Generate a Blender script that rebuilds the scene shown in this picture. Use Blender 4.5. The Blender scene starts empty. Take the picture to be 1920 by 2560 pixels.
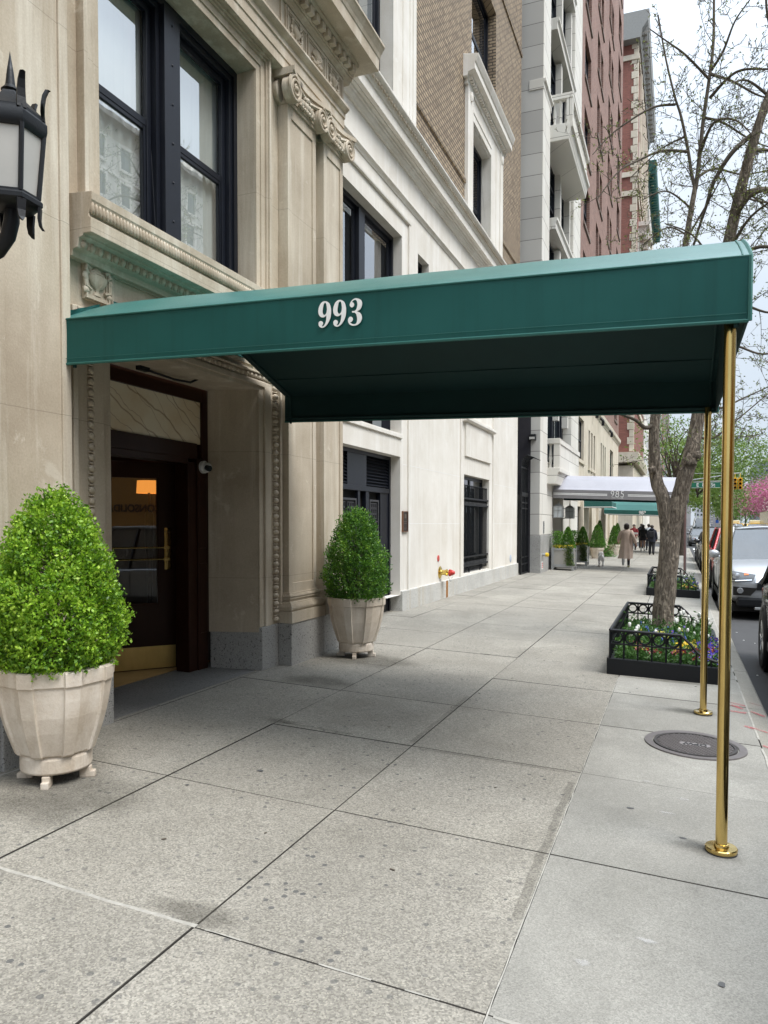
import bpy, bmesh, math, random
import numpy as np
from mathutils import Vector, Matrix, noise
random.seed(7); rng=np.random.default_rng(11)
R=math.radians; PI=math.pi
scene=bpy.context.scene; COL=scene.collection
S=.029                      # fall of the sidewalk towards the kerb
def gz(x): return -S*x
# ---------------------------------------------------------------- mesh builder
class MB:
    def __init__(s): s.v=[]; s.f=[]; s.m=[]
    def add(s,vs,fs,m=0):
        o=len(s.v); s.v+=[tuple(p) for p in vs]; s.f+=[tuple(i+o for i in f) for f in fs]; s.m+=[m]*len(fs); return s
    def box(s,x0,x1,y0,y1,z0,z1,m=0):
        x0,x1=min(x0,x1),max(x0,x1); y0,y1=min(y0,y1),max(y0,y1); z0,z1=min(z0,z1),max(z0,z1)
        return s.add([(x,y,z) for z in(z0,z1) for y in(y0,y1) for x in(x0,x1)],
            [(0,2,3,1),(4,5,7,6),(0,1,5,4),(2,6,7,3),(0,4,6,2),(1,3,7,5)],m)
    def obox(s,c,ax,ay,hx,hy,z0,z1,m=0):     # box turned about z: ax, ay unit vectors in plan
        pts=[]
        for z in(z0,z1):
            for sy in(-1,1):
                for sx in(-1,1): pts.append((c[0]+ax[0]*hx*sx+ay[0]*hy*sy,c[1]+ax[1]*hx*sx+ay[1]*hy*sy,z))
        return s.add(pts,[(0,2,3,1),(4,5,7,6),(0,1,5,4),(2,6,7,3),(0,4,6,2),(1,3,7,5)],m)
    def prism(s,pts,ax,a0,a1,m=0,cap=True,closed=True):
        def P(p,a): return (p[0],a,p[1]) if ax=='y' else (a,p[0],p[1]) if ax=='x' else (p[0],p[1],a)
        n=len(pts); vs=[P(p,a0) for p in pts]+[P(p,a1) for p in pts]
        fs=[(i,(i+1)%n,n+(i+1)%n,n+i) for i in range(n if closed else n-1)]
        if cap and closed: fs+=[tuple(range(n))[::-1],tuple(range(n,2*n))]
        return s.add(vs,fs,m)
    def quad(s,a,b,c,d,m=0): return s.add([a,b,c,d],[(0,1,2,3)],m)
    def grid(s,rows,m=0,wrap=False):
        n=len(rows[0]); vs=[p for r in rows for p in r]; fs=[]
        for i in range(len(rows)-1):
            for j in range(n if wrap else n-1):
                k=(j+1)%n; fs.append((i*n+j,i*n+k,(i+1)*n+k,(i+1)*n+j))
        return s.add(vs,fs,m)
    def tube(s,path,rad,n=8,m=0,cap=True):
        path=[Vector(p) for p in path]; L=len(path)
        rad=rad if hasattr(rad,'__len__') else [rad]*L
        t=[(path[min(i+1,L-1)]-path[max(i-1,0)]).normalized() for i in range(L)]
        a=t[0].orthogonal().normalized(); rows=[]
        for i in range(L):
            a=(a-t[i]*a.dot(t[i]))
            a=a.normalized() if a.length>1e-6 else t[i].orthogonal().normalized()
            b=t[i].cross(a)
            rows.append([path[i]+(a*math.cos(2*PI*k/n)+b*math.sin(2*PI*k/n))*rad[i] for k in range(n)])
        s.grid(rows,m,True)
        if cap:
            o=len(s.v)-L*n
            s.f+= [tuple(o+k for k in range(n))[::-1],tuple(o+(L-1)*n+k for k in range(n))]; s.m+=[m,m]
        return s
    def lathe(s,prof,c=(0,0,0),n=24,m=0,axis='z',cap=True,ph=0.,a1=2*PI):
        rows=[]; full=abs(a1-2*PI)<1e-6; N=n if full else n+1
        for r,h in prof:
            row=[]
            for k in range(N):
                a=ph+a1*k/n; x,y=r*math.cos(a),r*math.sin(a)
                row.append((c[0]+x,c[1]+y,c[2]+h) if axis=='z' else (c[0]+h,c[1]+x,c[2]+y) if axis=='x' else (c[0]+x,c[1]+h,c[2]+y))
            rows.append(row)
        s.grid(rows,m,full)
        if cap and full:
            o=len(s.v)-len(prof)*n
            if prof[0][0]>1e-6: s.f.append(tuple(o+k for k in range(n))[::-1]); s.m.append(m)
            if prof[-1][0]>1e-6: s.f.append(tuple(o+(len(prof)-1)*n+k for k in range(n))); s.m.append(m)
        return s
    def ell(s,c,r,n=10,k=6,m=0,disp=0,seed=0):
        rows=[]
        for i in range(k+1):
            t=PI*i/k; row=[]
            for j in range(n):
                a=2*PI*j/n; d=Vector((math.sin(t)*math.cos(a),math.sin(t)*math.sin(a),-math.cos(t)))
                q=1+(disp*noise.noise(d*1.7+Vector((seed,seed*.7,0))) if disp else 0)
                row.append((c[0]+d.x*r[0]*q,c[1]+d.y*r[1]*q,c[2]+d.z*r[2]*q))
            rows.append(row)
        return s.grid(rows,m,True)
    def xf(s,M,start=0):
        for i in range(start,len(s.v)): s.v[i]=tuple(M@Vector(s.v[i]))
        return s
def pw(o):
    v=Vector((0,0,0))
    while o: v+=o.location; o=o.parent
    return v
def build(mb,name,mats,parent=None,smooth=None,bevel=0,label=None,seg=2,norm=True):
    """one mesh object; vertices are world coordinates unless the parent sits at the origin"""
    me=bpy.data.meshes.new(name); me.from_pydata(mb.v,[],mb.f); me.update()
    mats=mats if isinstance(mats,(list,tuple)) else [mats]
    for m in mats: me.materials.append(m)
    if len(mats)>1: me.polygons.foreach_set('material_index',mb.m)
    if norm:
        bm=bmesh.new(); bm.from_mesh(me)
        bmesh.ops.remove_doubles(bm,verts=bm.verts,dist=1e-5)
        bmesh.ops.recalc_face_normals(bm,faces=bm.faces); bm.to_mesh(me); bm.free()
    o=bpy.data.objects.new(name,me); COL.objects.link(o)
    if parent: o.parent=parent; o.location=-pw(parent)
    if smooth is not None:
        me.shade_smooth(); me.set_sharp_from_angle(angle=R(smooth))
    if bevel:
        b=o.modifiers.new('b','BEVEL'); b.width=bevel; b.segments=seg; b.limit_method='ANGLE'; b.angle_limit=R(35); b.harden_normals=False
    if label: o['label']=label
    return o
def thing(name,label,cat,loc=(0,0,0),group=None):
    o=bpy.data.objects.new(name,None); COL.objects.link(o); o.location=loc; o.empty_display_size=.1
    o['label']=label; o['category']=cat
    if group: o['group']=group
    return o
def tag(o,label,cat,group=None):
    o['label']=label; o['category']=cat
    if group: o['group']=group
    return o
def struct(o,kind='structure'): o['kind']=kind; return o
def copy_tree(o,parent=None):
    c=o.copy(); COL.objects.link(c)
    if parent: c.parent=parent
    for ch in list(o.children): copy_tree(ch,c)
    return c
def cloud(name,P,size,mat,parent=None,up=.25,out=None,asp=.5,fold=.25,smooth=False):
    """many leaf faces: P (n,3); out (n,3) preferred direction"""
    n=len(P); P=np.asarray(P,float)
    d=rng.normal(size=(n,3)); d/=np.linalg.norm(d,axis=1)[:,None]
    if out is not None: d=d*.75+out
    d[:,2]+=up; d/=np.linalg.norm(d,axis=1)[:,None]
    w=np.cross(d,rng.normal(size=(n,3))); w/=np.linalg.norm(w,axis=1)[:,None]
    nn=np.cross(d,w); sz=(size*rng.uniform(.65,1.3,n))[:,None]
    a=P-d*sz*.5; b=P+w*sz*asp*.5+nn*sz*fold*.3; c=P+d*sz*.5; e=P-w*sz*asp*.5+nn*sz*fold*.3
    V=np.stack([a,b,c,e],1).reshape(-1,3)
    me=bpy.data.meshes.new(name); me.vertices.add(4*n); me.vertices.foreach_set('co',V.ravel())
    me.loops.add(6*n); me.polygons.add(2*n)
    base=(np.arange(n)*4)[:,None]
    L=np.concatenate([base+np.array([0,1,2]),base+np.array([0,2,3])],1).ravel()
    me.loops.foreach_set('vertex_index',L.astype(np.int32))
    me.polygons.foreach_set('loop_start',(np.arange(2*n)*3).astype(np.int32))
    me.update(calc_edges=True); me.validate()
    me.materials.append(mat)
    o=bpy.data.objects.new(name,me); COL.objects.link(o)
    if parent: o.parent=parent; o.location=-pw(parent)
    return o
# ---------------------------------------------------------------- node helpers
def C4(c): return tuple(c)+(1.,) if len(c)==3 else tuple(c)
def N(t,typ,inp=None,**props):
    n=t.nodes.new('ShaderNode'+typ)
    for k,v in props.items(): setattr(n,k,v)
    for k,v in (inp or {}).items():
        s=n.inputs[k]
        if isinstance(v,bpy.types.NodeSocket): t.links.new(v,s)
        else: s.default_value=v
    return n
def mixc(t,f,a,b,blend='MIX'):
    n=t.nodes.new('ShaderNodeMix'); n.data_type='RGBA'; n.blend_type=blend
    for i,v in((0,f),(6,a),(7,b)):
        if isinstance(v,bpy.types.NodeSocket): t.links.new(v,n.inputs[i])
        else: n.inputs[i].default_value=C4(v) if i>0 else v
    return n.outputs[2]
def ramp(t,f,stops):
    n=t.nodes.new('ShaderNodeValToRGB'); t.links.new(f,n.inputs[0]); e=n.color_ramp.elements
    while len(e)<len(stops): e.new(.5)
    for i,(p,c) in enumerate(stops):
        e[i].position=p; e[i].color=C4(c) if hasattr(c,'__len__') else (c,c,c,1)
    return n.outputs[0]
def mth(t,op,a,b=0.): return N(t,'Math',{0:a,1:b},operation=op).outputs[0]
def newmat(name,rough=.6,metal=0.,base=(.5,.5,.5)):
    m=bpy.data.materials.new(name); m.use_nodes=True; t=m.node_tree; b=t.nodes['Principled BSDF']
    b.inputs['Roughness'].default_value=rough; b.inputs['Metallic'].default_value=metal; b.inputs['Base Color'].default_value=C4(base)
    return m,t,b
def ocoord(t,scale=(1,1,1),geo=False):
    s=N(t,'NewGeometry').outputs['Position'] if geo else N(t,'TexCoord').outputs['Object']
    return N(t,'Mapping',{'Vector':s,'Scale':scale}).outputs[0]
def nz(t,v,scale,detail=4,rough=.55,dist=0): return N(t,'TexNoise',{'Vector':v,'Scale':scale,'Detail':detail,'Roughness':rough,'Distortion':dist}).outputs['Fac']
def bump(t,b,h,strength=.3,dist=.01):
    n=N(t,'Bump',{'Height':h,'Strength':strength,'Distance':dist}); t.links.new(n.outputs[0],b.inputs['Normal'])
def setc(t,b,c): t.links.new(c,b.inputs['Base Color'])
def stone(name,base,dark,light,rough=.8,streak=.5,bs=.25,big=1.1,joint=0,jcol=None):
    m,t,b=newmat(name,rough); v=ocoord(t)
    c=mixc(t,ramp(t,nz(t,v,big,6,.62),[(.32,0),(.68,1)]),base,dark)
    sv=ocoord(t,(3.,3.,.22)); st=ramp(t,nz(t,sv,1.6,6,.65),[(.5,0),(.72,1)])
    c=mixc(t,mth(t,'MULTIPLY',st,streak),c,light)
    st2=ramp(t,nz(t,ocoord(t,(5.,5.,.35)),1.3,5,.6),[(.52,0),(.8,1)])
    c=mixc(t,mth(t,'MULTIPLY',st2,streak*.6),c,dark)
    fine=nz(t,v,70,3,.7); c=mixc(t,.22,c,fine,'OVERLAY')
    ptc=ramp(t,nz(t,v,3.1,8,.72,.4),[(.60,0),(.66,1)]); c=mixc(t,mth(t,'MULTIPLY',ptc,streak*.55),c,light)
    ptd=ramp(t,nz(t,v,2.1,8,.7,.6),[(.62,0),(.70,1)]); c=mixc(t,mth(t,'MULTIPLY',ptd,streak*.5),c,dark)
    if joint:
        sp=N(t,'SeparateXYZ',{0:N(t,'TexCoord').outputs['Object']}); wob=mth(t,'MULTIPLY',nz(t,v,5,2),.006)
        jl=mth(t,'LESS_THAN',mth(t,'FRACT',mth(t,'DIVIDE',mth(t,'ADD',mth(t,'ADD',sp.outputs[2],wob),.22),joint)),.0042/joint)
        c=mixc(t,mth(t,'MULTIPLY',jl,.55),c,jcol or tuple(x*.45 for x in dark))
    setc(t,b,c)
    bump(t,b,mth(t,'ADD',fine,mth(t,'MULTIPLY',nz(t,v,9,4),1.)),bs,.006); return m
def granite(name,a,b_,c_,scale=170,rough=.55,stain=None):
    m,t,b=newmat(name,rough); v=ocoord(t)
    n1=nz(t,v,scale,3,.7); n2=nz(t,v,scale*.55,2,.6)
    c=mixc(t,ramp(t,n1,[(.42,0),(.56,1)]),a,b_); c=mixc(t,ramp(t,n2,[(.60,0),(.66,1)]),c,c_)
    c=mixc(t,mth(t,'MULTIPLY',ramp(t,nz(t,v,1.3,5),[(.4,0),(.75,1)]),.45),c,tuple(x*.6 for x in a))
    if stain: 
        sv=ocoord(t,(4.,4.,.15)); c=mixc(t,mth(t,'MULTIPLY',ramp(t,nz(t,sv,1.2,5,.6),[(.52,0),(.75,1)]),.5),c,stain)
    setc(t,b,c); bump(t,b,n1,.15,.003); return m
def brick(name,c1,c2,mort,bw=.21,rh=.068,ms=.012,rough=.85,big=.25,bs=.6,offset=.5):
    m,t,b=newmat(name,rough); o=N(t,'TexCoord').outputs['Object']; sp=N(t,'SeparateXYZ',{0:o})
    u=mth(t,'ADD',sp.outputs[0],sp.outputs[1]); v=N(t,'CombineXYZ',{0:u,1:sp.outputs[2]}).outputs[0]
    br=N(t,'TexBrick',{'Vector':v,'Color1':C4(c1),'Color2':C4(c2),'Mortar':C4(mort),'Scale':1.,'Mortar Size':ms,'Mortar Smooth':.15,'Brick Width':bw,'Row Height':rh,'Bias':0.},offset=offset)
    # further brick to brick variation from cells of the same size
    w=N(t,'TexWhiteNoise',{'Vector':N(t,'Mapping',{'Vector':N(t,'VectorMath',{0:N(t,'Mapping',{'Vector':v,'Scale':(1/bw,1/rh,1)}).outputs[0]},operation='FLOOR').outputs[0]}).outputs[0]},noise_dimensions='2D').outputs['Value']
    c=mixc(t,mth(t,'MULTIPLY',w,.28),br.outputs['Color'],tuple(min(1,x*1.7) for x in c1))
    c=mixc(t,br.outputs['Fac'],c,mort)
    c=mixc(t,mth(t,'MULTIPLY',ramp(t,nz(t,o,.5,5),[(.35,0),(.7,1)]),big),c,tuple(x*.55 for x in c1))
    setc(t,b,c); bump(t,b,mth(t,'SUBTRACT',1.,br.outputs['Fac']),bs,.012); return m
def plain(name,c,rough=.5,metal=0.,var=.25,scale=8,bs=0.,coat=0.,spec=None):
    m,t,b=newmat(name,rough,metal,c); v=ocoord(t); n=nz(t,v,scale,5,.6)
    setc(t,b,mixc(t,mth(t,'MULTIPLY',ramp(t,n,[(.35,0),(.7,1)]),var),c,tuple(x*.55 for x in c)))
    if bs: bump(t,b,nz(t,v,scale*6,4),bs,.004)
    if coat: b.inputs['Coat Weight'].default_value=coat; b.inputs['Coat Roughness'].default_value=.04
    if spec is not None: b.inputs['Specular IOR Level'].default_value=spec
    return m
M={}
M['lime']=stone('limestone',(.575,.495,.385),(.39,.32,.235),(.70,.64,.535),streak=.9,joint=1.27)
M['white']=stone('white_limestone',(.79,.755,.695),(.66,.615,.54),(.86,.84,.80),streak=.62,bs=.15)
M['cream']=stone('cream_limestone',(.70,.63,.51),(.55,.48,.37),(.78,.72,.62),streak=.4)
M['castpot']=stone('cast_stone',(.70,.625,.535),(.47,.39,.30),(.82,.77,.70),rough=.75,streak=.7,bs=.3,big=3.)
M['gran']=granite('granite',(.31,.305,.29),(.44,.43,.41),(.09,.09,.088),95)
M['granl']=granite('pale_granite',(.50,.49,.46),(.63,.62,.58),(.26,.26,.25),70,stain=(.45,.36,.22))
M['brickt']=brick('tan_brick',(.40,.305,.20),(.21,.15,.098),(.06,.048,.038),bw=.20,rh=.075,ms=.013)
M['brickr']=brick('red_brick',(.29,.160,.122),(.19,.098,.074),(.33,.25,.21),bw=.3,rh=.10,ms=.012,big=.35)
M['brickd']=brick('deep_red_brick',(.30,.11,.08),(.22,.08,.058),(.20,.12,.10),bw=.3,rh=.10,ms=.014,big=.3)
M['black']=plain('black_iron',(.007,.008,.010),.45,0,.4,12,.2,spec=.3)
M['navy']=plain('dark_painted_frame',(.009,.011,.018),.40,0,.5,10,spec=.35)
M['wood']=plain('dark_mahogany',(.034,.012,.0065),.35,0,.6,6,.1,spec=.2)
M['chrome']=plain('chrome',(.75,.76,.78),.12,1.,.1)
M['steel']=plain('grey_steel',(.42,.43,.43),.45,.7,.3,5)
M['rubber']=plain('tyre_rubber',(.02,.02,.021),.75,0,.3,30)
M['soil']=plain('soil',(.045,.03,.02),.95,0,.6,30,.8)
M['whitep']=plain('white_paint',(.82,.82,.80),.5,0,.08,20)
M['redp']=plain('red_paint',(.55,.04,.03),.45,0,.3,20)
M['plastic']=plain('white_plastic',(.75,.75,.74),.35,0,.1,20)
M['dark']=plain('dark_interior',(.010,.009,.008),.9,0,.3,3)
M['curtain']=plain('pale_curtain',(.78,.81,.79),.9,0,.2,2)
M['bronze']=plain('bronze_plaque',(.06,.04,.03),.4,.7,.4,30)
# brass: brushed along its length with tarnish
def brass(name,tarn=.45,rough=.16):
    m,t,b=newmat(name,rough,1.); v=ocoord(t,(1,1,.35)); n=ramp(t,nz(t,v,9,6,.65),[(.38,0),(.72,1)])
    setc(t,b,mixc(t,mth(t,'MULTIPLY',n,tarn),(.72,.53,.20),(.36,.25,.085)))
    rr=N(t,'MapRange',{'Value':nz(t,v,14,5),'To Min':rough*.7,'To Max':rough*2.2}).outputs[0]; t.links.new(rr,b.inputs['Roughness']); return m
M['brass']=brass('brass',.4,.10); M['brassk']=brass('brushed_brass',.3,.32)
# paving: tan exposed aggregate and grey concrete; per slab value in the attribute 'tint'
def paving(name,base,dark,light,agg):
    m,t,b=newmat(name,.78); v=ocoord(t); at=N(t,'Attribute',attribute_name='tint').outputs['Fac']
    c=mixc(t,ramp(t,nz(t,v,1.1,6,.62),[(.34,0),(.68,1)]),base,dark)
    c=mixc(t,mth(t,'MULTIPLY',ramp(t,nz(t,ocoord(t,(1,1,1)),.55,5,.7,.6),[(.52,0),(.66,1)]),.5),c,light)
    c=mixc(t,at,c,tuple(x*.62 for x in base))
    c=mixc(t,mth(t,'MULTIPLY',ramp(t,nz(t,v,2.3,7,.7,.5),[(.60,0),(.74,1)]),.42),c,tuple(x*.45 for x in base))
    fine=nz(t,v,95,3,.75); gr=N(t,'TexVoronoi',{'Vector':v,'Scale':135. if agg else 210.,'Randomness':1.}); gv=N(t,'SeparateColor',{0:gr.outputs['Color']}).outputs[0]
    c=mixc(t,.40 if agg else .28,c,fine,'OVERLAY'); c=mixc(t,.34 if agg else .22,c,gv,'OVERLAY')
    c=mixc(t,mth(t,'MULTIPLY',ramp(t,nz(t,ocoord(t,(1.,.35,1.)),3.4,7,.72,.8),[(.50,0),(.70,1)]),.30),c,dark); h=fine
    if agg:
        vo=N(t,'TexVoronoi',{'Vector':v,'Scale':88.,'Randomness':1.}); 
        cell=N(t,'SeparateColor',{0:vo.outputs['Color']}); peb=mth(t,'LESS_THAN',vo.outputs['Distance'],.32)
        c=mixc(t,mth(t,'MULTIPLY',mth(t,'MULTIPLY',peb,mth(t,'GREATER_THAN',cell.outputs[0],.70)),.34),c,(.52,.48,.39))
        c=mixc(t,mth(t,'MULTIPLY',mth(t,'MULTIPLY',peb,mth(t,'LESS_THAN',cell.outputs[0],.16)),.7),c,(.13,.115,.09))
        v2=N(t,'TexVoronoi',{'Vector':v,'Scale':19.,'Randomness':1.}); c2=N(t,'SeparateColor',{0:v2.outputs['Color']})
        pit=mth(t,'MULTIPLY',mth(t,'LESS_THAN',N(t,'Math',{0:v2.outputs['Distance'],1:mth(t,'MULTIPLY',nz(t,v,60,2),.18)},operation='ADD').outputs[0],.33),mth(t,'GREATER_THAN',c2.outputs[1],.72))
        zone=ramp(t,nz(t,v,.9,3),[(.40,.15),(.58,1)])
        pit=mth(t,'MULTIPLY',pit,zone)
        c=mixc(t,mth(t,'MULTIPLY',pit,.85),c,(.075,.075,.075)); h=mth(t,'SUBTRACT',h,mth(t,'MULTIPLY',pit,1.5))
    setc(t,b,c); bump(t,b,h,.35,.004); return m
M['slab']=paving('tan_aggregate_paving',(.305,.285,.245),(.22,.204,.172),(.39,.365,.31),True)
M['conc']=paving('grey_concrete_paving',(.325,.312,.278),(.215,.207,.182),(.42,.405,.365),False)
M['kerb']=paving('kerb_concrete',(.33,.31,.265),(.22,.205,.175),(.41,.39,.34),False)
M['asph']=plain('asphalt',(.060,.060,.062),.85,0,.5,3,.5)
# canopy cloth
def cloth(name,c,fade,rough=.55,vs=1.):
    m,t,b=newmat(name,rough); v=ocoord(t)
    k=mixc(t,ramp(t,nz(t,v,.9,5,.6),[(.35,0),(.7,1)]),c,fade)
    k=mixc(t,mth(t,'MULTIPLY',ramp(t,nz(t,ocoord(t,(14,14,.5)),1.3,4),[(.5,0),(.8,1)]),.35*vs),k,tuple(x*.7 for x in c))
    k=mixc(t,mth(t,'MULTIPLY',ramp(t,nz(t,v,30,6,.8),[(.66,0),(.74,1)]),.3*vs),k,tuple(min(1,x*2.5+.05) for x in fade))
    setc(t,b,k); w=N(t,'TexWave',{'Vector':v,'Scale':260.,'Distortion':1.5}).outputs['Fac']; bump(t,b,mth(t,'ADD',mth(t,'MULTIPLY',w,.4),mth(t,'MULTIPLY',nz(t,v,2.2,4),16.)),.16,.004); return m
M['green']=cloth('green_canvas',(.006,.068,.060),(.011,.090,.080),.45,1.3); M['green'].node_tree.nodes['Principled BSDF'].inputs['Specular IOR Level'].default_value=.22
M['greentop']=cloth('skylit_green_canvas',(.045,.148,.132),(.060,.188,.170),.33,1.0)  # awning roof coloured lighter than the valance, sky light painted into the cloth
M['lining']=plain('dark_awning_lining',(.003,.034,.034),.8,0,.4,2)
M['green2']=cloth('dark_green_canvas',(.012,.10,.085),(.02,.13,.11))
M['grey']=cloth('silver_grey_canvas',(.36,.36,.40),(.41,.41,.45),.5,.3)
M['greyd']=cloth('slate_grey_canvas',(.20,.195,.20),(.24,.235,.24),.6,.3)
# glass
def glass(name,tint=(.75,.86,.84),ior=1.55,rough=.0,body=.0,floor=.0):
    m=bpy.data.materials.new(name); m.use_nodes=True; t=m.node_tree; t.nodes.clear()
    out=N(t,'OutputMaterial'); g=N(t,'BsdfGlossy',{'Color':(1,1,1,1),'Roughness':rough}); tr=N(t,'BsdfTransparent',{'Color':C4(tint)})
    v=ocoord(t); bp=N(t,'Bump',{'Height':nz(t,v,1.3,2),'Strength':.018,'Distance':.05}); t.links.new(bp.outputs[0],g.inputs['Normal'])
    f0=max(floor,((ior-1)/(ior+1))**2); fc_=N(t,'LayerWeight',{'Blend':.5}).outputs['Facing']
    f=mth(t,'ADD',mth(t,'MULTIPLY',mth(t,'POWER',fc_,4.2),1-f0),f0)
    a=tr.outputs[0]
    if body>0:
        d=N(t,'BsdfDiffuse',{'Color':(.02,.025,.03,1)}); a=N(t,'MixShader',{0:body,1:tr.outputs[0],2:d.outputs[0]}).outputs[0]
    mx=N(t,'MixShader',{0:f,1:a,2:g.outputs[0]}); t.links.new(mx.outputs[0],out.inputs[0]); return m
M['glass']=glass('window_glass',(.95,.98,.97),1.52,floor=.40); M['dglass']=glass('door_glass',(.8,.8,.8),1.6,floor=.17)
M['cglass']=glass('car_glass',(.35,.40,.40),1.6,body=.72,floor=.09)
M['fglass']=plain('dark_window_glass',(.02,.028,.033),.04,0,.5,.6,spec=.9)
M['frost']=plain('frosted_lantern_glass',(.50,.49,.46),.35,0,.25,4)
def paint(name,c,metal=.0,rough=.25): return plain(name,c,rough,metal,.12,1.5,0,coat=.6)
M['cwhite']=paint('silver_white_car_paint',(.40,.41,.425),.4,.3); M['cdark']=paint('dark_green_black_car_paint',(.03,.034,.03),.3,.25)
M['cred']=paint('red_car_paint',(.42,.012,.015)); M['cblack']=paint('black_car_paint',(.012,.012,.014)); M['cgrey']=paint('grey_car_paint',(.13,.135,.14),.4)
M['cyel']=paint('yellow_cab_paint',(.72,.42,.03)); M['colive']=paint('olive_truck_paint',(.14,.12,.02)); M['cwht']=paint('white_car_paint',(.75,.76,.78)); M['csilver']=paint('silver_car_paint',(.42,.44,.46),.6)
M['amber']=plain('amber_lens',(.75,.18,.02),.15,0,.1); M['lens']=plain('clear_lens',(.55,.57,.6),.05,.6,.2,30); M['lampglass']=plain('headlamp_glass',(.045,.05,.055),.12,.0,.5,25,0,.3); M['tail']=plain('red_lens',(.35,.01,.01),.12)
# leaves: colour differs leaf by leaf
def leafmat(name,cols,trans=.35,rough=.45):
    m,t,b=newmat(name,rough); r=N(t,'NewGeometry').outputs['Random Per Island']
    k=len(cols)-1; r=mth(t,'ADD',mth(t,'MULTIPLY',r,.55),mth(t,'MULTIPLY',ramp(t,nz(t,ocoord(t),9.,4),[(.36,0),(.64,1)]),.45)); c=ramp(t,r,[(i/k,x) for i,x in enumerate(cols)]); setc(t,b,c)
    tl=N(t,'BsdfTranslucent',{'Color':(0,0,0,1)}); t.links.new(c,tl.inputs[0])
    mx=N(t,'MixShader',{0:trans,1:b.outputs[0],2:tl.outputs[0]}); t.links.new(mx.outputs[0],t.nodes['Material Output'].inputs[0]); return m
M['box']=leafmat('boxwood_leaf',[(.04,.11,.012),(.14,.30,.02),(.32,.54,.035),(.55,.74,.11)])
M['boxd']=leafmat('dark_boxwood_leaf',[(.02,.075,.014),(.06,.17,.02),(.13,.30,.03),(.32,.52,.05)])
M['conif']=leafmat('conifer_leaf',[(.03,.09,.016),(.06,.17,.02),(.11,.25,.03),(.17,.30,.04)],.2)
M['spring']=leafmat('spring_leaf',[(.08,.16,.03),(.13,.23,.04),(.20,.30,.06),(.28,.36,.09)],.4)
M['bud']=leafmat('bud_green',[(.10,.12,.04),(.20,.24,.06),(.30,.36,.08)],.3)
M['pink']=leafmat('pink_blossom',[(.36,.09,.17),(.46,.14,.24),(.55,.20,.32),(.66,.32,.42)],.3)
M['blos']=leafmat('white_blossom',[(.55,.45,.42),(.70,.60,.56),(.80,.72,.70)],.3)
M['ivy']=leafmat('ivy_leaf',[(.04,.09,.02),(.10,.17,.04),(.25,.30,.10)])
M['ground_leaf']=leafmat('bed_leaf',[(.03,.09,.02),(.06,.15,.03),(.12,.24,.05)])
def bark(name,a,b_,fs=1.):
    m,t,b=newmat(name,.9); v=ocoord(t,(1,1,.2)); n=nz(t,v,24*fs,6,.70,1.2); r=ramp(t,n,[(.40,0),(.56,1)])
    c=mixc(t,r,b_,a); c=mixc(t,mth(t,'MULTIPLY',ramp(t,nz(t,ocoord(t),2.5,4),[(.45,0),(.7,1)]),.4),c,tuple(x*.6 for x in a)); c=mixc(t,.3,c,nz(t,ocoord(t),60,3),'OVERLAY')
    setc(t,b,c); bump(t,b,r,.9,.02); return m
M['bark']=bark('tree_bark',(.37,.305,.235),(.12,.092,.068),1.7); M['twig']=plain('twig_bark',(.115,.093,.07),.85,0,.4,20)
M['bark2']=bark('dark_bark',(.11,.085,.065),(.04,.032,.026))
# marble
def marble():
    m,t,b=newmat('veined_marble',.22); o=N(t,'TexCoord').outputs['Object']
    v=N(t,'Mapping',{'Vector':o,'Rotation':(R(34),0,0)}).outputs[0]
    c=mixc(t,ramp(t,nz(t,v,3,6),[(.4,0),(.75,1)]),(.90,.81,.63),(.78,.62,.40))
    for sc,ds,ph,wd in((.62,3.2,1.3,.018),(1.0,4.5,4.1,.010)):
        w=N(t,'TexWave',{'Vector':v,'Scale':sc,'Distortion':ds,'Detail':4.,'Detail Scale':1.6,'Phase Offset':ph},bands_direction='Z').outputs['Fac']
        k=mth(t,'ABSOLUTE',mth(t,'SUBTRACT',w,.5)); c=mixc(t,ramp(t,k,[(0,.85),(wd,.55),(wd*5,0)]),c,(.34,.21,.10))
    setc(t,b,c); return m
M['marble']=marble(); M['tanfloor']=plain('tan_marble_floor',(.50,.30,.14),.25,0,.5,5)
# text and traced numerals
def text_obj(name,body,size,mat,parent,mw,ext=.002,align='CENTER',bold=0.):
    cu=bpy.data.curves.new(name,'FONT'); cu.body=body; cu.size=size; cu.extrude=ext; cu.align_x=align; cu.align_y='CENTER'; cu.offset=bold
    return curve_mesh(name,cu,mat,parent,mw)
def curve_mesh(name,cu,mat,parent,mw):
    tmp=bpy.data.objects.new('tmp',cu); COL.objects.link(tmp); dg=bpy.context.evaluated_depsgraph_get()
    me=bpy.data.meshes.new_from_object(tmp.evaluated_get(dg)); bpy.data.objects.remove(tmp); me.name=name
    me.transform(mw); me.materials.clear(); me.materials.append(mat)
    o=bpy.data.objects.new(name,me); COL.objects.link(o)
    if parent: o.parent=parent; o.location=-pw(parent)
    return o
G9=([(435,378),(385,392),(345,430),(318,490),(308,550),(318,610),(350,652),(400,665),(440,650),(466,628),(470,645),(468,700),(455,760),(430,805),(400,822),(382,815),(398,795),(405,770),(395,742),(365,728),(335,738),(318,768),(325,810),(352,838),(395,848),(445,828),(495,780),(535,710),(555,640),(560,560),(548,480),(522,420),(482,388)],
    [(437,405),(412,430),(398,490),(390,550),(395,590),(412,615),(435,620),(460,600),(472,570),(478,520),(470,460),(457,420)])
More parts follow.
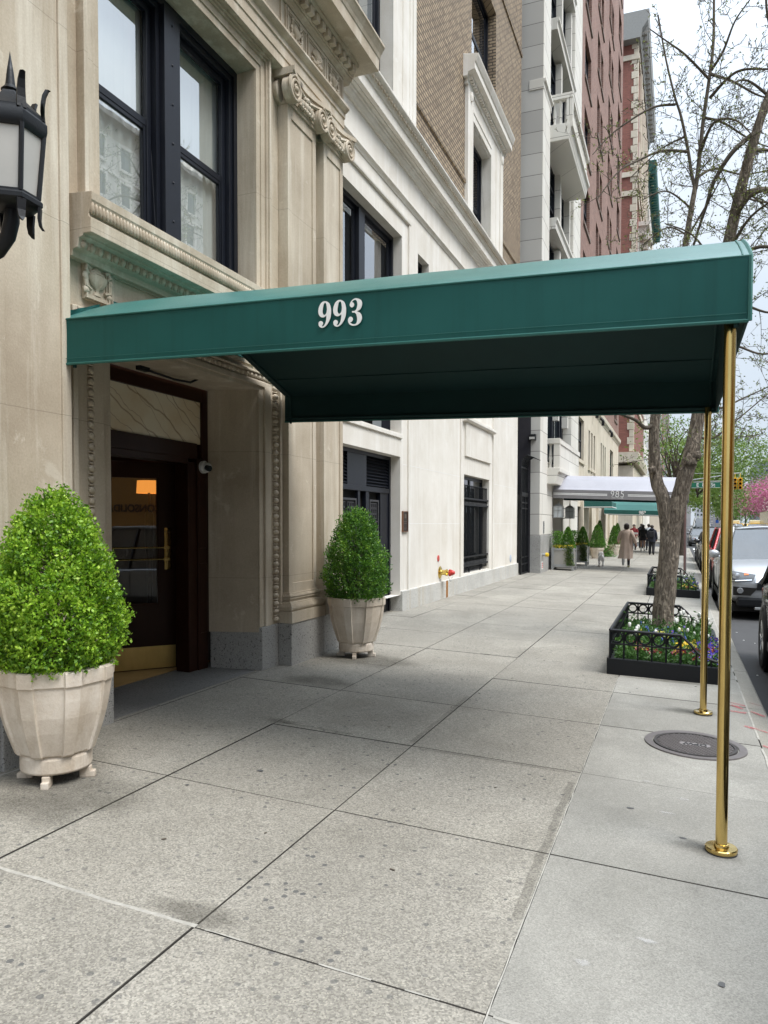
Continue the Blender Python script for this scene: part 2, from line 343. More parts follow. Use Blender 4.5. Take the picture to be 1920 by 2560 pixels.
G3=([(1040,328),(985,345),(940,390),(920,435),(930,470),(962,488),(995,470),(1005,438),(990,405),(965,392),(985,368),(1025,355),(1055,380),(1068,430),(1060,490),(1040,530),(1010,550),(980,550),(967,563),(978,578),(1010,575),(1045,600),(1065,650),(1070,710),(1055,760),(1020,778),(975,772),(938,745),(965,735),(985,705),(982,670),(955,650),(922,655),(898,690),(898,735),(925,780),(975,803),(1020,803),(1085,785),(1135,740),(1158,680),(1150,620),(1115,575),(1065,555),(1110,530),(1142,490),(1155,430),(1145,380),(1110,345)],)
def catmull(p,k=4):
    n=len(p); o=[]
    for i in range(n):
        a,b,c,d=[Vector(p[(i+j)%n]) for j in(-1,0,1,2)]
        for q in range(k):
            t=q/k; o.append(.5*((2*b)+(c-a)*t+(2*a-5*b+4*c-d)*t*t+(3*b-a-3*c+d)*t**3))
    return o
def glyph_curve(parts,ext=.0015):
    cu=bpy.data.curves.new('g','CURVE'); cu.dimensions='2D'; cu.fill_mode='BOTH'; cu.extrude=ext
    for pts in parts:
        sp=cu.splines.new('POLY'); q=catmull(pts); sp.points.add(len(q)-1); sp.use_cyclic_u=True
        for i,p in enumerate(q): sp.points[i].co=(p[0],p[1],0,1)
    return cu
def glyph(parts,u0,v0,s): return [[((u-u0)*s,(v0-(v+.075*(u-u0)))*s) for u,v in pts] for pts in parts]
# ================================================================ ground
KX0,KX1,RZ=.585,.735,-.175
def skew(x): return -.028*(x+1.7)
M['jdirt']=plain('joint_dirt',(.045,.04,.034),.95,0,.4,20)
def paved():
    xs=[-4.6,-3.90,-2.835,-1.708,-.552,KX0]; ys=[2.33-1.245*k for k in range(9,0,-1)]+[2.33,3.585,4.835,6.05,7.27]
    while ys[-1]<53.5: ys.append(ys[-1]+1.24)
    mb=MB(); tint=[]
    g=.0024; ch=.0022
    for i in range(5):
        for j in range(len(ys)-1):
            if i==0 and 3.2<ys[j]<6.1: pass
            x0,x1,y0,y1=xs[i]+g,xs[i+1]-g,ys[j]+g,ys[j+1]-g
            if i==0 and j<len(ys)-2 and j%2: pass
            dz=random.uniform(-.002,.002); tl=random.uniform(-.0015,.0015)
            P=lambda x,y,d:(x,y+skew(x),gz(x)+d)
            vs=[P(x0,y0,-ch+dz),P(x1,y0,-ch+dz+tl),P(x1,y1,-ch+dz+tl),P(x0,y1,-ch+dz),
                P(x0+ch,y0+ch,dz),P(x1-ch,y0+ch,dz+tl),P(x1-ch,y1-ch,dz+tl),P(x0+ch,y1-ch,dz),
                P(x0,y0,-.03),P(x1,y0,-.03),P(x1,y1,-.03),P(x0,y1,-.03)]
            n0=len(mb.f)
            mb.add(vs,[(4,5,6,7),(0,1,5,4),(1,2,6,5),(2,3,7,6),(3,0,4,7),(8,9,1,0),(9,10,2,1),(10,11,3,2),(11,8,0,3)],0 if i<4 else 1)
            for q in range(n0+1,len(mb.f)): mb.m[q]=2
            tint+= [random.choice([0,.05,.18,.3,.42])*random.uniform(.5,1.0)]*(len(mb.f)-n0)
    o=build(mb,'sidewalk',[M['slab'],M['conc'],M['jdirt']],norm=False)
    a=o.data.attributes.new('tint','FLOAT','FACE'); a.data.foreach_set('value',tint)
    return struct(o)
walk=paved()
mb=MB(); mb.quad((-6.5,-9,gz(-6.5)-.018),(KX0,-9,gz(KX0)-.018),(KX0,54.5,gz(KX0)-.018),(-6.5,54.5,gz(-6.5)-.018))
build(mb,'joint_bed',M['jdirt'],walk)
# caulking that fills some joints
def ribbon(mb,pts,w,seed=0,z=.0015,step=.04,gap=.25,wv=1.):
    pts=[Vector(p) for p in pts]
    for a,b in zip(pts,pts[1:]):
        L=(b-a).length; n=max(2,int(L/step)); d=(b-a).normalized(); q=Vector((-d.y,d.x,0)); prev=None
        for i in range(n+1):
            p=a+(b-a)*(i/n); k=noise.noise(Vector((p.x*6+seed,p.y*6,seed)))
            if k<-1+gap*2 and gap>0: prev=None; continue
            ww=w*(.95+.6*wv*noise.noise(Vector((p.x*14,p.y*14,seed+3)))); off=q*(noise.noise(Vector((p.x*5,p.y*5,seed+9)))*w*.8*wv)
            u,v=p+off+q*ww*.5,p+off-q*ww*.5
            cur=[(u.x,u.y,gz(u.x)+z),(v.x,v.y,gz(v.x)+z)]
            if prev: mb.quad(prev[0],prev[1],cur[1],cur[0])
            prev=cur
mb=MB()
jy=lambda x,y:(x,y+skew(x),0)
ribbon(mb,[jy(-3.9,2.33),jy(-1.70,2.33)],.020,1,.003,gap=.2); ribbon(mb,[jy(-1.70,2.33),jy(-.55,2.33)],.008,2,gap=.47); ribbon(mb,[jy(-.53,2.33),jy(.58,2.33)],.014,3,.003,gap=.25)
ribbon(mb,[(-.552,2.2,0),(-.552,8.,0)],.006,4,gap=.2); ribbon(mb,[(KX0,1,0),(KX0,40,0)],.016,5,.002,.06,.2,.5)
ribbon(mb,[(-3.70,3.0,0),(-3.70,4.0,0)],.02,6,.003,gap=.15); ribbon(mb,[(-4.27,15.,0),(-4.27,21.2,0)],.03,8,.003,.06,gap=.3); ribbon(mb,[(-3.86,6.62,0),(-3.72,6.9,0)],.016,9,.003,gap=0)
ribbon(mb,[jy(-2.8,8.51),jy(-.55,8.51)],.014,10,gap=.4); ribbon(mb,[jy(-1.70,12.23),jy(-1.62,12.3)],.09,12,.003,gap=0)
build(mb,'joint_sealant',plain('caulk',(.43,.41,.365),.85,0,.7,25),walk,norm=False)
# stains that sit round the pole feet and pots
def blot(mb,cx,cy,rx,ry,z=.0022,n=40,seed=0):
    rows=[]
    for q in(.02,.45,.7,.85,1.):
        row=[]
        for k in range(n):
            a=2*PI*k/n; r=1+.45*noise.noise(Vector((math.cos(a)*1.6,math.sin(a)*1.6,seed))); x,y=cx+q*rx*r*math.cos(a),cy+q*ry*r*math.sin(a); row.append((x,y,gz(x)+z))
        rows.append(row)
    mb.grid(rows,0,True); mb.add([rows[0][k] for k in range(n)],[tuple(range(n))])
    mb.fade=getattr(mb,'fade',[])+[f for f in(1,.9,.55,.22,0) for k in range(n)]+[1]*n
def faded(o,mb): a=o.data.attributes.new('fade','FLOAT','POINT'); a.data.foreach_set('value',mb.fade); return o
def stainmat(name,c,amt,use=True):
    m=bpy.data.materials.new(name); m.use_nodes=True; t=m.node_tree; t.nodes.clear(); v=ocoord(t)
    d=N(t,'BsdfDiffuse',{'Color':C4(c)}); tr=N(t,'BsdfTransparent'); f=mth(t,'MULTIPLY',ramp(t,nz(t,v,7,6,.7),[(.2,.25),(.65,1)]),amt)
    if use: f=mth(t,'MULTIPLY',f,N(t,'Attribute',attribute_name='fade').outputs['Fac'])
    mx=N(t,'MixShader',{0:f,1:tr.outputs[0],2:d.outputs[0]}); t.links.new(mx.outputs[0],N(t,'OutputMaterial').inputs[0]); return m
mb=MB()
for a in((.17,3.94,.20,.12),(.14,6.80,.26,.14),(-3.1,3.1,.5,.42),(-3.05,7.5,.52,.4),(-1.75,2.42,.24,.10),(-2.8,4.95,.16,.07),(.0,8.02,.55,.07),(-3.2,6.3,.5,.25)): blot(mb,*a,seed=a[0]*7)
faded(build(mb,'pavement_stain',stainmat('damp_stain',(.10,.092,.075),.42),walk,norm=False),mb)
mb=MB(); ribbon(mb,[(-.585,2.9,0),(-.585,4.6,0)],.045,21,.0019,.05,0,.3); ribbon(mb,[jy(-1.65,4.80),jy(-.62,4.80)],.035,22,.0019,.05,0,.25); ribbon(mb,[(-1.733,4.9,0),(-1.733,6.4,0)],.035,24,.0019,.05,0,.25); ribbon(mb,[jy(-2.78,4.89),jy(-2.2,4.88)],.035,26,.0019,.05,0,.3)
build(mb,'joint_grime',stainmat('joint_grime',(.13,.12,.10),.26,False),walk,norm=False)
mb=MB()
for i in range(26): blot(mb,random.uniform(-3.,.4),random.uniform(2.0,14),random.uniform(.008,.022),random.uniform(.008,.02),.0026,9,i)
build(mb,'chewing_gum_spot',plain('old_gum',(.10,.10,.10),.8),walk,norm=False)
mb=MB()
for i in range(5): blot(mb,random.uniform(-.3,.3),random.uniform(2.6,6.),random.uniform(.03,.06),random.uniform(.015,.03),.0026,20,i+50)
faded(build(mb,'pale_scuff',stainmat('pale_scuff',(.55,.54,.52),.6),walk,norm=False),mb)
mb=MB(); rr=random.Random(4)
for i in range(14):
    x,y=rr.uniform(-2.6,.4),rr.uniform(2.5,9); a=rr.uniform(0,PI)
    mb.obox((x,y),(math.cos(a),math.sin(a)),(-math.sin(a),math.cos(a)),rr.uniform(.006,.014),rr.uniform(.002,.005),gz(x)+.002,gz(x)+.005)
tag(struct(build(mb,'leaf_litter',M['twig']),'stuff'),'tiny dry leaf and twig scraps on the paving','litter')
# kerb and carriageway
mb=MB(); y=-9.
while y<53.5:
    L=1.8; P=lambda x,yy,z:(x,yy,z)
    z0,z1=gz(KX0)-.001,gz(KX1)-.004
    mb.add([P(KX0+.004,y+.005,z0),P(KX1-.02,y+.005,z1),P(KX1,y+.005,z1-.02),P(KX1+.01,y+.005,-.3),P(KX0+.004,y+.005,-.3),
            P(KX0+.004,y+L-.005,z0),P(KX1-.02,y+L-.005,z1),P(KX1,y+L-.005,z1-.02),P(KX1+.01,y+L-.005,-.3),P(KX0+.004,y+L-.005,-.3)],
        [(0,1,6,5),(1,2,7,6),(2,3,8,7),(0,4,3,2,1),(5,6,7,8,9)],0); y+=L
kerb=struct(build(mb,'kerb',M['kerb'],smooth=40,norm=False))
a=kerb.data.attributes.new('tint','FLOAT','FACE'); a.data.foreach_set('value',[.1+.25*((i//5)%3)/2 for i in range(len(kerb.data.polygons))])
mb=MB(); rr=random.Random(3)
for (x0,y0,x1,y1,w) in((.46,7.35,.58,7.25,.016),(.44,7.0,.56,6.97,.03),(.60,7.05,.70,6.93,.022),(.55,6.5,.71,6.36,.012),(.50,6.52,.58,6.46,.02),(.60,6.0,.66,5.93,.016),(.45,7.22,.55,7.12,.02),(.62,7.4,.71,7.32,.012)):
    ribbon(mb,[(x0,y0,0),(x1,y1,0)],w*1.5,rr.random()*20,.0045,.012,.2)
build(mb,'spray_mark',stainmat('red_spray',(.55,.09,.11),.62,False),walk,norm=False)
mb=MB(); mb.quad((KX0-.02,-60,RZ),(60,-60,RZ),(60,900,RZ),(KX0-.02,900,RZ)); mb.quad((-60,54.2,RZ),(KX0-.02,54.2,RZ),(KX0-.02,72,RZ),(-60,72,RZ))
road=struct(build(mb,'road',M['asph'],norm=False))
mb=MB()
for yy in(51.2,56.8): 
    for k in range(9): mb.box(1.0+k*1.1,1.55+k*1.1,yy-1.4,yy+1.4,RZ+.003,RZ+.006)
for k in range(-3,30): mb.box(4.5,4.62,k*9,k*9+3,RZ+.003,RZ+.006)
build(mb,'road_marking',M['whitep'],road)
mb=MB(); rr=random.Random(9)
for i in range(70): 
    x,y=rr.uniform(.85,3),rr.uniform(7,22); mb.box(x,x+rr.uniform(.01,.03),y,y+rr.uniform(.01,.03),RZ+.001,RZ+.005)
build(mb,'road_grit',M['whitep'],road)
mb=MB(); mb.quad((-260,-120,-.45),(320,-120,-.45),(320,1500,-.45),(-260,1500,-.45)); struct(build(mb,'ground',plain('far_ground',(.10,.10,.095),.9),norm=False))
mb=MB(); mb.box(11.2,17.2,-40,50,-.3,.05); mb.box(11.2,17.2,62,400,-.3,.05); struct(build(mb,'median',plain('median_grass',(.06,.10,.03),.95,0,.5,2)))
mb=MB(); mb.box(-30,KX0,71.5,400,-.4,-.03); struct(build(mb,'far_pavement',M['kerb']))
# ---------------- manhole
mh=thing('manhole_cover','round cast iron manhole cover reading DPW set in the pavement between the brass poles','manhole cover',(.135,5.79,gz(.135)+.002)); mh.rotation_euler=(0,math.atan(S),0)
iron=plain('cast_iron',(.20,.18,.175),.5,.45,.4,14,.3)
def loc(mb,name,mats,parent,**k):
    o=build(mb,name,mats,None,**k); o.parent=parent; return o
mb=MB(); mb.lathe([(.292,.004),(.345,.006),(.348,-.02),(.292,-.02)],n=64,cap=False)
loc(mb,'frame_ring',iron,mh,smooth=30)
mb=MB(); mb.lathe([(0,.001),(.262,.001),(.262,.007),(.281,.008),(.286,-.02)],n=64,cap=False)
cv0=loc(mb,'cover',plain('dark_cast_iron',(.075,.068,.066),.6,.4,.4,14),mh); mb=MB()
for j in range(-13,14):
    for i in range(-13,14):
        x=i*.0235+(.0117 if j%2 else 0); y=j*.0204
        if x*x+y*y<.25**2 and not(abs(y)<.036 and abs(x)<.10): mb.lathe([(.0092,.001),(.0080,.006)],(x,y,0),6,ph=.5)
loc(mb,'cover_studs',iron,mh)
mb=MB(); mb.box(-.105,.105,-.036,.036,.0,.003)
cv=loc(mb,'letter_panel',plain('worn_iron',(.30,.275,.27),.5,.4,.3,20),mh)
o=text_obj('lettering','DPW',.07,M['black'],None,Matrix.Rotation(PI,4,'Z')@Matrix.Translation((0,0,.004)),.001,bold=.002); o.parent=mh
# ================================================================ the limestone and brick apartment house
AB=thing('apartment_building','large apartment house of beige and white limestone and tan brick behind the green awning','building',(-4.4,8,0))
def pt(mb,name,mats,parent=None,**k): return build(mb,name,mats,parent or AB,**k)
def wallf(mb,X,y0,y1,z0,z1,holes=(),dep=.25,m=0):
    ys=sorted({y0,y1,*[h[0] for h in holes],*[h[1] for h in holes]}); zs=sorted({z0,z1,*[h[2] for h in holes],*[h[3] for h in holes]})
    ys=[y for y in ys if y0<=y<=y1]; zs=[z for z in zs if z0<=z<=z1]
    for a,b in zip(ys,ys[1:]):
        for c,d in zip(zs,zs[1:]):
            if not any(h[0]<=a and b<=h[1] and h[2]<=c and d<=h[3] for h in holes): mb.quad((X,a,c),(X,b,c),(X,b,d),(X,a,d),m)
    for h in holes:
        a,b,c,d=h[:4]; D=X-(h[4] if len(h)>4 else dep); c0=max(c,z0); d=min(d,z1)
        mb.quad((X,a,c0),(D,a,c0),(D,a,d),(X,a,d),m); mb.quad((X,b,c0),(D,b,c0),(D,b,d),(X,b,d),m)
        mb.quad((X,a,d),(D,a,d),(D,b,d),(X,b,d),m); mb.quad((X,a,c0),(D,a,c0),(D,b,c0),(X,b,c0),m)
    return mb
def profy(mb,pts,y0,y1,m=0): return mb.prism(pts,'y',y0,y1,m)
def frame4(mb,X0,X1,y0,y1,z0,z1,w,m=0,wb=None):      # four bars, butted
    wb=w if wb is None else wb
    mb.box(X0,X1,y0,y0+w,z0,z1,m); mb.box(X0,X1,y1-w,y1,z0,z1,m); mb.box(X0,X1,y0+w,y1-w,z1-w,z1,m); mb.box(X0,X1,y0+w,y1-w,z0,z0+wb,m)
def eggs(mb,line,step,r,m=0):                        # egg and dart enrichment along a line
    a,b=Vector(line[0]),Vector(line[1]); L=(b-a).length; n=int(L/step); d=(b-a)/n; ax=0 if abs(d.y)<1e-6 else 1
    for i in range(n):
        p=a+d*(i+.5); rr=(r*.7,step*.36,r) if abs(d.z)<1e-6 else (r*.7,r,step*.36)
        mb.ell(p,rr,8,5,m); p=a+d*(i+1); rr=(r*.5,step*.1,r*1.1) if abs(d.z)<1e-6 else (r*.5,r*1.1,step*.1); mb.ell(p,rr,6,4,m)
CY=5.365
XB=-3.92
# ---- beige wall of the entrance bay
mb=MB(); wallf(mb,XB,-4,8.30,.50,6.30,[(4.365,6.45,.0,2.93,.0),(4.25,6.47,3.80,6.05,.02)],dep=.0)
mb.quad((XB,8.30,.5),(-4.6,8.30,.5),(-4.6,8.30,7.1),(XB,8.30,7.1))
for X,z0,z1 in((XB,.5,6.3),): pass
# splayed jambs and head of the doorway
for ya,yb in((4.365,4.50),(6.45,6.315)): mb.quad((XB,ya,.5),(-4.42,yb,.5),(-4.42,yb,2.93),(XB,ya,2.93))
mb.quad((XB,4.365,2.93),(-4.42,4.50,2.93),(-4.42,6.315,2.93),(XB,6.45,2.93))
pt(mb,'stone_wall',M['lime'],norm=False)
# ---- granite base courses
mb=MB()
for y0,y1,X in((-4,2.45,-3.84),(3.13,3.24,-3.84),(2.45,3.13,-3.74),(3.24,3.94,-3.735),(6.80,7.56,-3.735),(7.56,7.64,-3.84),(7.64,8.32,-3.775)): mb.box(X,-4.3,y0,y1,-.2,.555)
for ya,yb,s in((4.36,4.50,-1),(6.455,6.315,1)):
    yo=3.94 if s<0 else 6.80
    mb.prism([(-3.885,yo),(-3.885,ya+s*.012),(-4.415,yb+s*.012),(-4.415,yo)] if s>0 else [(-3.885,yo),(-4.415,yo),(-4.415,yb-.012),(-3.885,ya-.012)],'z',-.2,.55)
pt(mb,'granite_base',M['gran'],bevel=.008)
# ---- architrave round the doorway with its egg and dart
mb=MB()
def arch(mb,X0,X1,o0,o1,z1):                          # frame between offsets o0,o1 outside the opening
    for s,y in((-1,4.365),(1,6.45)): 
        a,b=y+s*o0,y+s*o1; mb.box(X0,X1,a,b,.55,z1+o1*.42)
    mb.box(X0,X1,4.365-o0,6.45+o0,z1+o0*.42,z1+o1*.42)
arch(mb,XB,-3.905,.0,.085,2.93); arch(mb,XB,-3.885,.085,.20,2.93); arch(mb,XB,-3.90,.205,.235,2.93); arch(mb,XB,-3.865,.355,.40,2.93); arch(mb,XB,-3.90,.237,.353,2.93)
mb2=MB()
eggs(mb2,((-3.893,4.155,.56),(-3.893,4.155,3.03)),.075,.03); eggs(mb2,((-3.893,6.745,.56),(-3.893,6.745,3.03)),.082,.048); eggs(mb2,((-3.893,4.12,3.054),(-3.893,6.70,3.054)),.075,.026)
da=pt(mb,'doorway_architrave',M['lime'],bevel=.006); pt(mb2,'egg_and_dart',M['lime'],da,smooth=60)
# ---- pilasters
def pilaster(y0,y1,X=-3.80,base=True):
    mb=MB(); X0=XB; z0,z1=.87,5.93; w=.075
    mb.box(X0,X,y0,y0+w,z0,z1); mb.box(X0,X,y1-w,y1,z0,z1); mb.box(X0,X,y0+w,y1-w,z0,z0+.10); mb.box(X0,X,y0+w,y1-w,z1-.12,z1); mb.box(X0,X-.014,y0+w,y1-w,z0+.10,z1-.12)
    sh=pt(mb,'pilaster',M['lime'],bevel=.004)
    b=MB(); o=lambda e,za,zb:b.box(X0,X+e,y0-e,y1+e,za,zb)
    def tor(za,zb,e0,e1):                             # rounded base mould
        n=7
        for i in range(n):
            t0,t1=i/n,(i+1)/n; e=e0+(e1-e0)*math.sin(PI*(t0+t1)/2); o(e,za+(zb-za)*t0,za+(zb-za)*t1)
    o(.075,.555,.675); tor(.675,.755,.05,.075); o(.042,.755,.772); tor(.772,.80,.03,.02); o(.034,.80,.812); tor(.812,.85,.02,.036); o(.014,.85,.87)
    build(b,'pilaster_base',M['lime'],sh,bevel=.004)
    # ionic capital: abacus, two volutes, drape and foliage
    c=MB(); ym=(y0+y1)/2; hw=(y1-y0)/2
    n=14
    for i in range(n):                                # hollow fronted abacus
        a,bq=-1+2*i/n,-1+2*(i+1)/n; dep=lambda t:.03+.085*t*t
        ya,yb=ym+a*(hw+.10),ym+bq*(hw+.10)
        for za,zb,k in((6.165,6.19,.0),(6.19,6.235,.018)): c.add([(X0,ya,za),(X+dep(a)+k,ya,za),(X+dep(bq)+k,yb,za),(X0,yb,za),(X0,ya,zb),(X+dep(a)+k,ya,zb),(X+dep(bq)+k,yb,zb),(X0,yb,zb)],[(0,3,2,1),(4,5,6,7),(1,2,6,5),(0,1,5,4),(3,7,6,2)])
    c.box(X0,X+.02,y0-.01,y1+.01,5.93,5.965); c.box(X0,X+.03,y0+.02,y1-.02,5.965,6.165)
    for s in(-1,1):
        yc=ym+s*(hw-.005); zc=6.055; prof=[(.125,0),(.125,.075),(.118,.085),(0.,.085)]
        c.lathe(prof,(X-.005,yc,zc),28,axis='x')
        sp=[]; 
        for k in range(64):
            t=k/63; r=.112*(1-t)**.85+.016; a=s*(PI*.5-t*2*PI*2.4)
            sp.append((X+.085+.012*t,yc+s*r*math.cos(a)*1.,zc+r*math.sin(abs(a)) if False else zc+r*math.sin(a*s)))
        c.tube(sp,[.021-.011*k/63 for k in range(64)],6); c.ell((X+.098,yc,zc),(.02,.026,.026),8,6)
        c.tube([(X-.07,yc,zc+.0),(X-.12,yc+s*.0,zc)],.12,20)
        sp=[(X+.075-.03*t,ym+s*(hw*.9*(1-t)),6.15-.05*math.sin(PI*t*.5)) for t in[i/8 for i in range(9)]]; c.tube(sp,.022,6)
    for k in range(-3,4): c.ell((X+.05,ym+k*.042,6.045-.012*k*k*.25),(.03,.023,.042),8,6,disp=.4,seed=k); c.ell((X+.055,ym+k*.05,5.985),(.022,.02,.022),6,5)
    for k in range(3): c.ell((X+.06,ym+(k-1)*.06,6.10-.01*abs(k-1)),(.025,.04,.022),8,5,disp=.5,seed=k+9)
    build(c,'capital',M['lime'],sh,smooth=50)
pilaster(6.865,7.50); pilaster(7.70,8.215); pilaster(3.28,3.88); pilaster(2.52,3.06)
# ---- entablature over the pilasters
mb=MB()
profy(mb,[(-4.5,6.235),(-3.80,6.235),(-3.80,6.335),(-3.79,6.335),(-3.79,6.44),(-3.775,6.445),(-3.775,6.50),(-3.745,6.515),(-3.72,6.54),(-3.72,6.565),(-3.80,6.575),(-3.80,6.90),(-4.5,6.90)],-4,8.235)
E0=8.29
profy(mb,[(-4.5,6.90),(-3.78,6.90),(-3.765,6.93),(-3.74,6.945),(-3.74,6.965),(-3.72,6.965),(-3.72,7.055),(-3.66,7.075),(-3.645,7.10),(-3.645,7.12),(-4.5,7.12)],-4,E0+.06)
profy(mb,[(-4.5,7.12),(-3.475,7.12),(-3.475,7.125),(-3.47,7.25),(-3.46,7.26),(-3.445,7.30),(-3.41,7.36),(-3.395,7.375),(-3.395,7.40),(-4.5,7.43)],-4,E0+.27)
en=pt(mb,'entablature',M['lime'],bevel=.003)
y=E0-.02
while y>2: build(MB().box(-3.72,-3.655,y-.075,y,6.972,7.05),'dentil',M['lime'],en,bevel=.004); y-=.135
def relief(mb,yc,zc,w,h,kind,X):
    frame4(mb,X,X+.02,yc-w/2,yc+w/2,zc-h/2,zc+h/2,.016); frame4(mb,X,X+.010,yc-w/2+.02,yc+w/2-.02,zc-h/2+.02,zc+h/2-.02,.012)
    if kind=='urn':
        prof=[(0,-.36),(.12,-.36),(.10,-.30),(.05,-.27),(.06,-.22),(.22,-.12),(.30,.02),(.30,.10),(.24,.13),(.26,.17),(.14,.22),(.08,.30),(.03,.36)]
        n0=len(mb.v); mb.lathe([(r*h,q*h) for r,q in prof],(X,yc,zc-.02*h),28,cap=False)
        for i in range(n0,len(mb.v)):
            x,y,z=mb.v[i]; rel=(z-zc)/h; fl=.010*abs(math.sin(((y-yc)/(.3*h))*9)) if -.22<rel<.04 else (.008 if .04<rel<.10 else 0)
            mb.v[i]=(X+max(0,(x-X))*.32+fl+.004,y,z)
        for s in(-1,1):
            mb.tube([(X+.012,yc+s*h*.30,zc+.08*h),(X+.016,yc+s*h*.40,zc+.14*h),(X+.014,yc+s*h*.36,zc+.26*h),(X+.012,yc+s*h*.24,zc+.20*h)],.011,6)
            mb.tube([(X+.012,yc+s*h*.22,zc-.28*h),(X+.014,yc+s*h*.40,zc-.22*h),(X+.012,yc+s*h*.42,zc-.05*h)],.012,6); mb.ell((X+.012,yc+s*h*.42,zc+.0*h),(.014,.022,.03),8,5,disp=.5,seed=s)
            mb.ell((X+.012,yc+s*h*.38,zc-.32*h),(.014,.03,.022),8,5,disp=.5,seed=s+4); mb.ell((X+.012,yc+s*h*.33,zc+.34*h),(.014,.03,.022),8,5,disp=.5,seed=s+7)
    else:
        for k in range(-4,5):
            a=k*.26; mb.tube([(X+.01,yc+math.sin(a)*.07*h,zc-.20*h+math.cos(a)*.07*h),(X+.028,yc+math.sin(a)*.30*h,zc-.18*h+math.cos(a)*.30*h),(X+.012,yc+math.sin(a)*.46*h,zc-.16*h+math.cos(a)*.46*h)],[.010,.020,.016],6)
        for k in range(9): a=k*.7; mb.ell((X+.026,yc+math.cos(a)*.09*h,zc-.26*h+math.sin(a)*.07*h),(.02,.024,.022),8,5,disp=.5,seed=k)
        for s in(-1,1): 
            for k in range(3): mb.ell((X+.018,yc+s*(.2+.1*k)*h,zc-(.30-.04*k)*h),(.018,.03,.022),8,5,disp=.6,seed=k+s)
mb=MB()
frame4(mb,-3.80,-3.782,6.80,8.19,6.59,6.885,.014)
relief(mb,7.04,6.737,.42,.26,'urn',-3.80); relief(mb,7.50,6.737,.42,.26,'shell',-3.80); relief(mb,7.95,6.737,.42,.26,'urn',-3.80)
frame4(mb,-3.80,-3.785,4.3,6.72,6.60,6.88,.02)
build(mb,'carved_panel',M['lime'],en,smooth=45)
# ---- the wide window over the door
mb=MB(); y0,y1,z0,z1=4.28,6.415,3.835,6.045
def surr(mb,o0,o1,X):
    mb.box(XB,X,y0-o1,y0-o0,z0-.03,z1+o1); mb.box(XB,X,y1+o0,y1+o1,z0-.03,z1+o1); mb.box(XB,X,y0-o0,y1+o0,z1+o0,z1+o1)
surr(mb,0,.07,-3.905); surr(mb,.07,.14,-3.892); surr(mb,.14,.165,-3.872); surr(mb,.165,.20,-3.85)
for y,a in((y0,1),(y1,-1)): mb.box(-4.16,XB,y-.04 if a>0 else y,y if a>0 else y+.04,z0-.05,z1)
mb.box(-4.16,XB,y0-.04,y1+.04,z1,z1+.04)
pt(mb,'window_surround',M['lime'],bevel=.003)
def sash(par,X,y0,y1,z0,z1,st=.06,rail=.07,mid=None,gl='glass',fr='navy',th=.04,curt=True,name='window_sash'):
    """double hung sash: outer frame with meeting rail, panes behind it"""
    mid=mid or (z0+z1)/2; mb=MB()
    frame4(mb,X-th,X,y0,y1,z0,z1,st); mb.box(X-th*1.4,X-th*.2,y0+st,y1-st,mid-.035,mid+.025)
    frame4(mb,X-th*1.0,X-th*.3,y0+st,y1-st,z0+st,mid-.035,.035)
    f=build(mb,name,M[fr],par,bevel=.004)
    g=MB(); g.quad((X-th*.75,y0+st,z0+st),(X-th*.75,y1-st,z0+st),(X-th*.75,y1-st,mid-.03),(X-th*.75,y0+st,mid-.03)); g.quad((X-th*1.2,y0+st,mid),(X-th*1.2,y1-st,mid),(X-th*1.2,y1-st,z1-st),(X-th*1.2,y0+st,z1-st))
    build(g,'pane',M[gl],f,norm=False)
    return f
mb=MB(); frame4(mb,-4.23,-4.12,y0,y1,z0,z1,.065,wb=.05); mb.box(-4.23,-4.085,5.25,5.46,z0+.05,z1-.065); mb.box(-4.22,-4.10,5.30,5.41,z0+.05,z1-.065)
for ya,yb in((y0+.065,5.25),(5.46,y1-.065)): frame4(mb,-4.27,-4.14,ya,yb,z0+.05,z1-.065,.05,wb=.02)
for k in range(6):
    mb.ell((-4.083,5.355,4.2+.33*k),(.008,.012,.012),6,4)
wf=pt(mb,'window_frame',M['navy'],bevel=.006)
for ya,yb in((y0+.115,5.20),(5.51,y1-.115)): 
    s=sash(wf,-4.19,ya,yb,z0+.07,z1-.115,.055,mid=4.965,name='sash')
cu=MB(); cu.grid([[(-4.29+.010*math.sin(y*55),y,z) for y in np.arange(4.15,6.6,.03)] for z in(3.75,6.2)]); pt(cu,'window_curtain',M['curtain'],smooth=80)
rm=MB(); rm.box(-7.5,-4.52,3.4,7.2,3.72,6.6); pt(rm,'upper_room',M['dark'])
# sill with carved mould
mb=MB(); e=.21+.20
profy(mb,[(XB,3.42),(-3.86,3.42),(-3.85,3.46),(-3.81,3.47),(-3.795,3.53),(-3.76,3.54),(-3.76,3.555),(-3.69,3.555),(-3.69,3.655),(-3.705,3.66),(-3.71,3.68),(-3.685,3.76),(-3.68,3.77),(-3.68,3.825),(XB,3.845)],3.955,6.775)
sl=pt(mb,'window_sill',M['lime'],bevel=.004)
mb=MB(); y=3.97; k=0
while y<6.77:
    mb.ell((-3.69,y,3.715),(.020,.013,.042),6,5); mb.ell((-3.694,y+.017,3.70),(.012,.008,.03),5,4); y+=.034
build(mb,'leaf_carving',M['lime'],sl,smooth=60); mb=MB(); eggs(mb,((-3.80,3.97,3.50),(-3.80,6.77,3.50)),.075,.03); build(mb,'egg_and_dart',M['lime'],sl,smooth=60)
mb=MB(); 
for yc in(4.225,6.505): relief(mb,yc,3.335,.235,.30,'urn',-3.895); mb.box(XB,-3.895,yc-.12,yc+.12,3.18,3.49)
frame4(mb,XB,-3.90,4.38,6.36,3.15,3.44,.03); pt(mb,'urn_panel',M['lime'],smooth=45)
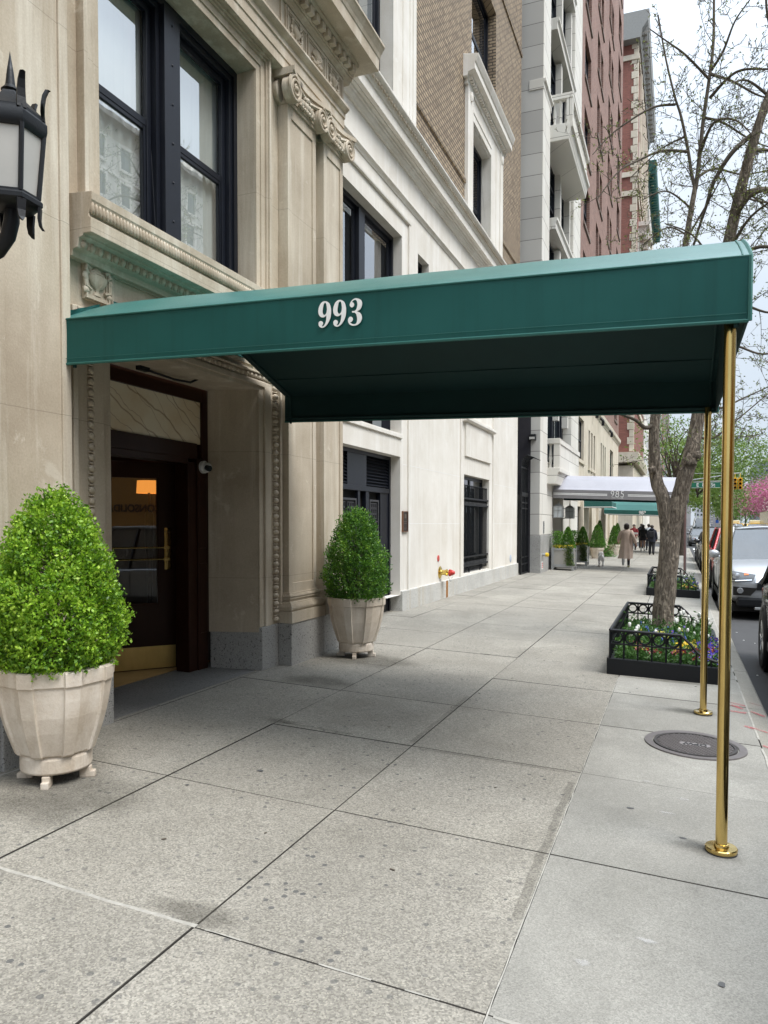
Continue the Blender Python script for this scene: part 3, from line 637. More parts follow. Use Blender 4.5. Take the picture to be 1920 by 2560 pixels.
# ---- doorway: wood frame, marble, door, threshold
mb=MB()
mb.box(-4.62,-4.43,4.50,4.66,.1,2.93); mb.box(-4.62,-4.43,6.155,6.315,.1,2.24); mb.box(-4.62,-4.43,6.235,6.315,2.24,2.93); mb.box(-4.62,-4.43,4.66,6.235,2.80,2.93); mb.box(-4.62,-4.43,4.66,6.155,2.24,2.385)
mb.box(-4.60,-4.445,6.02,6.155,.1,2.20); mb.box(-4.9,-4.62,6.22,6.30,.1,2.24); mb.box(-4.9,-4.62,4.5,4.58,.1,2.24)
mb.box(-4.60,-4.44,4.66,6.02,2.18,2.24)
for z in(.5,1.35): mb.box(-4.45,-4.424,6.175,6.295,z,z+.7)
fr=pt(mb,'door_frame',M['wood'],bevel=.006)
mb=MB(); mb.box(-4.6,-4.455,4.66,6.235,2.385,2.80); pt(mb,'marble_panel',M['marble'])
mb=MB(); mb.prism([(-3.945,-.1),(-3.945,.1175),(-4.63,.139),(-4.63,-.1)],'y',4.372,6.447); pt(mb,'door_threshold',granite('dark_threshold_granite',(.15,.148,.14),(.24,.235,.225),(.05,.05,.05),110))
mb=MB(); mb.box(-8.2,-4.63,2.8,7.2,-.1,.141); pt(mb,'lobby_floor',M['tanfloor'])
mb=MB(); mb.box(-8.3,-8.2,2.7,7.3,.1,3.3); mb.box(-8.2,-4.64,7.2,7.3,.1,3.3); mb.box(-8.2,-4.64,2.7,2.8,.1,3.3); mb.box(-8.2,-4.64,2.8,7.2,3.2,3.3)
mb.box(-4.74,-4.64,6.315,7.2,.119,3.2); mb.box(-4.74,-4.64,2.8,4.5,.119,3.2); pt(mb,'lobby_wall',plain('lobby_panelling',(.06,.035,.022),.6,0,.4,4))
# the door leaf stands open inwards
D=thing('tmp','tmp','tmp'); bpy.data.objects.remove(D)
hx,hy=-4.735,6.20; du=Vector((-.643,-.766,0)); dn=Vector((.766,-.643,0)); DM=Matrix.Translation((hx,hy,.135))@Matrix(((du.x,dn.x,0,0),(du.y,dn.y,0,0),(0,0,1,0),(0,0,0,1)))
W=.98; Hh=2.07                                          # local: x across the leaf from the hinge, y towards us, z up
mb=MB(); mb.box(0,.165,-.025,.02,0,Hh); mb.box(W-.14,W,-.025,.02,0,Hh); mb.box(.165,W-.14,-.025,.02,0,.645); mb.box(.165,W-.14,-.025,.02,1.93,Hh)
for a in((.165,.185,.645,1.93),(W-.16,W-.14,.645,1.93)): mb.box(a[0],a[1],.0,.028,a[2],a[3])
mb.box(.185,W-.16,.0,.028,.645,.665); mb.box(.185,W-.16,.0,.028,1.91,1.93)
door=pt(mb.xf(DM),'door',M['wood'],bevel=.004)
def dpart(mb,name,mat,**k): return build(mb.xf(DM),name,mat,door,**k)
mb=MB(); mb.quad((.185,.004,.665),(W-.16,.004,.665),(W-.16,.004,1.91),(.185,.004,1.91)); dpart(mb,'door_glass',M['dglass'],norm=False)
mb=MB(); mb.box(.012,W-.02,.0215,.026,.012,.235); 
for u in(.04,.5,W-.05):
    for z in(.03,.215): mb.ell((u,.027,z),(.006,.003,.006),6,4)
dpart(mb,'kick_plate',M['brassk'],bevel=.001)
mb=MB(); mb.box(.05,.118,.0215,.030,1.0,1.42); mb.box(.048,.12,.03,.042,1.155,1.20); pp=dpart(mb,'push_plate',M['brass'],bevel=.002)
o=text_obj('lettering','PUSH',.036,M['bronze'],None,Matrix.Identity(4),.0008)
o.data.transform(DM@Matrix(((-1,0,0,.084),(0,0,1,.031),(0,1,0,1.375),(0,0,0,1)))); o.parent=pp; o.location=-pw(pp)
for z in(1.222,1.105):
    mb=MB(); mb.tube([(.10,.07,z),(W-.06,.07,z)],.0075,8); mb.box(.06,.135,.03,.078,z-.015,z+.015); mb.box(W-.10,W-.04,.02,.078,z-.015,z+.015); dpart(mb,'push_bar',M['brass'],bevel=.002)
# ---- white limestone wing
XW=-4.33; M['mortar']=plain('pale_mortar',(.86,.85,.83),.8)
hW=[(8.95,11.64,-.1,2.715,.17),(15.60,17.90,.50,2.675,.22),(8.95,11.69,3.10,6.365,.20),(12.50,13.12,5.0,6.36,.18)]
mb=MB(); wallf(mb,XW,8.2,21.32,.40,7.55,hW)
mb.quad((XW,21.32,.4),(-6,21.32,.4),(-6,21.32,7.6),(XW,21.32,7.6))
for z in(2.20,1.40,): pass
pt(mb,'white_wall',M['white'],norm=False)
mb=MB()                                                # slightly raised frames and sunk joints
mb.box(XW,-4.298,11.98,12.03,.46,6.66); 
profy(mb,[(XW,6.66),(-4.29,6.66),(-4.285,6.70),(XW,6.72)],9.0,12.06)
profy(mb,[(XW,6.93),(-4.315,6.93),(-4.30,6.97),(-4.27,6.99),(-4.27,7.01),(XW,7.03)],8.3,21.32)
mb.box(XW,-4.29,15.64,17.95,3.07,3.80); profy(mb,[(XW,3.80),(-4.24,3.82),(-4.22,3.85),(-4.22,3.91),(XW,3.93)],15.45,18.2); 
mb.box(XW,-4.298,18.22,18.27,.48,6.66); mb.box(XW,-4.298,15.28,15.33,.48,6.66); mb.box(XW,-4.30,9.0,11.68,3.02,3.09)
pt(mb,'raised_stone_band',M['white'],bevel=.006)
for y0_,y1_,z in((11.78,15.5,2.60),(11.78,15.5,1.60),(18.4,21.3,2.60),(18.4,21.3,1.60),(12.1,15.2,4.3),(18.4,21.3,4.3)): pt(MB().box(XW-.002,XW+.0015,y0_,y1_,z-.004,z+.004),'mortar_line',M['mortar'])
mb=MB(); mb.box(-4.55,-4.29,11.66,21.36,-.2,.465); mb.box(-4.55,-4.29,8.32,8.95,-.2,.465); pt(mb,'pale_granite_base',M['granl'],bevel=.01)
mb=MB(); mb.box(-4.2899,-4.2885,14.17,14.30,.06,.46); pt(mb,'rust_streak',stainmat('rust',(.42,.20,.06),.8,False))
# cornice of the wing
mb=MB(); profy(mb,[(-4.6,7.50),(-4.30,7.50),(-4.285,7.53),(-4.26,7.55),(-4.25,7.585),(-4.235,7.59),(-4.225,7.62),(-4.19,7.635),(-4.185,7.65),(-4.12,7.65),(-4.12,7.80),(-4.10,7.81),(-4.09,7.84),(-4.05,7.90),(-4.01,7.93),(-4.0,7.945),(-4.0,7.975),(-4.6,8.03)],8.2,21.36)
cn=pt(mb,'cornice',M['white'],bevel=.003)
mb=MB(); y=8.6
while y<21.3: mb.ell((-4.058,y,7.885),(.018,.045,.035),7,5); y+=.1
build(mb,'carved_leaf_band',M['lime'],cn,smooth=60)
# service door
mb=MB(); X=-4.50; frame4(mb,X-.08,X,8.95,11.64,-.1,2.715,.06); mb.box(X-.08,X-.005,9.01,11.58,2.10,2.18); mb.box(X-.07,X-.01,9.9,10.62,2.18,2.655)
for a,b in((8.97,9.14),(11.22,11.58),(10.62,10.75)): mb.box(X-.09,X-.02,a,b,-.1,2.10)
for a in(9.14,10.30,): mb.box(X-.07,X-.015,a,a+.08,-.1,2.1)
sd=pt(mb,'service_door',M['navy'],bevel=.004)
for a,b in((9.03,9.9),(10.62,11.56)):
    mb=MB()
    for k in range(9): z=2.20+k*.05; mb.add([(X-.055,a,z+.045),(X-.012,a,z),(X-.012,b,z),(X-.055,b,z+.045),(X-.06,a,z+.05),(X-.017,a,z+.005),(X-.017,b,z+.005),(X-.06,b,z+.05)],[(0,1,2,3),(4,7,6,5),(1,5,6,2)])
    build(mb,'louvre',M['navy'],sd)
mb=MB()
for a,b in((9.24,10.26),(10.78,11.16)):
    frame4(mb,X-.06,X-.02,a,b,.35,1.98,.03); y=a+.06
    while y<b-.04: mb.box(X-.05,X-.032,y,y+.016,.38,1.62); y+=.075
    y=a+.03; n=max(1,round((b-a-.06)/.33)); w=(b-a-.06)/n
    for k in range(n):
        yc=y+w*(k+.5)
        for sy in(-1,0,1):
            for sz in(-1,0,1):
                if abs(sy)+abs(sz)!=1 or 1: frame4(mb,X-.052,X-.03,yc+sy*w*.26-w*.11,yc+sy*w*.26+w*.11,1.80+sz*.085-.04,1.80+sz*.085+.04,.012)
    mb.box(X-.055,X-.025,a+.03,b-.03,1.62,1.645)
build(mb,'iron_grille',plain('grey_iron',(.06,.06,.065),.45,.3),sd)
mb=MB(); mb.box(-5.2,-4.60,8.9,11.7,-.1,2.7); build(mb,'door_backing',M['dark'],sd)
# grille window
mb=MB(); X=-4.50; frame4(mb,X-.05,X,15.60,17.90,.50,2.675,.07); mb.box(X-.05,X-.01,16.7,16.8,.57,2.605); gw=pt(mb,'basement_window',M['navy'])
g=MB(); g.quad((X-.03,15.67,.57),(X-.03,17.83,.57),(X-.03,17.83,2.6),(X-.03,15.67,2.6)); build(g,'pane',M['fglass'],gw,norm=False)
mb=MB(); y=15.66
while y<17.86: mb.tube([(-4.37,y,.56),(-4.37,y,2.43)],.013,6); mb.lathe([(.013,2.43),(.018,2.445),(0,2.47)],(-4.37,y,0),6); y+=.118
for z in(.66,.86,2.02,2.16,): mb.box(-4.40,-4.345,15.60,17.94,z-.018,z+.018)
y=15.66
while y<17.86:
    for z in(.76,2.09): mb.tube([(-4.355,y-.05,z-.08),(-4.355,y,z),(-4.355,y-.05,z+.08)],.009,5,cap=False)
    y+=.118
for y in(16.2,17.2): mb.tube([(-4.37,y,.48),(-4.37,y,.60)],.016,6)
build(mb,'iron_bars',M['black'],gw)
# first floor windows of the wing
def hung(y0,y1,z0,z1,X,par=None,n=1,mul=.16,gl='glass',mid=None):
    mb=MB(); frame4(mb,X-.10,X,y0,y1,z0,z1,.07,wb=.05); w=(y1-y0-.14-(n-1)*mul)/n
    for k in range(1,n): a=y0+.07+k*w+(k-1)*mul; mb.box(X-.10,X+.02,a,a+mul,z0+.05,z1-.07)
    f=pt(mb,'window_frame',M['navy'],par,bevel=.005)
    for k in range(n): a=y0+.07+k*(w+mul); sash(f,X-.05,a,a+w,z0+.05,z1-.07,.055,mid=mid,gl=gl,name='sash')
    return f
def room(y0,y1,z0,z1,X,curtain=.5):
    mb=MB(); mb.box(X-1.6,X-.5,y0-.3,y1+.3,z0-.2,z1+.2); pt(mb,'window_room',M['dark'])
    if curtain:
        c=MB(); ys=np.arange(y0,y0+(y1-y0)*curtain,.03); c.grid([[(X-.22+.015*math.sin(y*50),y,z) for y in ys] for z in(z0,z1)]); pt(c,'window_curtain',M['curtain'],smooth=80)
hung(8.95,11.69,3.5,6.365,-4.48,n=2,mul=.22); room(8.95,11.69,3.5,6.36,-4.48,.0)
hung(12.50,13.12,5.0,6.36,-4.46); room(12.5,13.12,5,6.36,-4.46,0)
# ---- tan brick above
hB=[(8.6,11.28,7.9,11.6,.0),(15.62,18.95,7.9,11.45,.0),(16.14,18.44,11.84,14.2,.22),(8.6,11.28,12.9,15.4,.22),(19.9,20.1,0,0,0)][:4]
mb=MB(); wallf(mb,-4.36,-4,21.60,7.9,26,hB); mb.quad((-4.36,21.6,7.9),(-9,21.6,7.9),(-9,21.6,26),(-4.36,21.6,26)); mb.quad((-4.36,-4,26),(-9,-4,26),(-9,21.6,26),(-4.36,21.6,26))
pt(mb,'brick_wall',M['brickt'],norm=False)
for a,b,z in((12.3,15.66,8.9),(18.98,21.61,8.9),(11.3,21.61,14.95)): pt(MB().box(-4.36,-4.325,a,b,z,z+.075),'brick_course',M['brickt'])
# stone surround of the first window and of the aedicule window
mb=MB(); 
mb.box(-4.62,-4.345,11.28,11.31,7.95,11.6)
for a,b,x in((11.28,11.70,-4.33),(11.70,12.0,-4.315),(12.0,12.12,-4.30),(12.12,12.27,-4.285)): mb.box(-4.36,x,a,b,7.95,12.3)
mb.box(-4.36,-4.31,8.4,11.28,11.6,12.3)
pt(mb,'upper_window_surround',M['white'],bevel=.005)
hung(8.6,11.28,7.95,11.6,-4.56,n=2,mul=.25,mid=9.4); room(8.6,11.28,7.95,11.6,-4.56,.75)
mb=MB()
mb.box(-4.60,-4.345,17.82,17.86,7.95,10.42); mb.box(-4.60,-4.345,16.08,16.12,7.95,10.42); mb.box(-4.60,-4.345,16.12,17.82,10.42,10.46)
for a,b,x in((15.62,15.82,-4.28),(15.82,16.12,-4.30),(17.82,18.30,-4.31),(18.30,18.70,-4.30),(18.70,19.0,-4.28)): mb.box(-4.36,x,a,b,7.95,10.95)
mb.box(-4.36,-4.31,16.12,17.82,10.46,10.62); mb.box(-4.36,-4.295,16.12,17.82,10.62,10.72); mb.box(-4.36,-4.31,16.12,17.82,10.72,10.95); mb.box(-4.36,-4.28,15.56,19.1,10.95,11.05)
profy(mb,[(-4.36,11.05),(-4.27,11.05),(-4.25,11.12),(-4.18,11.14),(-4.10,11.16),(-4.10,11.30),(-4.08,11.31),(-4.03,11.42),(-4.02,11.46),(-4.36,11.52)],15.45,19.2)
aw=pt(mb,'window_aedicule',M['white'],bevel=.006)
y=15.6
while y<19.1: build(MB().box(-4.27,-4.20,y,y+.06,11.06,11.125),'dentil',M['white'],aw); y+=.11
for yc in(15.85,18.85): build(MB().ell((-4.27,yc,10.8),(.04,.09,.1),8,6,disp=.4),'console',M['white'],aw,smooth=50)
hung(16.12,17.82,7.95,10.42,-4.55,mid=9.1); room(16.12,17.82,7.95,10.42,-4.55,.8)
hung(16.14,18.44,11.84,14.2,-4.56); room(16.14,18.44,11.84,14.2,-4.56,.4)
hung(8.6,11.28,12.9,15.4,-4.56); room(8.6,11.28,12.9,15.4,-4.56,.4)
LOFF=-1
# ================================================================ the green awning
def awning(name,label,x0,x1,zb,prof,mats,sl,yoff=0,val=.3):
    pass
AW=thing('awning','long dark green canvas awning with white number 993 and two brass poles over the pavement','awning',(-1.7,5.34,2.6))
AX0,AX1=-3.83,.29
def az(x,h): return 2.542+h-.0283*(x-AX1)
NP=[(3.84,0),(3.84,.297),(3.905,.338),(4.09,.43),(4.33,.535),(4.72,.648),(5.3,.70),(5.9,.56),(6.2,.47),(6.48,.385),(6.84,.275),(6.84,0)]
def sheet(mb,x0,x1,P,zf,nx=14,wob=.004):
    rows=[]
    for i in range(nx+1):
        x=x0+(x1-x0)*i/nx
        rows.append([(x,y+(wob*noise.noise(Vector((x*1.3,y,h*3))) if 0<k<len(P)-1 else 0),zf(x,h)+wob*noise.noise(Vector((x*1.7,y*2,5)))) for k,(y,h) in enumerate(P)])
    mb.grid(rows)
P2=[]
for a,b in zip(NP,NP[1:]):
    for k in range(3): P2.append((a[0]+(b[0]-a[0])*k/3,a[1]+(b[1]-a[1])*k/3))
P2.append(NP[-1])
mb=MB(); sheet(mb,AX0,AX1,P2,az,34,.009); 
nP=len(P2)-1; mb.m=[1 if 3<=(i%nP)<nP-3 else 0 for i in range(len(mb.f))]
mb.add([(AX1,y,az(AX1,h)) for y,h in NP],[tuple(range(len(NP)))])
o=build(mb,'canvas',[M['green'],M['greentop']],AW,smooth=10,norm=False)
def shrink(P,d=.010):
    ym=(P[0][0]+P[-1][0])/2; n=len(P); return [(y+(d if y<ym else -d)*min(1,abs(y-ym)/.6),h-(d*1.4 if 0<k<n-1 else -.004)) for k,(y,h) in enumerate(P)]
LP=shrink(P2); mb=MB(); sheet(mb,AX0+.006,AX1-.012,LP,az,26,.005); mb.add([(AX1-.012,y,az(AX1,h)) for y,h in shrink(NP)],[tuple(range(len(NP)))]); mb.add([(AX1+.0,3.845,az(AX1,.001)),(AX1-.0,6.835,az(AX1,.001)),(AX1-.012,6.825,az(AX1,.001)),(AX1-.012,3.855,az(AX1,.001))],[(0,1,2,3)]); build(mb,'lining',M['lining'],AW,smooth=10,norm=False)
mb=MB(); mb.tube([(AX1+.004,y,az(AX1,h)) for y,h in NP],.011,6); mb.tube([(AX1-.03,y,az(AX1,h)+.004) for y,h in NP[1:-1]],.006,6)
for y in(3.84,6.84): mb.tube([(AX0,y,az(AX0,.0)),(AX1,y,az(AX1,0))],.009,6)
for k in(1,):
    y,h=NP[k]; mb.tube([(AX0,y-.001,az(AX0,h)),(AX1,y-.001,az(AX1,h))],.006,6)
mb.tube([(AX0+.01,3.836,az(AX0,0)),(AX0+.01,3.836,az(AX0,.3))],.010,6)
build(mb,'piping',M['green2'],AW,smooth=50)
mb=MB()                                                # steel hoops and rails that carry the cloth
for x in(-3.75,.24): mb.tube([(x,y+(.02 if y<5 else -.02),az(x,h)-.022) for y,h in NP],.012,6)
for k in(3,6,9):
    y,h=NP[k]; mb.tube([(AX0+.02,y,az(AX0,h)-.020),(AX1-.02,y,az(AX1,h)-.020)],.006,6)
for y in(3.865,6.815): mb.tube([(AX0+.02,y,az(AX0,.03)),(AX1-.02,y,az(AX1,.03))],.013,6)
build(mb,'awning_frame',M['lining'],AW,smooth=50)
mb=MB()                                                # sewn seams across the cloth
mb.tube([(AX0+.01,3.833,az(AX0,.035)),(AX1-.01,3.833,az(AX1,.035))],.002,4)
build(mb,'stitched_seam',M['green2'],AW)
s9=.15/470
x=-1.928; z=az(-1.928,.0)+.112
for parts,u0,v0,du in((G9,308,848,0),(G9,308,848,.0935),(G3,893,803,.187)):
    xx=x+du; cu=glyph_curve(glyph(parts,u0,v0,s9),.0015)
    o=curve_mesh('numeral',cu,M['whitep'],AW,Matrix.Translation((xx,3.829,z-.0283*du))@Matrix.Rotation(.0283,4,'Y')@Matrix.Rotation(PI/2,4,'X'))
# flashing where it meets the wall
mb=MB(); rows=[]
for i in range(19):
    y=4.38+i*.10; rows.append([(XB+.035,y,3.235+.02*noise.noise(Vector((y*3,1,0)))),(XB+.05,y,3.17+.01*noise.noise(Vector((y*5,2,0)))),(-3.82,y,3.16)])
mb.grid(rows); 
rows=[[(-3.83+.03*noise.noise(Vector((i*.9,j,3))),3.86+i*.04,2.965+i*.017+j*.016+.012*noise.noise(Vector((i,j*.7,7)))) for j in range(4)] for i in range(9)]; mb.grid(rows)
o=build(mb,'flashing',M['green'],AW,smooth=60,norm=False)
for py in(3.94,6.78):
    mb=MB(); px=.218; g0=gz(px); mb.tube([(px,py,g0+.02),(px,py,az(px,.03))],.0275,24)
    po=build(mb,'pole',M['brass'],AW,smooth=50)
    mb=MB(); mb.lathe([(.072,-.012),(.074,.004),(.070,.008)],(px,py,g0),40); build(mb,'base_gasket',M['rubber'],po,smooth=40)
    mb=MB(); mb.lathe([(.073,.008),(.0745,.012),(.0745,.024),(.071,.028),(.036,.030),(.034,.044),(.028,.046)],(px,py,g0),40); build(mb,'base_flange',M['brass'],po,smooth=35)
# ---------------- cable under the awning
mb=MB(); mb.tube([(-4.25,5.10,2.915),(-4.24,5.30,2.905),(-4.22,5.52,2.89),(-4.19,5.72,2.895),(-4.15,5.84,2.96),(-4.10,5.88,3.05)],.011,8); mb.box(-4.275,-4.225,5.08,5.2,2.895,2.93)
o=build(mb,'power_cable',M['black'],smooth=50); tag(o,'black power cable looping under the stone soffit above the door','cable')
# ---------------- security camera
sc=thing('security_camera','white round security camera on the dark wood post beside the open door','security camera',(-4.43,6.235,2.16))
mb=MB(); mb.lathe([(.062,0),(.062,.03),(.05,.04)],(-4.43,6.235,2.16),24,axis='x'); mb.ell((-4.375,6.235,2.155),(.05,.05,.05),16,10); build(mb,'camera_housing',M['plastic'],sc,smooth=40)
mb=MB(); mb.tube([(-4.36,6.21,2.15),(-4.315,6.19,2.14)],.03,16); build(mb,'camera_lens',M['fglass'],sc,smooth=40)
# ---------------- lobby lamp (lit)
lm=thing('table_lamp','lit table lamp with orange shade standing inside the lobby behind the door glass','lamp',(-5.70,6.98,.14))
sh=newmat('lamp_shade',.8,0,(.8,.35,.1)); sh[2].inputs['Emission Color'].default_value=(1.,.36,.06,1); sh[2].inputs['Emission Strength'].default_value=.55
mb=MB(); mb.lathe([(.14,1.945),(.13,2.09)],(-5.70,6.98,.0),24,cap=False); build(mb,'lamp_shade',sh[0],lm,smooth=60,norm=False)
mb=MB(); mb.lathe([(.12,.14),(.12,.17),(.03,.19),(.03,1.2),(.05,1.35),(.05,1.7),(.015,1.78),(.015,1.95)],(-5.70,6.98,0),16); build(mb,'lamp_base',M['bronze'],lm,smooth=40)
# ---------------- wall lantern
ln=thing('wall_lantern','black iron hexagonal wall lantern with frosted panes and spiked crown on the beige wall','wall lantern',(-3.8,2.79,3.2))
c=(-3.10,2.79); ph=R(36)
mb=MB()
hx=lambda prof,cap=True:mb.lathe([(r,z) for r,z in prof],(c[0],c[1],0),6,ph=ph,cap=cap)
hx([(.09,3.155),(.132,3.17),(.142,3.18),(.142,3.20),(.130,3.213),(.130,3.223)]); hx([(.150,3.515),(.163,3.53),(.167,3.55),(.167,3.585),(.157,3.60),(.157,3.615),(.06,3.70),(.05,3.72)])
for k in range(6):
    a=ph+k*PI/3; ca,sa=math.cos(a),math.sin(a); P=lambda r,z:(c[0]+ca*r,c[1]+sa*r,z)
    mb.tube([P(.122,3.215),P(.150,3.53)],.012,6)
    n=4                                                   # crown leaves and hanging leaves
    for pts in(((.156,3.60),(.152,3.65),(.154,3.69),(.161,3.73),(.175,3.76),(.184,3.76)),((.135,3.175),(.132,3.12),(.137,3.085),(.150,3.065))):
        L=len(pts); t=(-sa,ca)
        for i in range(L-1):
            w0=.019*(1-i/(L-1))**.45+.003; w1=.019*(1-(i+1)/(L-1))**.45+.003
            for s in(0,1):
                pass
            a0,a1=P(*pts[i]),P(*pts[i+1])
            vs=[(a0[0]-t[0]*w0,a0[1]-t[1]*w0,a0[2]),(a0[0]+t[0]*w0,a0[1]+t[1]*w0,a0[2]),(a1[0]+t[0]*w1,a1[1]+t[1]*w1,a1[2]),(a1[0]-t[0]*w1,a1[1]-t[1]*w1,a1[2])]
            off=(ca*.014,sa*.014,0); vs+=[tuple(p[q]-off[q] for q in range(3)) for p in vs]
            mb.add(vs,[(0,1,2,3),(4,7,6,5),(0,3,7,4),(1,5,6,2),(0,4,5,1),(3,2,6,7)])
mb.lathe([(.03,3.72),(.045,3.735),(.024,3.76),(.016,3.83),(0,3.93)],(c[0],c[1],0),12)
build(mb,'lantern_frame',M['black'],ln,smooth=30)
mb=MB(); mb.lathe([(.113,3.22),(.142,3.52)],(c[0],c[1],0),6,ph=ph,cap=False); build(mb,'lantern_pane',M['frost'],ln,norm=False)
mb=MB(); mb.tube([(c[0],c[1],3.17),(c[0]-.005,c[1],3.10),(c[0]-.03,c[1],3.03),(c[0]-.10,c[1],2.965),(c[0]-.22,c[1],2.93),(c[0]-.40,c[1],2.94),(-3.73,c[1],3.0)],[.034,.037,.037,.036,.034,.034,.034],12); mb.lathe([(.09,0),(.09,.03),(.05,.05)],(-3.79,c[1],3.0),16,axis='x'); build(mb,'lantern_arm',M['black'],ln,smooth=40)
# ---------------- stone pots with clipped box
def potted(x,y,label,prof,leaf,seed,n=15000,scale=1.,tilt=0):
    g=gz(x); r_=thing('potted_shrub',label,'potted shrub',(x,y,g),'stone pots with clipped shrubs at the entrance')
    mb=MB(); rows=[]
    for r,z in((.190,.068),(.198,.078),(.198,.15),(.19,.17)): 
        rows.append([(x+r*math.cos(k*PI/16),y+r*math.sin(k*PI/16),g+z) for k in range(32)])
    mb.grid(rows,0,True)
    rows=[]; k0=R(9+tilt)
    body=((.19,.165),(.215,.18),(.235,.24),(.262,.32),(.287,.41),(.303,.50),(.311,.56),(.313,.585),(.325,.590),(.327,.625),(.327,.668),(.318,.675),(.285,.675),(.28,.64),(.27,.60))
    for r,z in body:
        row=[]
        for k in range(8):
            a=k*PI/4+k0
            for s,e in((-.145,0),(-.135,.016),(.135,.016),(.145,0)):
                row.append((x+(r+(e if z<.67 else e*.6)-.006)*math.cos(a+s),y+(r+(e if z<.67 else e*.6)-.006)*math.sin(a+s),g+z))
        rows.append(row)
    mb.grid(rows,0,True)
    pot=build(mb,'pot',M['castpot'],r_,bevel=.004)
    for k in range(4):
        a=k*PI/2+R(20+tilt); ca,sa=math.cos(a),math.sin(a); mb=MB()
        for rr,w,h in((.15,.020,.075),(.18,.022,.064),(.203,.022,.036)): mb.obox((x+ca*rr,y+sa*rr),(ca,sa),(-sa,ca),.018,w,g-.004,g+h)
        build(mb,'pot_foot',M['castpot'],r_,bevel=.006)
    mb=MB(); mb.lathe([(0,.615),(.275,.61)],(x,y,g),24,cap=False); build(mb,'soil',M['soil'],r_)
    zs=np.array([p[0] for p in prof]); rs=np.array([p[1] for p in prof]); w=rs*1.0+.04
    rl=random.Random(int(seed*10)+3); LB=[(rl.uniform(-PI,PI),rl.uniform(zs[0]+.1,zs[-1]-.03),rl.uniform(.10,.30),rl.uniform(.07,.13)) for _ in range(34)]
    def lobes(q,zz,r): return max(am*math.exp(-(((q-a_+PI)%(2*PI)-PI)*max(r,.12))**2/(2*sg*sg)-(zz-z_)**2/(2*sg*sg)) for a_,z_,am,sg in LB)-.12
    def samp(m,lo,hi):
        t=rng.uniform(zs[0],zs[-1],m*3); rr=np.interp(t,zs,rs); keep=rng.uniform(0,rs.max(),m*3)<rr+.03; t,rr=t[keep][:m],rr[keep][:m]; a=rng.uniform(0,2*PI,len(t))
        lump=np.array([lobes(q,zz,float(np.interp(zz,zs,rs)))+noise.noise(Vector((math.cos(q)*2.2,math.sin(q)*2.2,zz*3.2+seed)))*.10+noise.noise(Vector((math.cos(q)*5,math.sin(q)*5,zz*8+seed)))*.10 for q,zz in zip(a,t)])
        rad=(rr*(1+lump)+.01)*rng.uniform(lo,hi,len(t))
        P=np.stack([x+rad*np.cos(a),y+rad*np.sin(a),g+t+rng.normal(0,.012,len(t))],1); O=np.stack([np.cos(a),np.sin(a),np.full(len(t),.5)],1); return P,O
    # sprigs: a handful of leaves along each shoot
    Pc,Oc=samp(n//9,.86,1.0); d=Oc+np.array([0,0,.35])+rng.normal(0,.5,Oc.shape); d/=np.linalg.norm(d,axis=1)[:,None]
    L=[];O=[]
    for k in range(9): L.append(Pc+d*(k*.0125*scale-.025)+rng.normal(0,.0075*scale,Pc.shape)); O.append(d*.4+rng.normal(0,.5,d.shape))
    Pi,Oi=samp(n//2,.45,.92)
    cloud('foliage',np.concatenate(L+[Pi]),.026*scale,leaf,r_,.3,np.concatenate(O+[Oi*.3]),.62)
    mb=MB(); mb.tube([(x,y,g+.6),(x+.01,y,g+.9),(x-.01,y+.01,g+zs[-1]*.85)],[.022,.018,.006],6)
    for k in range(60):
        a=random.uniform(0,2*PI); zz=random.uniform(.72,zs[-1]*.8); q=np.interp(zz+.1,zs,rs)*.85; mb.tube([(x,y,g+zz-.12),(x+q*.5*math.cos(a),y+q*.5*math.sin(a),g+zz),(x+q*math.cos(a),y+q*math.sin(a),g+zz+.1)],[.006,.004,.002],4,cap=False)
    build(mb,'stem',M['twig'],r_)
    return r_
PF=[(.62,.27),(.70,.36),(.80,.385),(.95,.39),(1.06,.375),(1.18,.335),(1.29,.29),(1.38,.25),(1.47,.215),(1.56,.175),(1.64,.115),(1.71,.03)]
potted(-3.40,3.32,'largest potted shrub, bright green in a pale stone pot left of the door',[(z*.98,r*.95) for z,r in PF],M['box'],1,31000,.86,8)
potted(-3.38,7.665,'darker green conical potted shrub in a stone pot below the pilasters right of the door',[(z*.97,r*.88) for z,r in PF],M['boxd'],5.3,20000,.85,-3)
# ---------------- plaque, signs and standpipe on the white wall
pl=thing('wall_plaque','small dark bronze plaque on the white wall beside the louvred service door','plaque',(-4.32,11.84,1.64))
mb=MB(); frame4(mb,-4.33,-4.298,11.71,11.955,1.46,1.81,.014); build(mb,'plaque_frame',plain('copper_edge',(.25,.13,.08),.4,.6),pl)
mb=MB(); mb.box(-4.33,-4.308,11.724,11.941,1.474,1.796); build(mb,'plaque_plate',M['bronze'],pl)
mb=MB(); mb.box(-4.308,-4.305,11.79,11.87,1.69,1.76)
for k,(w,z) in enumerate(((.16,1.63),(.12,1.60),(.14,1.52),(.10,1.50))): mb.box(-4.308,-4.306,11.83-w/2,11.83+w/2,z,z+.008)
build(mb,'raised_lettering',plain('plaque_relief',(.20,.16,.12),.4,.6),pl)
def disc(name,label,y,z,r,mat):
    mb=MB(); mb.lathe([(r*.9,.012),(r,.008),(r,0)],(-4.329,y,z),28,axis='x'); o=build(mb,name,mat,smooth=40); return tag(o,label,'sign')
rd=disc('round_sign','small round red sign on the white wall above the fire hose inlet',13.76,.925,.062,M['redp'])
disc('round_sign','pale blue grey round sign low on the white wall near the iron gate',20.45,.635,.105,plain('pale_blue_sign',(.50,.56,.66),.5,0,.5,40))
mb=MB()
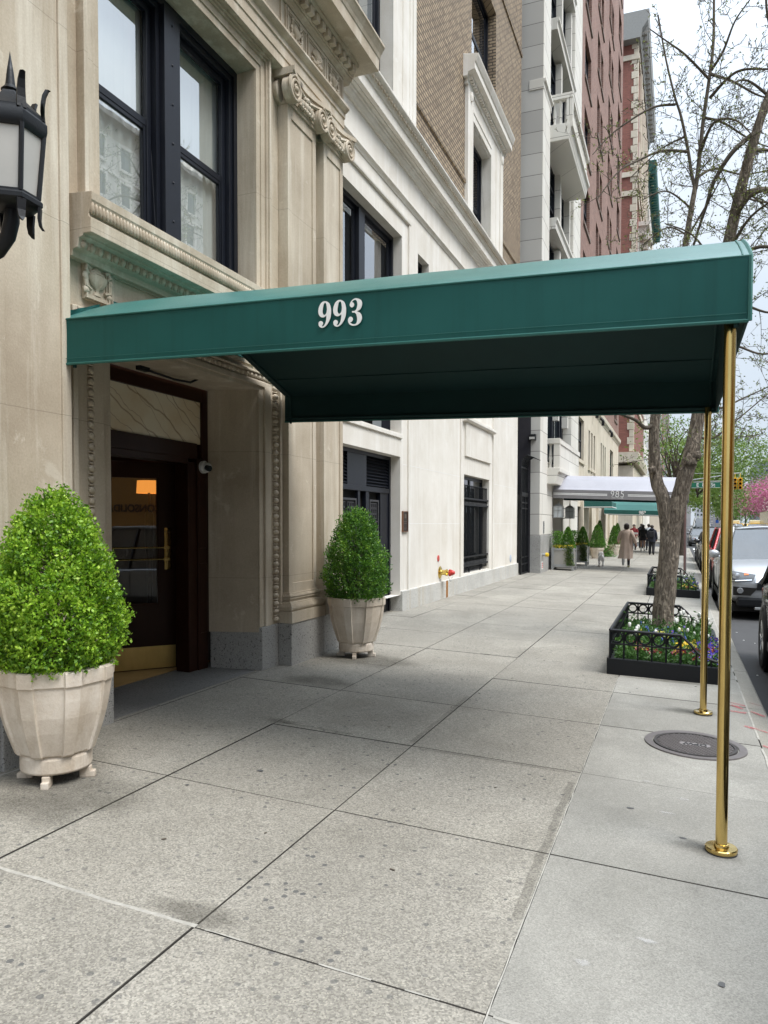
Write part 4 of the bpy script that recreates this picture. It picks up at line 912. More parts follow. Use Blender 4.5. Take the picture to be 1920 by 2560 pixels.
for z,w in((.955,.05),(.935,.07),(.915,.075),(.895,.05)): mb.box(-4.316,-4.3145,13.76-w/2,13.76+w/2,z-.004,z+.004)
build(mb,'sign_lettering',plain('faded_red',(.75,.25,.2),.6),rd)
sp=thing('standpipe','brass fire hose inlet with red cap and chain on the white wall','standpipe',(-4.33,13.88,.64))
mb=MB(); mb.lathe([(.125,0),(.125,.008),(.10,.022),(.06,.03),(.05,.06),(.052,.12),(.066,.125),(.066,.15),(.05,.155),(.045,.19)],(-4.33,13.88,.645),28,axis='x'); mb.tube([(-4.2,13.88,.645),(-4.17,13.82,.60)],.022,10); build(mb,'brass_body',plain('polished_yellow_brass',(.75,.55,.16),.2,1.,.3,20),sp,smooth=35)
mb=MB(); mb.lathe([(.05,.185),(.062,.19),(.062,.235),(.05,.245)],(-4.33,13.88,.645),12,axis='x'); mb.lathe([(.04,.24),(.05,.26),(.03,.30),(0,.305)],(-4.33,13.88,.645),16,axis='x')
for a in range(3): mb.ell((-4.12,13.88+.06*math.cos(a*2.1),.645+.06*math.sin(a*2.1)),(.02,.018,.018),8,5)
build(mb,'red_cap',M['redp'],sp,smooth=40)
mb=MB(); 
for k in range(14):
    t=k/13; xx=-4.06-.10*t; z=.62-.14*math.sin(PI*t); mb.ell((xx,13.86,z),(.010,.006,.007),6,4)
build(mb,'chain',M['steel'],sp)
# ================================================================ neighbouring buildings
M['glime']=brick('grey_limestone_ashlar',(.50,.485,.45),(.46,.445,.415),(.16,.15,.14),bw=40,rh=.63,ms=.009,big=.12,bs=.3)
M['plime']=brick('pale_limestone_ashlar',(.66,.63,.56),(.62,.59,.53),(.26,.24,.21),bw=1.9,rh=.63,ms=.010,big=.1,bs=.3)
def root(name,label,loc,cat='building'): return thing(name,label,cat,loc)
# ---- iron gate of the alley
gt=root('iron_gate','tall black iron double gate with curved spikes between the white wall and grey stone building',(-4.24,21.9,.1),'gate')
mb=MB(); X=-4.24; a,b=21.38,22.45
frame4(mb,X-.03,X+.03,a,b,.12,2.45,.05); mb.box(X-.03,X+.03,21.89,21.94,.17,2.40); mb.box(X-.035,X+.035,a,b,2.45,2.52)
for z in(.42,.62,2.05,2.22): mb.box(X-.02,X+.02,a,b,z-.02,z+.02)
build(mb,'gate_frame',M['black'],gt)
mb=MB(); y=a+.07
while y<b-.04: mb.box(X-.012,X+.012,y-.009,y+.009,.17,2.40); y+=.072
build(mb,'gate_bars',M['black'],gt)
mb=MB(); y=a+.04
while y<b: mb.tube([(X,y,2.5),(X,y,3.3),(X+.05,y,3.5),(X+.18,y,3.58),(X+.38,y,3.50)],.011,4); y+=.075
mb.box(X-.015,X+.015,a,b,3.22,3.26); mb.tube([(X+.2,a,3.58),(X+.2,b,3.58)],.012,5); build(mb,'curved_spikes',M['black'],gt)
mb=MB(); mb.box(X-.25,X-.2,a,b,.1,2.45); build(mb,'backing_sheet',M['dark'],gt)
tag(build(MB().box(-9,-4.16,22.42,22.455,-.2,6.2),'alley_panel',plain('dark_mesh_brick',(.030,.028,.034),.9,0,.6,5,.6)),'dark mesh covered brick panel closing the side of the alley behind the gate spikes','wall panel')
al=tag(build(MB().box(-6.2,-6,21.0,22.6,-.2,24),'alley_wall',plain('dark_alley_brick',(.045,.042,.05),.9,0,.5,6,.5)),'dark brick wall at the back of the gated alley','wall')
# ---- grey limestone house with balconies
GL=root('limestone_house','narrow pale grey limestone house with stone balconies and tall dark windows beside the alley',(-4,26.5,0))
XF=-3.87
mb=MB(); mb.box(-12,XF-.02,22.46,22.60,0,27,0); mb.box(-12,-4.35,22.60,31.4,0,27,0)
build(mb,'side_wall',M['glime'],GL)
mb=MB(); mb.box(-4.35,XF,22.462,23.72,1.25,27); mb.box(-4.35,XF,29.3,31.4,0,27); mb.box(-4.35,XF-.06,23.98,25.35,1.25,2.9); mb.box(-4.35,XF-.05,23.72,29.3,2.9,3.6); mb.box(-4.35,XF-.06,27.75,29.3,0,2.9)
build(mb,'front_pier',M['plime'],GL,bevel=.015)
mb=MB(); mb.box(-4.36,XF+.03,22.455,23.75,-.2,1.25); mb.box(-4.36,XF-.04,23.96,25.37,-.2,1.25); build(mb,'granite_base',M['gran'],GL,bevel=.01)
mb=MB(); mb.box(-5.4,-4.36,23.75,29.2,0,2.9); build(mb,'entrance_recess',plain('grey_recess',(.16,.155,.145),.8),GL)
def ledge(z,y0,y1,xo,h=.55): 
    mb=MB(); profy(mb,[(-4.3,z),(xo-.06,z),(xo-.06,z+h*.55),(xo-.02,z+h*.7),(xo,z+h*.72),(xo,z+h),(-4.3,z+h)],y0,y1); return build(mb,'stone_ledge',M['plime'],GL,bevel=.01)
for k in range(8):
    z=4.75+3.2*k
    mb=MB(); X=-4.20; z9=3.45 if k==0 else z+.55; frame4(mb,X-.1,X,23.75,29.28,z9,z+3.2,.09)
    for y in(24.5,25.2,26.5,26.9,28.2,28.7): mb.box(X-.1,X+.03,y,y+.09,z9+.09,z+3.11)
    for zz in(1.2,1.9,2.5): mb.box(X-.06,X+.005,23.9,29.2,z+zz,z+zz+.04)
    f=build(mb,'window',M['navy'],GL)
    g=MB(); g.quad((X-.05,23.8,z9+.05),(X-.05,29.2,z9+.05),(X-.05,29.2,z+3.1),(X-.05,23.8,z+3.1)); build(g,'pane',M['fglass'],f,norm=False)
    mb=MB(); 
    for y in(24.0,26.62,28.95): build(MB().box(-4.2,-3.98,y,y+.26,z+.5,z+3.2),'mullion',M['plime'],GL)
    if k not in(0,3): ledge(z+.1,24.9,29.2,-3.80,.38)
    pass
for zb in(14.45,): ledge(zb,22.44,23.9,-3.80,.3)
def balcony(z,y0,y1,xo,solid):
    mb=MB(); profy(mb,[(-4.2,z),(xo-.14,z),(xo-.06,z+.36),(xo,z+.38),(xo,z+.52),(-4.2,z+.52)],y0,y1); s=build(mb,'balcony_slab',M['plime'],GL,bevel=.012)
    mb=MB(); mb.box(-4.1,xo-.01,y0,y0+.22,z+1.28,z+1.45); mb.box(xo-.23,xo-.01,y0+.22,y1,z+1.28,z+1.45); build(mb,'balcony_rail',M['plime'],s,bevel=.01)
    mb=MB(); L=[(x,y0+.12) for x in(-4.02,-3.84,-3.66)]+([] if solid else [(xo-.12,y0+.35+.28*k) for k in range(int((y1-y0-.4)/.28))])
    for x,y in L:
        if x<xo-.05: mb.lathe([(.05,z+.52),(.05,z+.57),(.035,z+.62),(.062,z+.82),(.035,z+1.12),(.035,z+1.2),(.055,z+1.24),(.055,z+1.28)],(x,y,0),10)
    if solid: mb.box(xo-.16,xo-.04,y0+.3,y1-.1,z+.52,z+1.28)
    mb.box(xo-.21,xo-.02,y0+.02,y0+.22,z+.52,z+1.28)
    build(mb,'baluster',M['plime'],s,smooth=40)
    mb=MB(); mb.box(-4.1,xo-.3,y0+.4,y1,z+.525,z+.535); build(mb,'balcony_floor',M['gran'],s)
balcony(2.88,24.05,29.2,-3.52,True); balcony(13.75,24.25,28.9,-3.25,False)
# ---- silver grey awning and its neighbours
def awn(name,label,x0,x1,y0,y1,zl,zr,prof,val,mt,mv,loc):
    r_=root(name,label,loc,'awning'); z=lambda x:zl+(zr-zl)*(x-x0)/(x1-x0)
    mb=MB(); sheet(mb,x0,x1,prof,lambda x,h:z(x)+h,8,.003); mb.add([(x1,y,z(x1)+h) for y,h in prof],[tuple(range(len(prof)))]); o=build(mb,'canvas',mt,r_,smooth=10,norm=False); mb=MB(); LP=shrink(prof); sheet(mb,x0,x1-.012,LP,lambda x,h:z(x)+h,8,.0); mb.add([(x1-.012,y,z(x1)+h) for y,h in LP],[tuple(range(len(LP)))]); build(mb,'lining',M['lining'],r_,norm=False)
    mb=MB(); mb.add([(x0,y0-.006,z(x0)),(x1,y0-.006,z(x1)),(x1,y0-.006,z(x1)+val),(x0,y0-.006,z(x0)+val),(x0,y0-.012,z(x0)),(x1,y0-.012,z(x1)),(x1,y0-.012,z(x1)+val),(x0,y0-.012,z(x0)+val)],[(0,1,2,3),(4,7,6,5),(3,2,6,7),(0,4,5,1)]); build(mb,'valance',mv,r_)
    for y in(y0+.06,y1-.06): build(MB().tube([(x1-.07,y,gz(x1)),(x1-.07,y,z(x1)+.05)],.025,10),'pole',M['steel'],r_,smooth=50)
    return r_,z
PR=[(25.1,0),(25.1,.29),(25.2,.36),(25.36,.52),(25.55,.66),(25.85,.78),(26.35,.82),(26.85,.78),(27.15,.66),(27.34,.52),(27.5,.36),(27.6,.29),(27.6,0)]
r_,z=awn('awning','silver grey awning with white stripes and the number 985 over the pavement',-3.9,.298,25.1,27.6,2.464,2.306,PR,.29,M['grey'],M['greyd'],(-1.8,26.3,2.3))
mb=MB()
for a,b in((-3.88,-2.16),(-1.52,.28)):
    for h in(.115,.155): mb.add([(a,25.086,z(a)+h),(b,25.086,z(b)+h),(b,25.086,z(b)+h+.022),(a,25.086,z(a)+h+.022)],[(0,1,2,3)])
build(mb,'white_stripe',M['whitep'],r_,norm=False)
def strokes(pts,w,mw,parent,name='numeral'):
    mb=MB()
    for path in pts: mb.tube([(x,y,0) for x,y in path],w,6)
    o=build(mb.xf(mw),name,M['whitep'],parent,norm=False)
TXT=lambda x,y,zz,s=.0375:Matrix.Translation((x,y,zz))@Matrix.Rotation(s,4,'Y')@Matrix.Rotation(PI/2,4,'X')
k9=.19/470; el=lambda cx,cy,rx,ry,n=20,a0=0,a1=2*PI:[(cx+rx*math.cos(a0+(a1-a0)*k/n),cy+ry*math.sin(a0+(a1-a0)*k/n)) for k in range(n+1)]
strokes([el(0,.135,.043,.05),el(-.065,.14,.108,.14,14,-1.15,.0)],.009,TXT(-2.0,25.086,z(-2.0)+.087),r_)
strokes([el(0,.048,.048,.048),el(0,.14,.040,.044)],.009,TXT(-1.85,25.086,z(-1.85)+.087),r_)
strokes([el(-.005,.055,.05,.055,18,-2.4,1.9),[(-.022,.105),(-.022,.185)],[(-.026,.183),(.045,.187)]],.009,TXT(-1.70,25.086,z(-1.70)+.087),r_)
text_obj('lettering','PARK AVENUE',.055,M['whitep'],r_,TXT(-1.84,25.085,z(-1.84)+.05),.001)
P3=[(42,0),(42,.255),(42.1,.32),(42.4,.55),(42.8,.73),(43.4,.78),(44.0,.73),(44.4,.55),(44.7,.32),(44.8,.255),(44.8,0)]
r3,z3=awn('awning','dark green awning with white edge and the number 983 behind the silver awning',-3.77,.3,42,44.8,2.13,2.0,P3,.255,plain('teal_canvas',(.045,.19,.17),.6,0,.3,2),M['green2'],(-1.8,43.4,2.0))
mb=MB(); mb.add([(-3.77,41.98,z3(-3.77)),(.3,41.98,z3(.3)),(.3,41.98,z3(.3)+.03),(-3.77,41.98,z3(-3.77)+.03)],[(0,1,2,3)]); build(mb,'white_edge',M['whitep'],r3,norm=False)
text_obj('numeral','983',.24,M['whitep'],r3,TXT(-1.79,41.975,z3(-1.79)+.13,.03),.002,bold=.012)
aw3=root('door_awning','small green door awning with white edge on the cream wall behind the silver awning',(-3.5,34,2.4),'awning')
mb=MB(); mb.prism([(-3.93,2.36),(-2.72,2.33),(-2.72,2.56),(-2.85,2.66),(-3.93,3.0)],'y',33.95,36.3); build(mb,'canvas',M['green2'],aw3)
mb=MB(); mb.box(-3.93,-2.70,33.935,33.945,2.33,2.365); mb.box(-2.715,-2.70,33.95,36.3,2.33,2.365); build(mb,'white_edge',M['whitep'],aw3)
# ---- cream base and red brick tower of the next house
RB=root('brick_tower','tall red brick apartment house with a cream limestone base beyond the grey house',(-4,43,0))
XR=-3.95
hol=[(31.95,34.0,4.35,6.15,.2),(47.5,49.8,4.35,6.2,.2),(31.9,33.4,.6,2.35,.2),(36.5,37.6,.2,2.3,.2),(40,41.5,.5,2.3,.2)]
sl=[(35.8+1.15*k,36.45+1.15*k,4.25,6.0,.25) for k in range(3)]+[(41.7+1.15*k,42.35+1.15*k,4.25,6.0,.25) for k in range(3)]
mb=MB(); wallf(mb,XR,31.4,54.2,-.2,7.2,hol+sl); mb.quad((XR,54.2,-.2),(-20,54.2,-.2),(-20,54.2,7.2),(XR,54.2,7.2)); build(mb,'cream_base',M['cream'],RB,norm=False)
mb=MB(); profy(mb,[(XR-.1,7.0),(XR+.02,7.0),(XR+.05,7.1),(XR+.14,7.2),(XR+.16,7.42),(XR-.1,7.5)],31.42,54.3)
for y in(33,36.5,39.8,43.5,46.5,50,52.7): mb.box(XR,XR+.12,y,y+.25,-.2,2.6)
build(mb,'stone_belt',M['cream'],RB,bevel=.01)
mb=MB()
for y in(37.5,40.5,46.0): mb.tube([(XR+.1,y,7.15),(XR+.22,y,7.0),(XR+.2,y,6.75)],.08,6)
build(mb,'black_bracket',M['black'],RB)
for h in hol+sl:
    mb=MB(); X=XR-.12; w=.07 if h[1]-h[0]>1 else .04; frame4(mb,X-.05,X,h[0],h[1],h[2],h[3],w)
    if h[1]-h[0]>1: mb.box(X-.05,X+.01,h[0],h[1],(h[2]+h[3])/2-.03,(h[2]+h[3])/2+.03)
    f=build(mb,'window',M['navy'],RB); g=MB(); g.quad((X-.03,h[0],h[2]),(X-.03,h[1],h[2]),(X-.03,h[1],h[3]),(X-.03,h[0],h[3])); build(g,'pane',M['fglass'],f,norm=False)
    if h[2]>3:
        mb=MB(); mb.box(XR-.05,XR+.07,h[0]-.1,h[1]+.1,h[2]-.14,h[2]); build(mb,'window_sill',M['cream'],RB)
cols=[(33.0,35.3),(38.0,39.25),(39.6,40.8),(43.8,45.1),(45.5,46.8),(50.4,52.6)]
rows=[8.45+3.06*k for k in range(12)]
mb=MB(); wallf(mb,XR,31.4,54.2,7.45,46,[(a,b,z,z+1.85,.22) for a,b in cols for z in rows]); mb.quad((XR,54.2,7.4),(-20,54.2,7.4),(-20,54.2,46),(XR,54.2,46)); mb.quad((XR,31.4,7.4),(-20,31.4,7.4),(-20,31.4,46),(XR,31.4,46))
build(mb,'brick_wall',M['brickr'],RB,norm=False)
M['bsill']=plain('brown_sill',(.20,.15,.12),.8)
for z in rows:
    for a,b in cols:
        mb=MB(); X=XR-.14; frame4(mb,X-.05,X,a,b,z,z+1.85,.06); mb.box(X-.05,X+.01,a,b,z+.9,z+.96)
        if b-a>2: mb.box(X-.05,X+.01,(a+b)/2-.04,(a+b)/2+.04,z+.06,z+1.79)
        f=build(mb,'window',M['navy'],RB); g=MB(); g.quad((X-.03,a,z),(X-.03,b,z),(X-.03,b,z+1.85),(X-.03,a,z+1.85)); build(g,'pane',M['fglass'],f,norm=False); build(MB().box(XR-.03,XR+.06,a-.08,b+.08,z-.16,z-.02),'window_sill',M['bsill'],f)
# ---- far brick house with white quoins and heavy cornice
QB=root('quoined_building','far red brick house with white stone quoins and a heavy cornice across the side street',(-4,80,0))
XQ=-3.95; YQ=72
mb=MB(); mb.box(-16,XQ,YQ,92,8.2,45.2); build(mb,'brick_wall',M['brickd'],QB)
build(MB().box(-16,XQ+.02,YQ-.02,92.02,-.3,7.0),'stone_base',M['cream'],QB); mb=MB(); profy(mb,[(-16,7.0),(XQ+.35,7.3),(XQ+.5,7.9),(XQ+.5,8.2),(-16,8.2)],YQ-.5,92.4)
build(mb,'stone_ledge',M['cream'],QB)
for z in(12.6,31.5,33.2,43.6): build(MB().box(-16,XQ+.14,YQ-.14,92.1,z,z+.45),'stone_band',M['cream'],QB)
mb=MB(); z=8.3; k=0
while z<45:
    w=.55 if k%2 else .36; mb.box(XQ-w,XQ+.05,YQ-.05,YQ+w,z,z+.62); z+=.66; k+=1
for y in range(7): mb.box(XQ,XQ+.25,74.5+2.5*y,75.0+2.5*y,33.6,43.6)
build(mb,'quoins',M['cream'],QB,bevel=.02)
mb=MB(); profy(mb,[(-16,45.0),(XQ+.2,45.0),(XQ+.35,45.7),(XQ+.85,46.4),(XQ+.95,47.3),(-16,47.6)],YQ-.9,92.6)
y=YQ-.3
while y<92: mb.box(XQ,XQ+.75,y,y+.35,45.5,46.35); y+=1.0
x=XQ-.2
while x>-8: mb.box(x-.35,x,YQ-.75,YQ,45.5,46.35); x-=1.
build(mb,'cornice',plain('grey_cornice',(.30,.30,.285),.8),QB)
for z in[14+3.3*k for k in range(5)]+[35.2,38.5]:
    for y in(74.5,78,81.5,85,88.5): 
        mb=MB(); mb.box(XQ-.05,XQ+.03,y,y+1.3,z,z+1.9); f=build(mb,'window',M['fglass'],QB); mb=MB(); frame4(mb,XQ+.0,XQ+.10,y-.15,y+1.45,z-.2,z+2.1,.15); build(mb,'frame',M['white'],f)
for y in(76,80,84,88):
    mb=MB(); mb.box(XQ,XQ+1.0,y,y+2,30.2,30.6); mb.box(XQ,XQ+.7,y+.2,y+.6,29.4,30.2); mb.box(XQ,XQ+.7,y+1.4,y+1.8,29.4,30.2); mb.box(XQ+.9,XQ+1.0,y,y+2,30.6,31.5)
    build(mb,'balcony',M['white'],QB)
GB=root('corner_building','distant white house with a dark green metal cornice beyond the quoined brick house',(-4,100,0))
mb=MB(); mb.box(-16,-3.9,93,115,-.3,42); build(mb,'wall',M['white'],GB)
mb=MB(); profy(mb,[(-16,42),(-3.8,42),(-3.6,42.4),(-2.95,42.8),(-2.9,43.6),(-16,43.8)],92.2,115.5)
y=92.3
while y<115: mb.box(-3.8,-3.0,y,y+.3,42.1,42.75); y+=.8
build(mb,'green_cornice',M['green2'],GB)
for z in[8+3.3*k for k in range(10)]:
    for y in(95,99,103,107,111): build(MB().box(-3.95,-3.87,y,y+1.3,z,z+1.9),'window',M['fglass'],GB)
for i,(x0,x1,y0,y1,h,c,lb) in enumerate(((-30,-3.9,117,190,38,(.42,.36,.28),'tan apartment block far down the left side of the avenue'),(-30,-3.9,200,330,44,(.30,.17,.13),'brown brick apartment block farthest down the left side of the avenue'),
    (44,70,330,400,34,(.28,.20,.17),'distant brown apartment house on the right side of the avenue'),(47,75,520,590,41,(.22,.23,.28),'tall dark glass tower far off on the right'),(56,90,540,640,47,(.50,.33,.22),'tall tan brick tower at the right edge of the skyline'),
    (13,21,640,680,26,(.55,.55,.56),'pale slab block closing the far end of the avenue'),(22.5,26,620,650,15.5,(.42,.42,.46),'grey tower with white balconies at the end of the avenue'),(28,44,660,690,22,(.48,.44,.42),'pale brown block behind the pink trees far away'),(-30,10,700,760,30,(.40,.38,.37),'grey office block hidden behind the green tree'))):
    b=root('far_building',lb,((x0+x1)/2,(y0+y1)/2,0)); build(MB().box(x0,x1,y0,y1,-.4,h),'wall',plain('far_wall',c,.9,0,.3,.3),b)
    mb=MB(); z=5.
    while z<h-2:
        if x0<0: 
            y=y0+2
            while y<y1-2: mb.box(x1-.1,x1+.05,y,y+1.5,z,z+1.8); y+=4.2
        else:
            x=x0+.8
            while x<x1-1: mb.box(x,x+1.3,y0-.06,y0+.1,z,z+1.7); x+=2.6
            y=y0+2
            while y<y1-2 and x0>20: mb.box(x0-.06,x0+.1,y,y+1.5,z,z+1.7); y+=4.5
        z+=3.2
    struct(build(mb,'window',M['fglass'],b),'stuff')
    if i==6:
        mb=MB(); z=2
        while z<15: mb.box(23.,24.6,619,620,z,z+.5); z+=1.3
        build(mb,'balcony',M['white'],b)
# ---- the houses across the avenue (seen in reflections)
def opp(y0,y1,h,c,lb):
    b=root('avenue_building',lb,(46,(y0+y1)/2,0)); build(MB().box(44,60,y0,y1,-.4,h),'wall',stone('opp_stone',c,tuple(x*.8 for x in c),tuple(min(1,x*1.2) for x in c),bs=.1),b)
    mb=MB(); fr_=MB(); z=2.
    while z<h-3:
        y=y0+2.2; 
        while y<y1-2: mb.box(43.9,44.05,y,y+1.4,z,z+2.1); frame4(fr_,43.75,43.98,y-.25,y+1.65,z-.25,z+2.4,.25); y+=3.6
        fr_.box(43.8,44.0,y0,y1,z-1.0,z-.75); z+=3.5
    struct(build(mb,'window',M['fglass'],b),'stuff'); build(fr_,'window_trim',M['white'],b)
    mb=MB(); profy(mb,[(44.2,h-1.5),(43.4,h-1),(42.7,h-.4),(42.6,h),(44.2,h+.3)],y0-.5,y1+.5); mb.box(46,50,y0+4,y0+9,h,h+6); mb.box(46,49,y1-9,y1-6,h,h+4); build(mb,'cornice',M['white'],b)
opp(-34,2,30,(.34,.22,.17),'red brick house with white trim across the avenue, seen in the window glass')
opp(4,38,27,(.62,.58,.50),'white ornate house across the avenue, seen in the window glass')
opp(40,84,41,(.66,.63,.57),'tall white apartment house across the avenue behind the camera side')
opp(-80,-36,34,(.48,.42,.34),'beige apartment house across the avenue, mirrored small in the brass poles')
# ---- wall lanterns, intercom and fittings by the silver awning
def lant(x,y,z,lb):
    r2=root('wall_lantern',lb,(x-.15,y,z),'wall lantern'); mb=MB()
    frame4(mb,x-.15,x-.13,y-.15,y+.15,z,z+.38,.02); frame4(mb,x+.13,x+.15,y-.15,y+.15,z,z+.38,.02)
    for a in(-.15,.13):
        for z_ in(z,z+.36,z+.24): mb.box(x-.13,x+.13,y+a,y+a+.02,z_,z_+.02)
        mb.box(x-.01,x+.01,y+a,y+a+.02,z+.02,z+.36)
    mb.lathe([(.21,z+.38),(.11,z+.44),(.09,z+.45),(.03,z+.47),(.025,z+.53),(0,z+.55)],(x,y,0),4,ph=PI/4); mb.tube([(x-.33,y,z+.4),(x-.15,y,z+.34)],.015,6); mb.tube([(x-.33,y,z-.02),(x-.15,y,z+.02)],.015,6)
    build(mb,'lantern_frame',M['steel'],r2); build(MB().box(x-.125,x+.125,y-.125,y+.125,z+.02,z+.36),'lantern_pane',plain('milky_pane',(.60,.63,.64),.3,0,.2,3),r2)
lant(-3.74,25.3,1.81,'grey square wall lantern at the near side of the silver awning'); lant(-3.60,27.05,1.79,'grey square wall lantern at the far side of the silver awning')
hy_=root('wall_hydrant','small yellow capped water inlet with a sign plate on the grey stone pillar',(-3.83,22.9,.65),'water inlet')
mb=MB(); mb.lathe([(.06,0),(.06,.02),(.04,.03),(.04,.12)],(-3.84,22.75,.66),14,axis='x'); build(mb,'inlet_body',M['steel'],hy_,smooth=40)
mb=MB(); mb.lathe([(.06,.10),(.065,.12),(.06,.18),(.03,.2)],(-3.84,22.75,.66),14,axis='x'); build(mb,'yellow_cap',plain('yellow_paint',(.75,.50,.03),.4),hy_,smooth=40)
mb=MB(); mb.box(-3.84,-3.83,22.62,22.86,.22,.46); build(mb,'sign_plate',M['whitep'],hy_)
mb=MB(); 
for z in(.26,.32,.38): mb.box(-3.8299,-3.827,22.64,22.84,z,z+.03)
build(mb,'sign_lettering',M['redp'],hy_)
ic=root('intercom','narrow grey intercom panel on the grey stone pillar',(-3.87,23.1,1.5),'intercom')
mb=MB(); mb.box(-3.87,-3.855,23.0,23.2,1.30,1.68); build(mb,'intercom_plate',M['steel'],ic); mb=MB()
for k in range(6): mb.box(-3.856,-3.85,23.05,23.15,1.34+.05*k,1.36+.05*k)
build(mb,'button',M['black'],ic)
fl=root('wall_floodlight','small black floodlight high on the grey stone pillar',(-4.1,22.4,4.2),'floodlight')
mb=MB(); mb.box(-4.2,-4.0,22.30,22.46,4.12,4.28); build(mb,'lamp_housing',M['black'],fl); mb=MB(); mb.box(-4.18,-4.02,22.29,22.30,4.13,4.2); build(mb,'lamp_glass',M['frost'],fl)
# ================================================================ trees and planting
def smooth_path(p,k=6):
    p=[Vector(q) for q in p]; o=[]
    for i in range(len(p)-1):
        a,b,c,d=p[max(i-1,0)],p[i],p[i+1],p[min(i+2,len(p)-1)]
        for q in range(k):
            t=q/k; o.append(.5*((2*b)+(c-a)*t+(2*a-5*b+4*c-d)*t*t+(3*b-a-3*c+d)*t**3))
    o.append(p[-1]); return o
def limb(mb,pts,r0,r1,n=14,k=8,rough=.06,base=0.):
    P=smooth_path(pts,k); L=len(P); o=len(mb.v)
    rad=[(r0+(r1-r0)*i/(L-1))*(1+base*math.exp(-i/3.)) for i in range(L)]
    mb.tube(P,rad,n)
    for i in range(L):
        for j in range(n):
            q=o+i*n+j; v=Vector(mb.v[q]); e=v-P[i]; s=1+rough*(noise.noise(v*9)+.8*noise.noise(Vector((math.cos(j*2*PI/n)*3,math.sin(j*2*PI/n)*3,P[i].z*2.2))))*1.4
            mb.v[q]=tuple(P[i]+e*s)
    return P
RT=random.Random(21)
def grow(mb,p,d,L,r,lvl,buds,leaf,droop=0.,spur=.07):
    n=max(4,int(L/.16)); pts=[p.copy()]; d=d.normalized(); c=Vector((RT.gauss(0,1),RT.gauss(0,1),RT.gauss(0,.6)))*.10
    for i in range(n):
        d=(d+c*.35+Vector((RT.gauss(0,.09),RT.gauss(0,.09),RT.gauss(0,.08)+.035-droop))).normalized(); pts.append(pts[-1]+d*(L/n))
    rad=[r*(1-.82*i/n) for i in range(n+1)]
    mb.tube(pts,rad,7 if r>.03 else 5 if r>.012 else 3,cap=False)
    if lvl>0:
        s=RT.choice((-1,1))
        step=.20 if lvl>1 else .15
        k=step*1.5
        while k<L*.97:
            i=min(n-1,int(k/L*n)); t=(pts[i+1]-pts[i]).normalized(); q=t.orthogonal().normalized(); q.rotate(Matrix.Rotation(RT.uniform(0,2*PI),3,t))
            a=RT.uniform(.7,1.15); dd=t*math.cos(a)+q*math.sin(a)
            grow(mb,pts[i],dd,L*RT.uniform(.3,.6)*(1-.4*k/L),max(.0035,rad[i]*.5),lvl-1,buds,leaf,droop*.6,spur); k+=step*1.0*RT.uniform(.6,1.5)
    if lvl<=1:
        k=.05
        while k<L:
            i=min(n-1,int(k/L*n)); f=k/L*n-i; b=pts[i].lerp(pts[i+1],f); e=Vector((RT.gauss(0,1),RT.gauss(0,1),RT.gauss(.3,1))).normalized()
            l=spur*RT.uniform(.5,1.3); mb.tube([b,b+e*l*.6,b+e*l+Vector((0,0,.008))],[.0032,.0038,.005],3,cap=False); buds.append(b+e*l); k+=RT.uniform(.05,.13)
    return pts
# ---- the street tree in the bed
T1=thing('street_tree','large forked street tree with bare budding branches growing in the near flower bed','tree',(-.13,10.6,0))
Y0=10.6; V=Vector
mb=MB()
limb(mb,[(-.185,Y0,-.02),(-.165,Y0,.5),(-.112,Y0,1.15),(-.095,Y0+.01,1.66)],.138,.124,22,9,.06,.28)
Lp=limb(mb,[(-.125,Y0,1.52),(-.195,Y0,1.95),(-.275,Y0+.02,2.17),(-.315,Y0,2.55),(-.305,Y0,3.03),(-.20,Y0+.1,3.9),(-.05,Y0+.2,4.7),(.04,Y0+.2,5.35),(.15,Y0+.2,6.1)],.098,.030,18,7,.05)
Rp=limb(mb,[(-.09,Y0,1.47),(-.01,Y0-.02,1.85),(.085,Y0-.03,2.26),(.165,Y0,2.62),(.22,Y0+.05,3.0),(.36,Y0-.1,4.1),(.58,Y0-.2,5.35),(.77,Y0-.3,6.2),(.90,Y0-.35,6.65),(1.15,Y0-.4,7.3)],.118,.043,18,7,.05)
for p,r in(((.13,Y0-.09,2.42),.085),((.20,Y0-.07,2.50),.07),((-.33,Y0-.1,2.32),.05),((.1,Y0-.08,2.18),.05)): mb.ell(p,(r,r*.8,r),12,8,0,.5,p[0]*9)
tr=build(mb,'trunk',M['bark'],T1,smooth=60)
mb=MB(); buds=[]
def main(pts,r0,r1,lvl=1,kids=None,ln=1.,sp=.22,side=None):
    P=smooth_path(pts,6); n=len(P); mb.tube(P,[r0+(r1-r0)*i/(n-1) for i in range(n)],10)
    tot=sum((b-a).length for a,b in zip(P,P[1:])); k=.12; 
    while k<tot:
        i=min(n-2,int(k/tot*n)); t=(P[i+1]-P[i]).normalized(); q=t.orthogonal().normalized(); q.rotate(Matrix.Rotation(RT.uniform(0,2*PI),3,t)); q.y*=.8
        a=RT.uniform(.8,1.25); dd=t*math.cos(a)+q*math.sin(a); grow(mb,P[i],dd,ln*RT.uniform(.4,1.25)*(1-.35*k/tot),max(.005,(r0+(r1-r0)*i/n)*.32),lvl,buds,None); k+=sp*.85*RT.uniform(.5,1.5)
    return P
YU=Y0+.2
main([(.15,YU,6.05),(.10,YU,6.25),(.05,YU,6.58),(-.04,YU-.05,7.0),(-.12,YU-.1,7.25),(-.24,YU-.15,7.75),(-.34,YU-.2,8.3)],.026,.009,1,ln=.8)
main([(.15,YU,6.05),(.18,YU,6.3),(.235,YU+.03,6.95),(.296,YU+.05,7.45),(.343,YU+.1,7.95),(.345,YU+.15,8.6),(.36,YU+.2,9.4)],.03,.013,1,ln=.9)
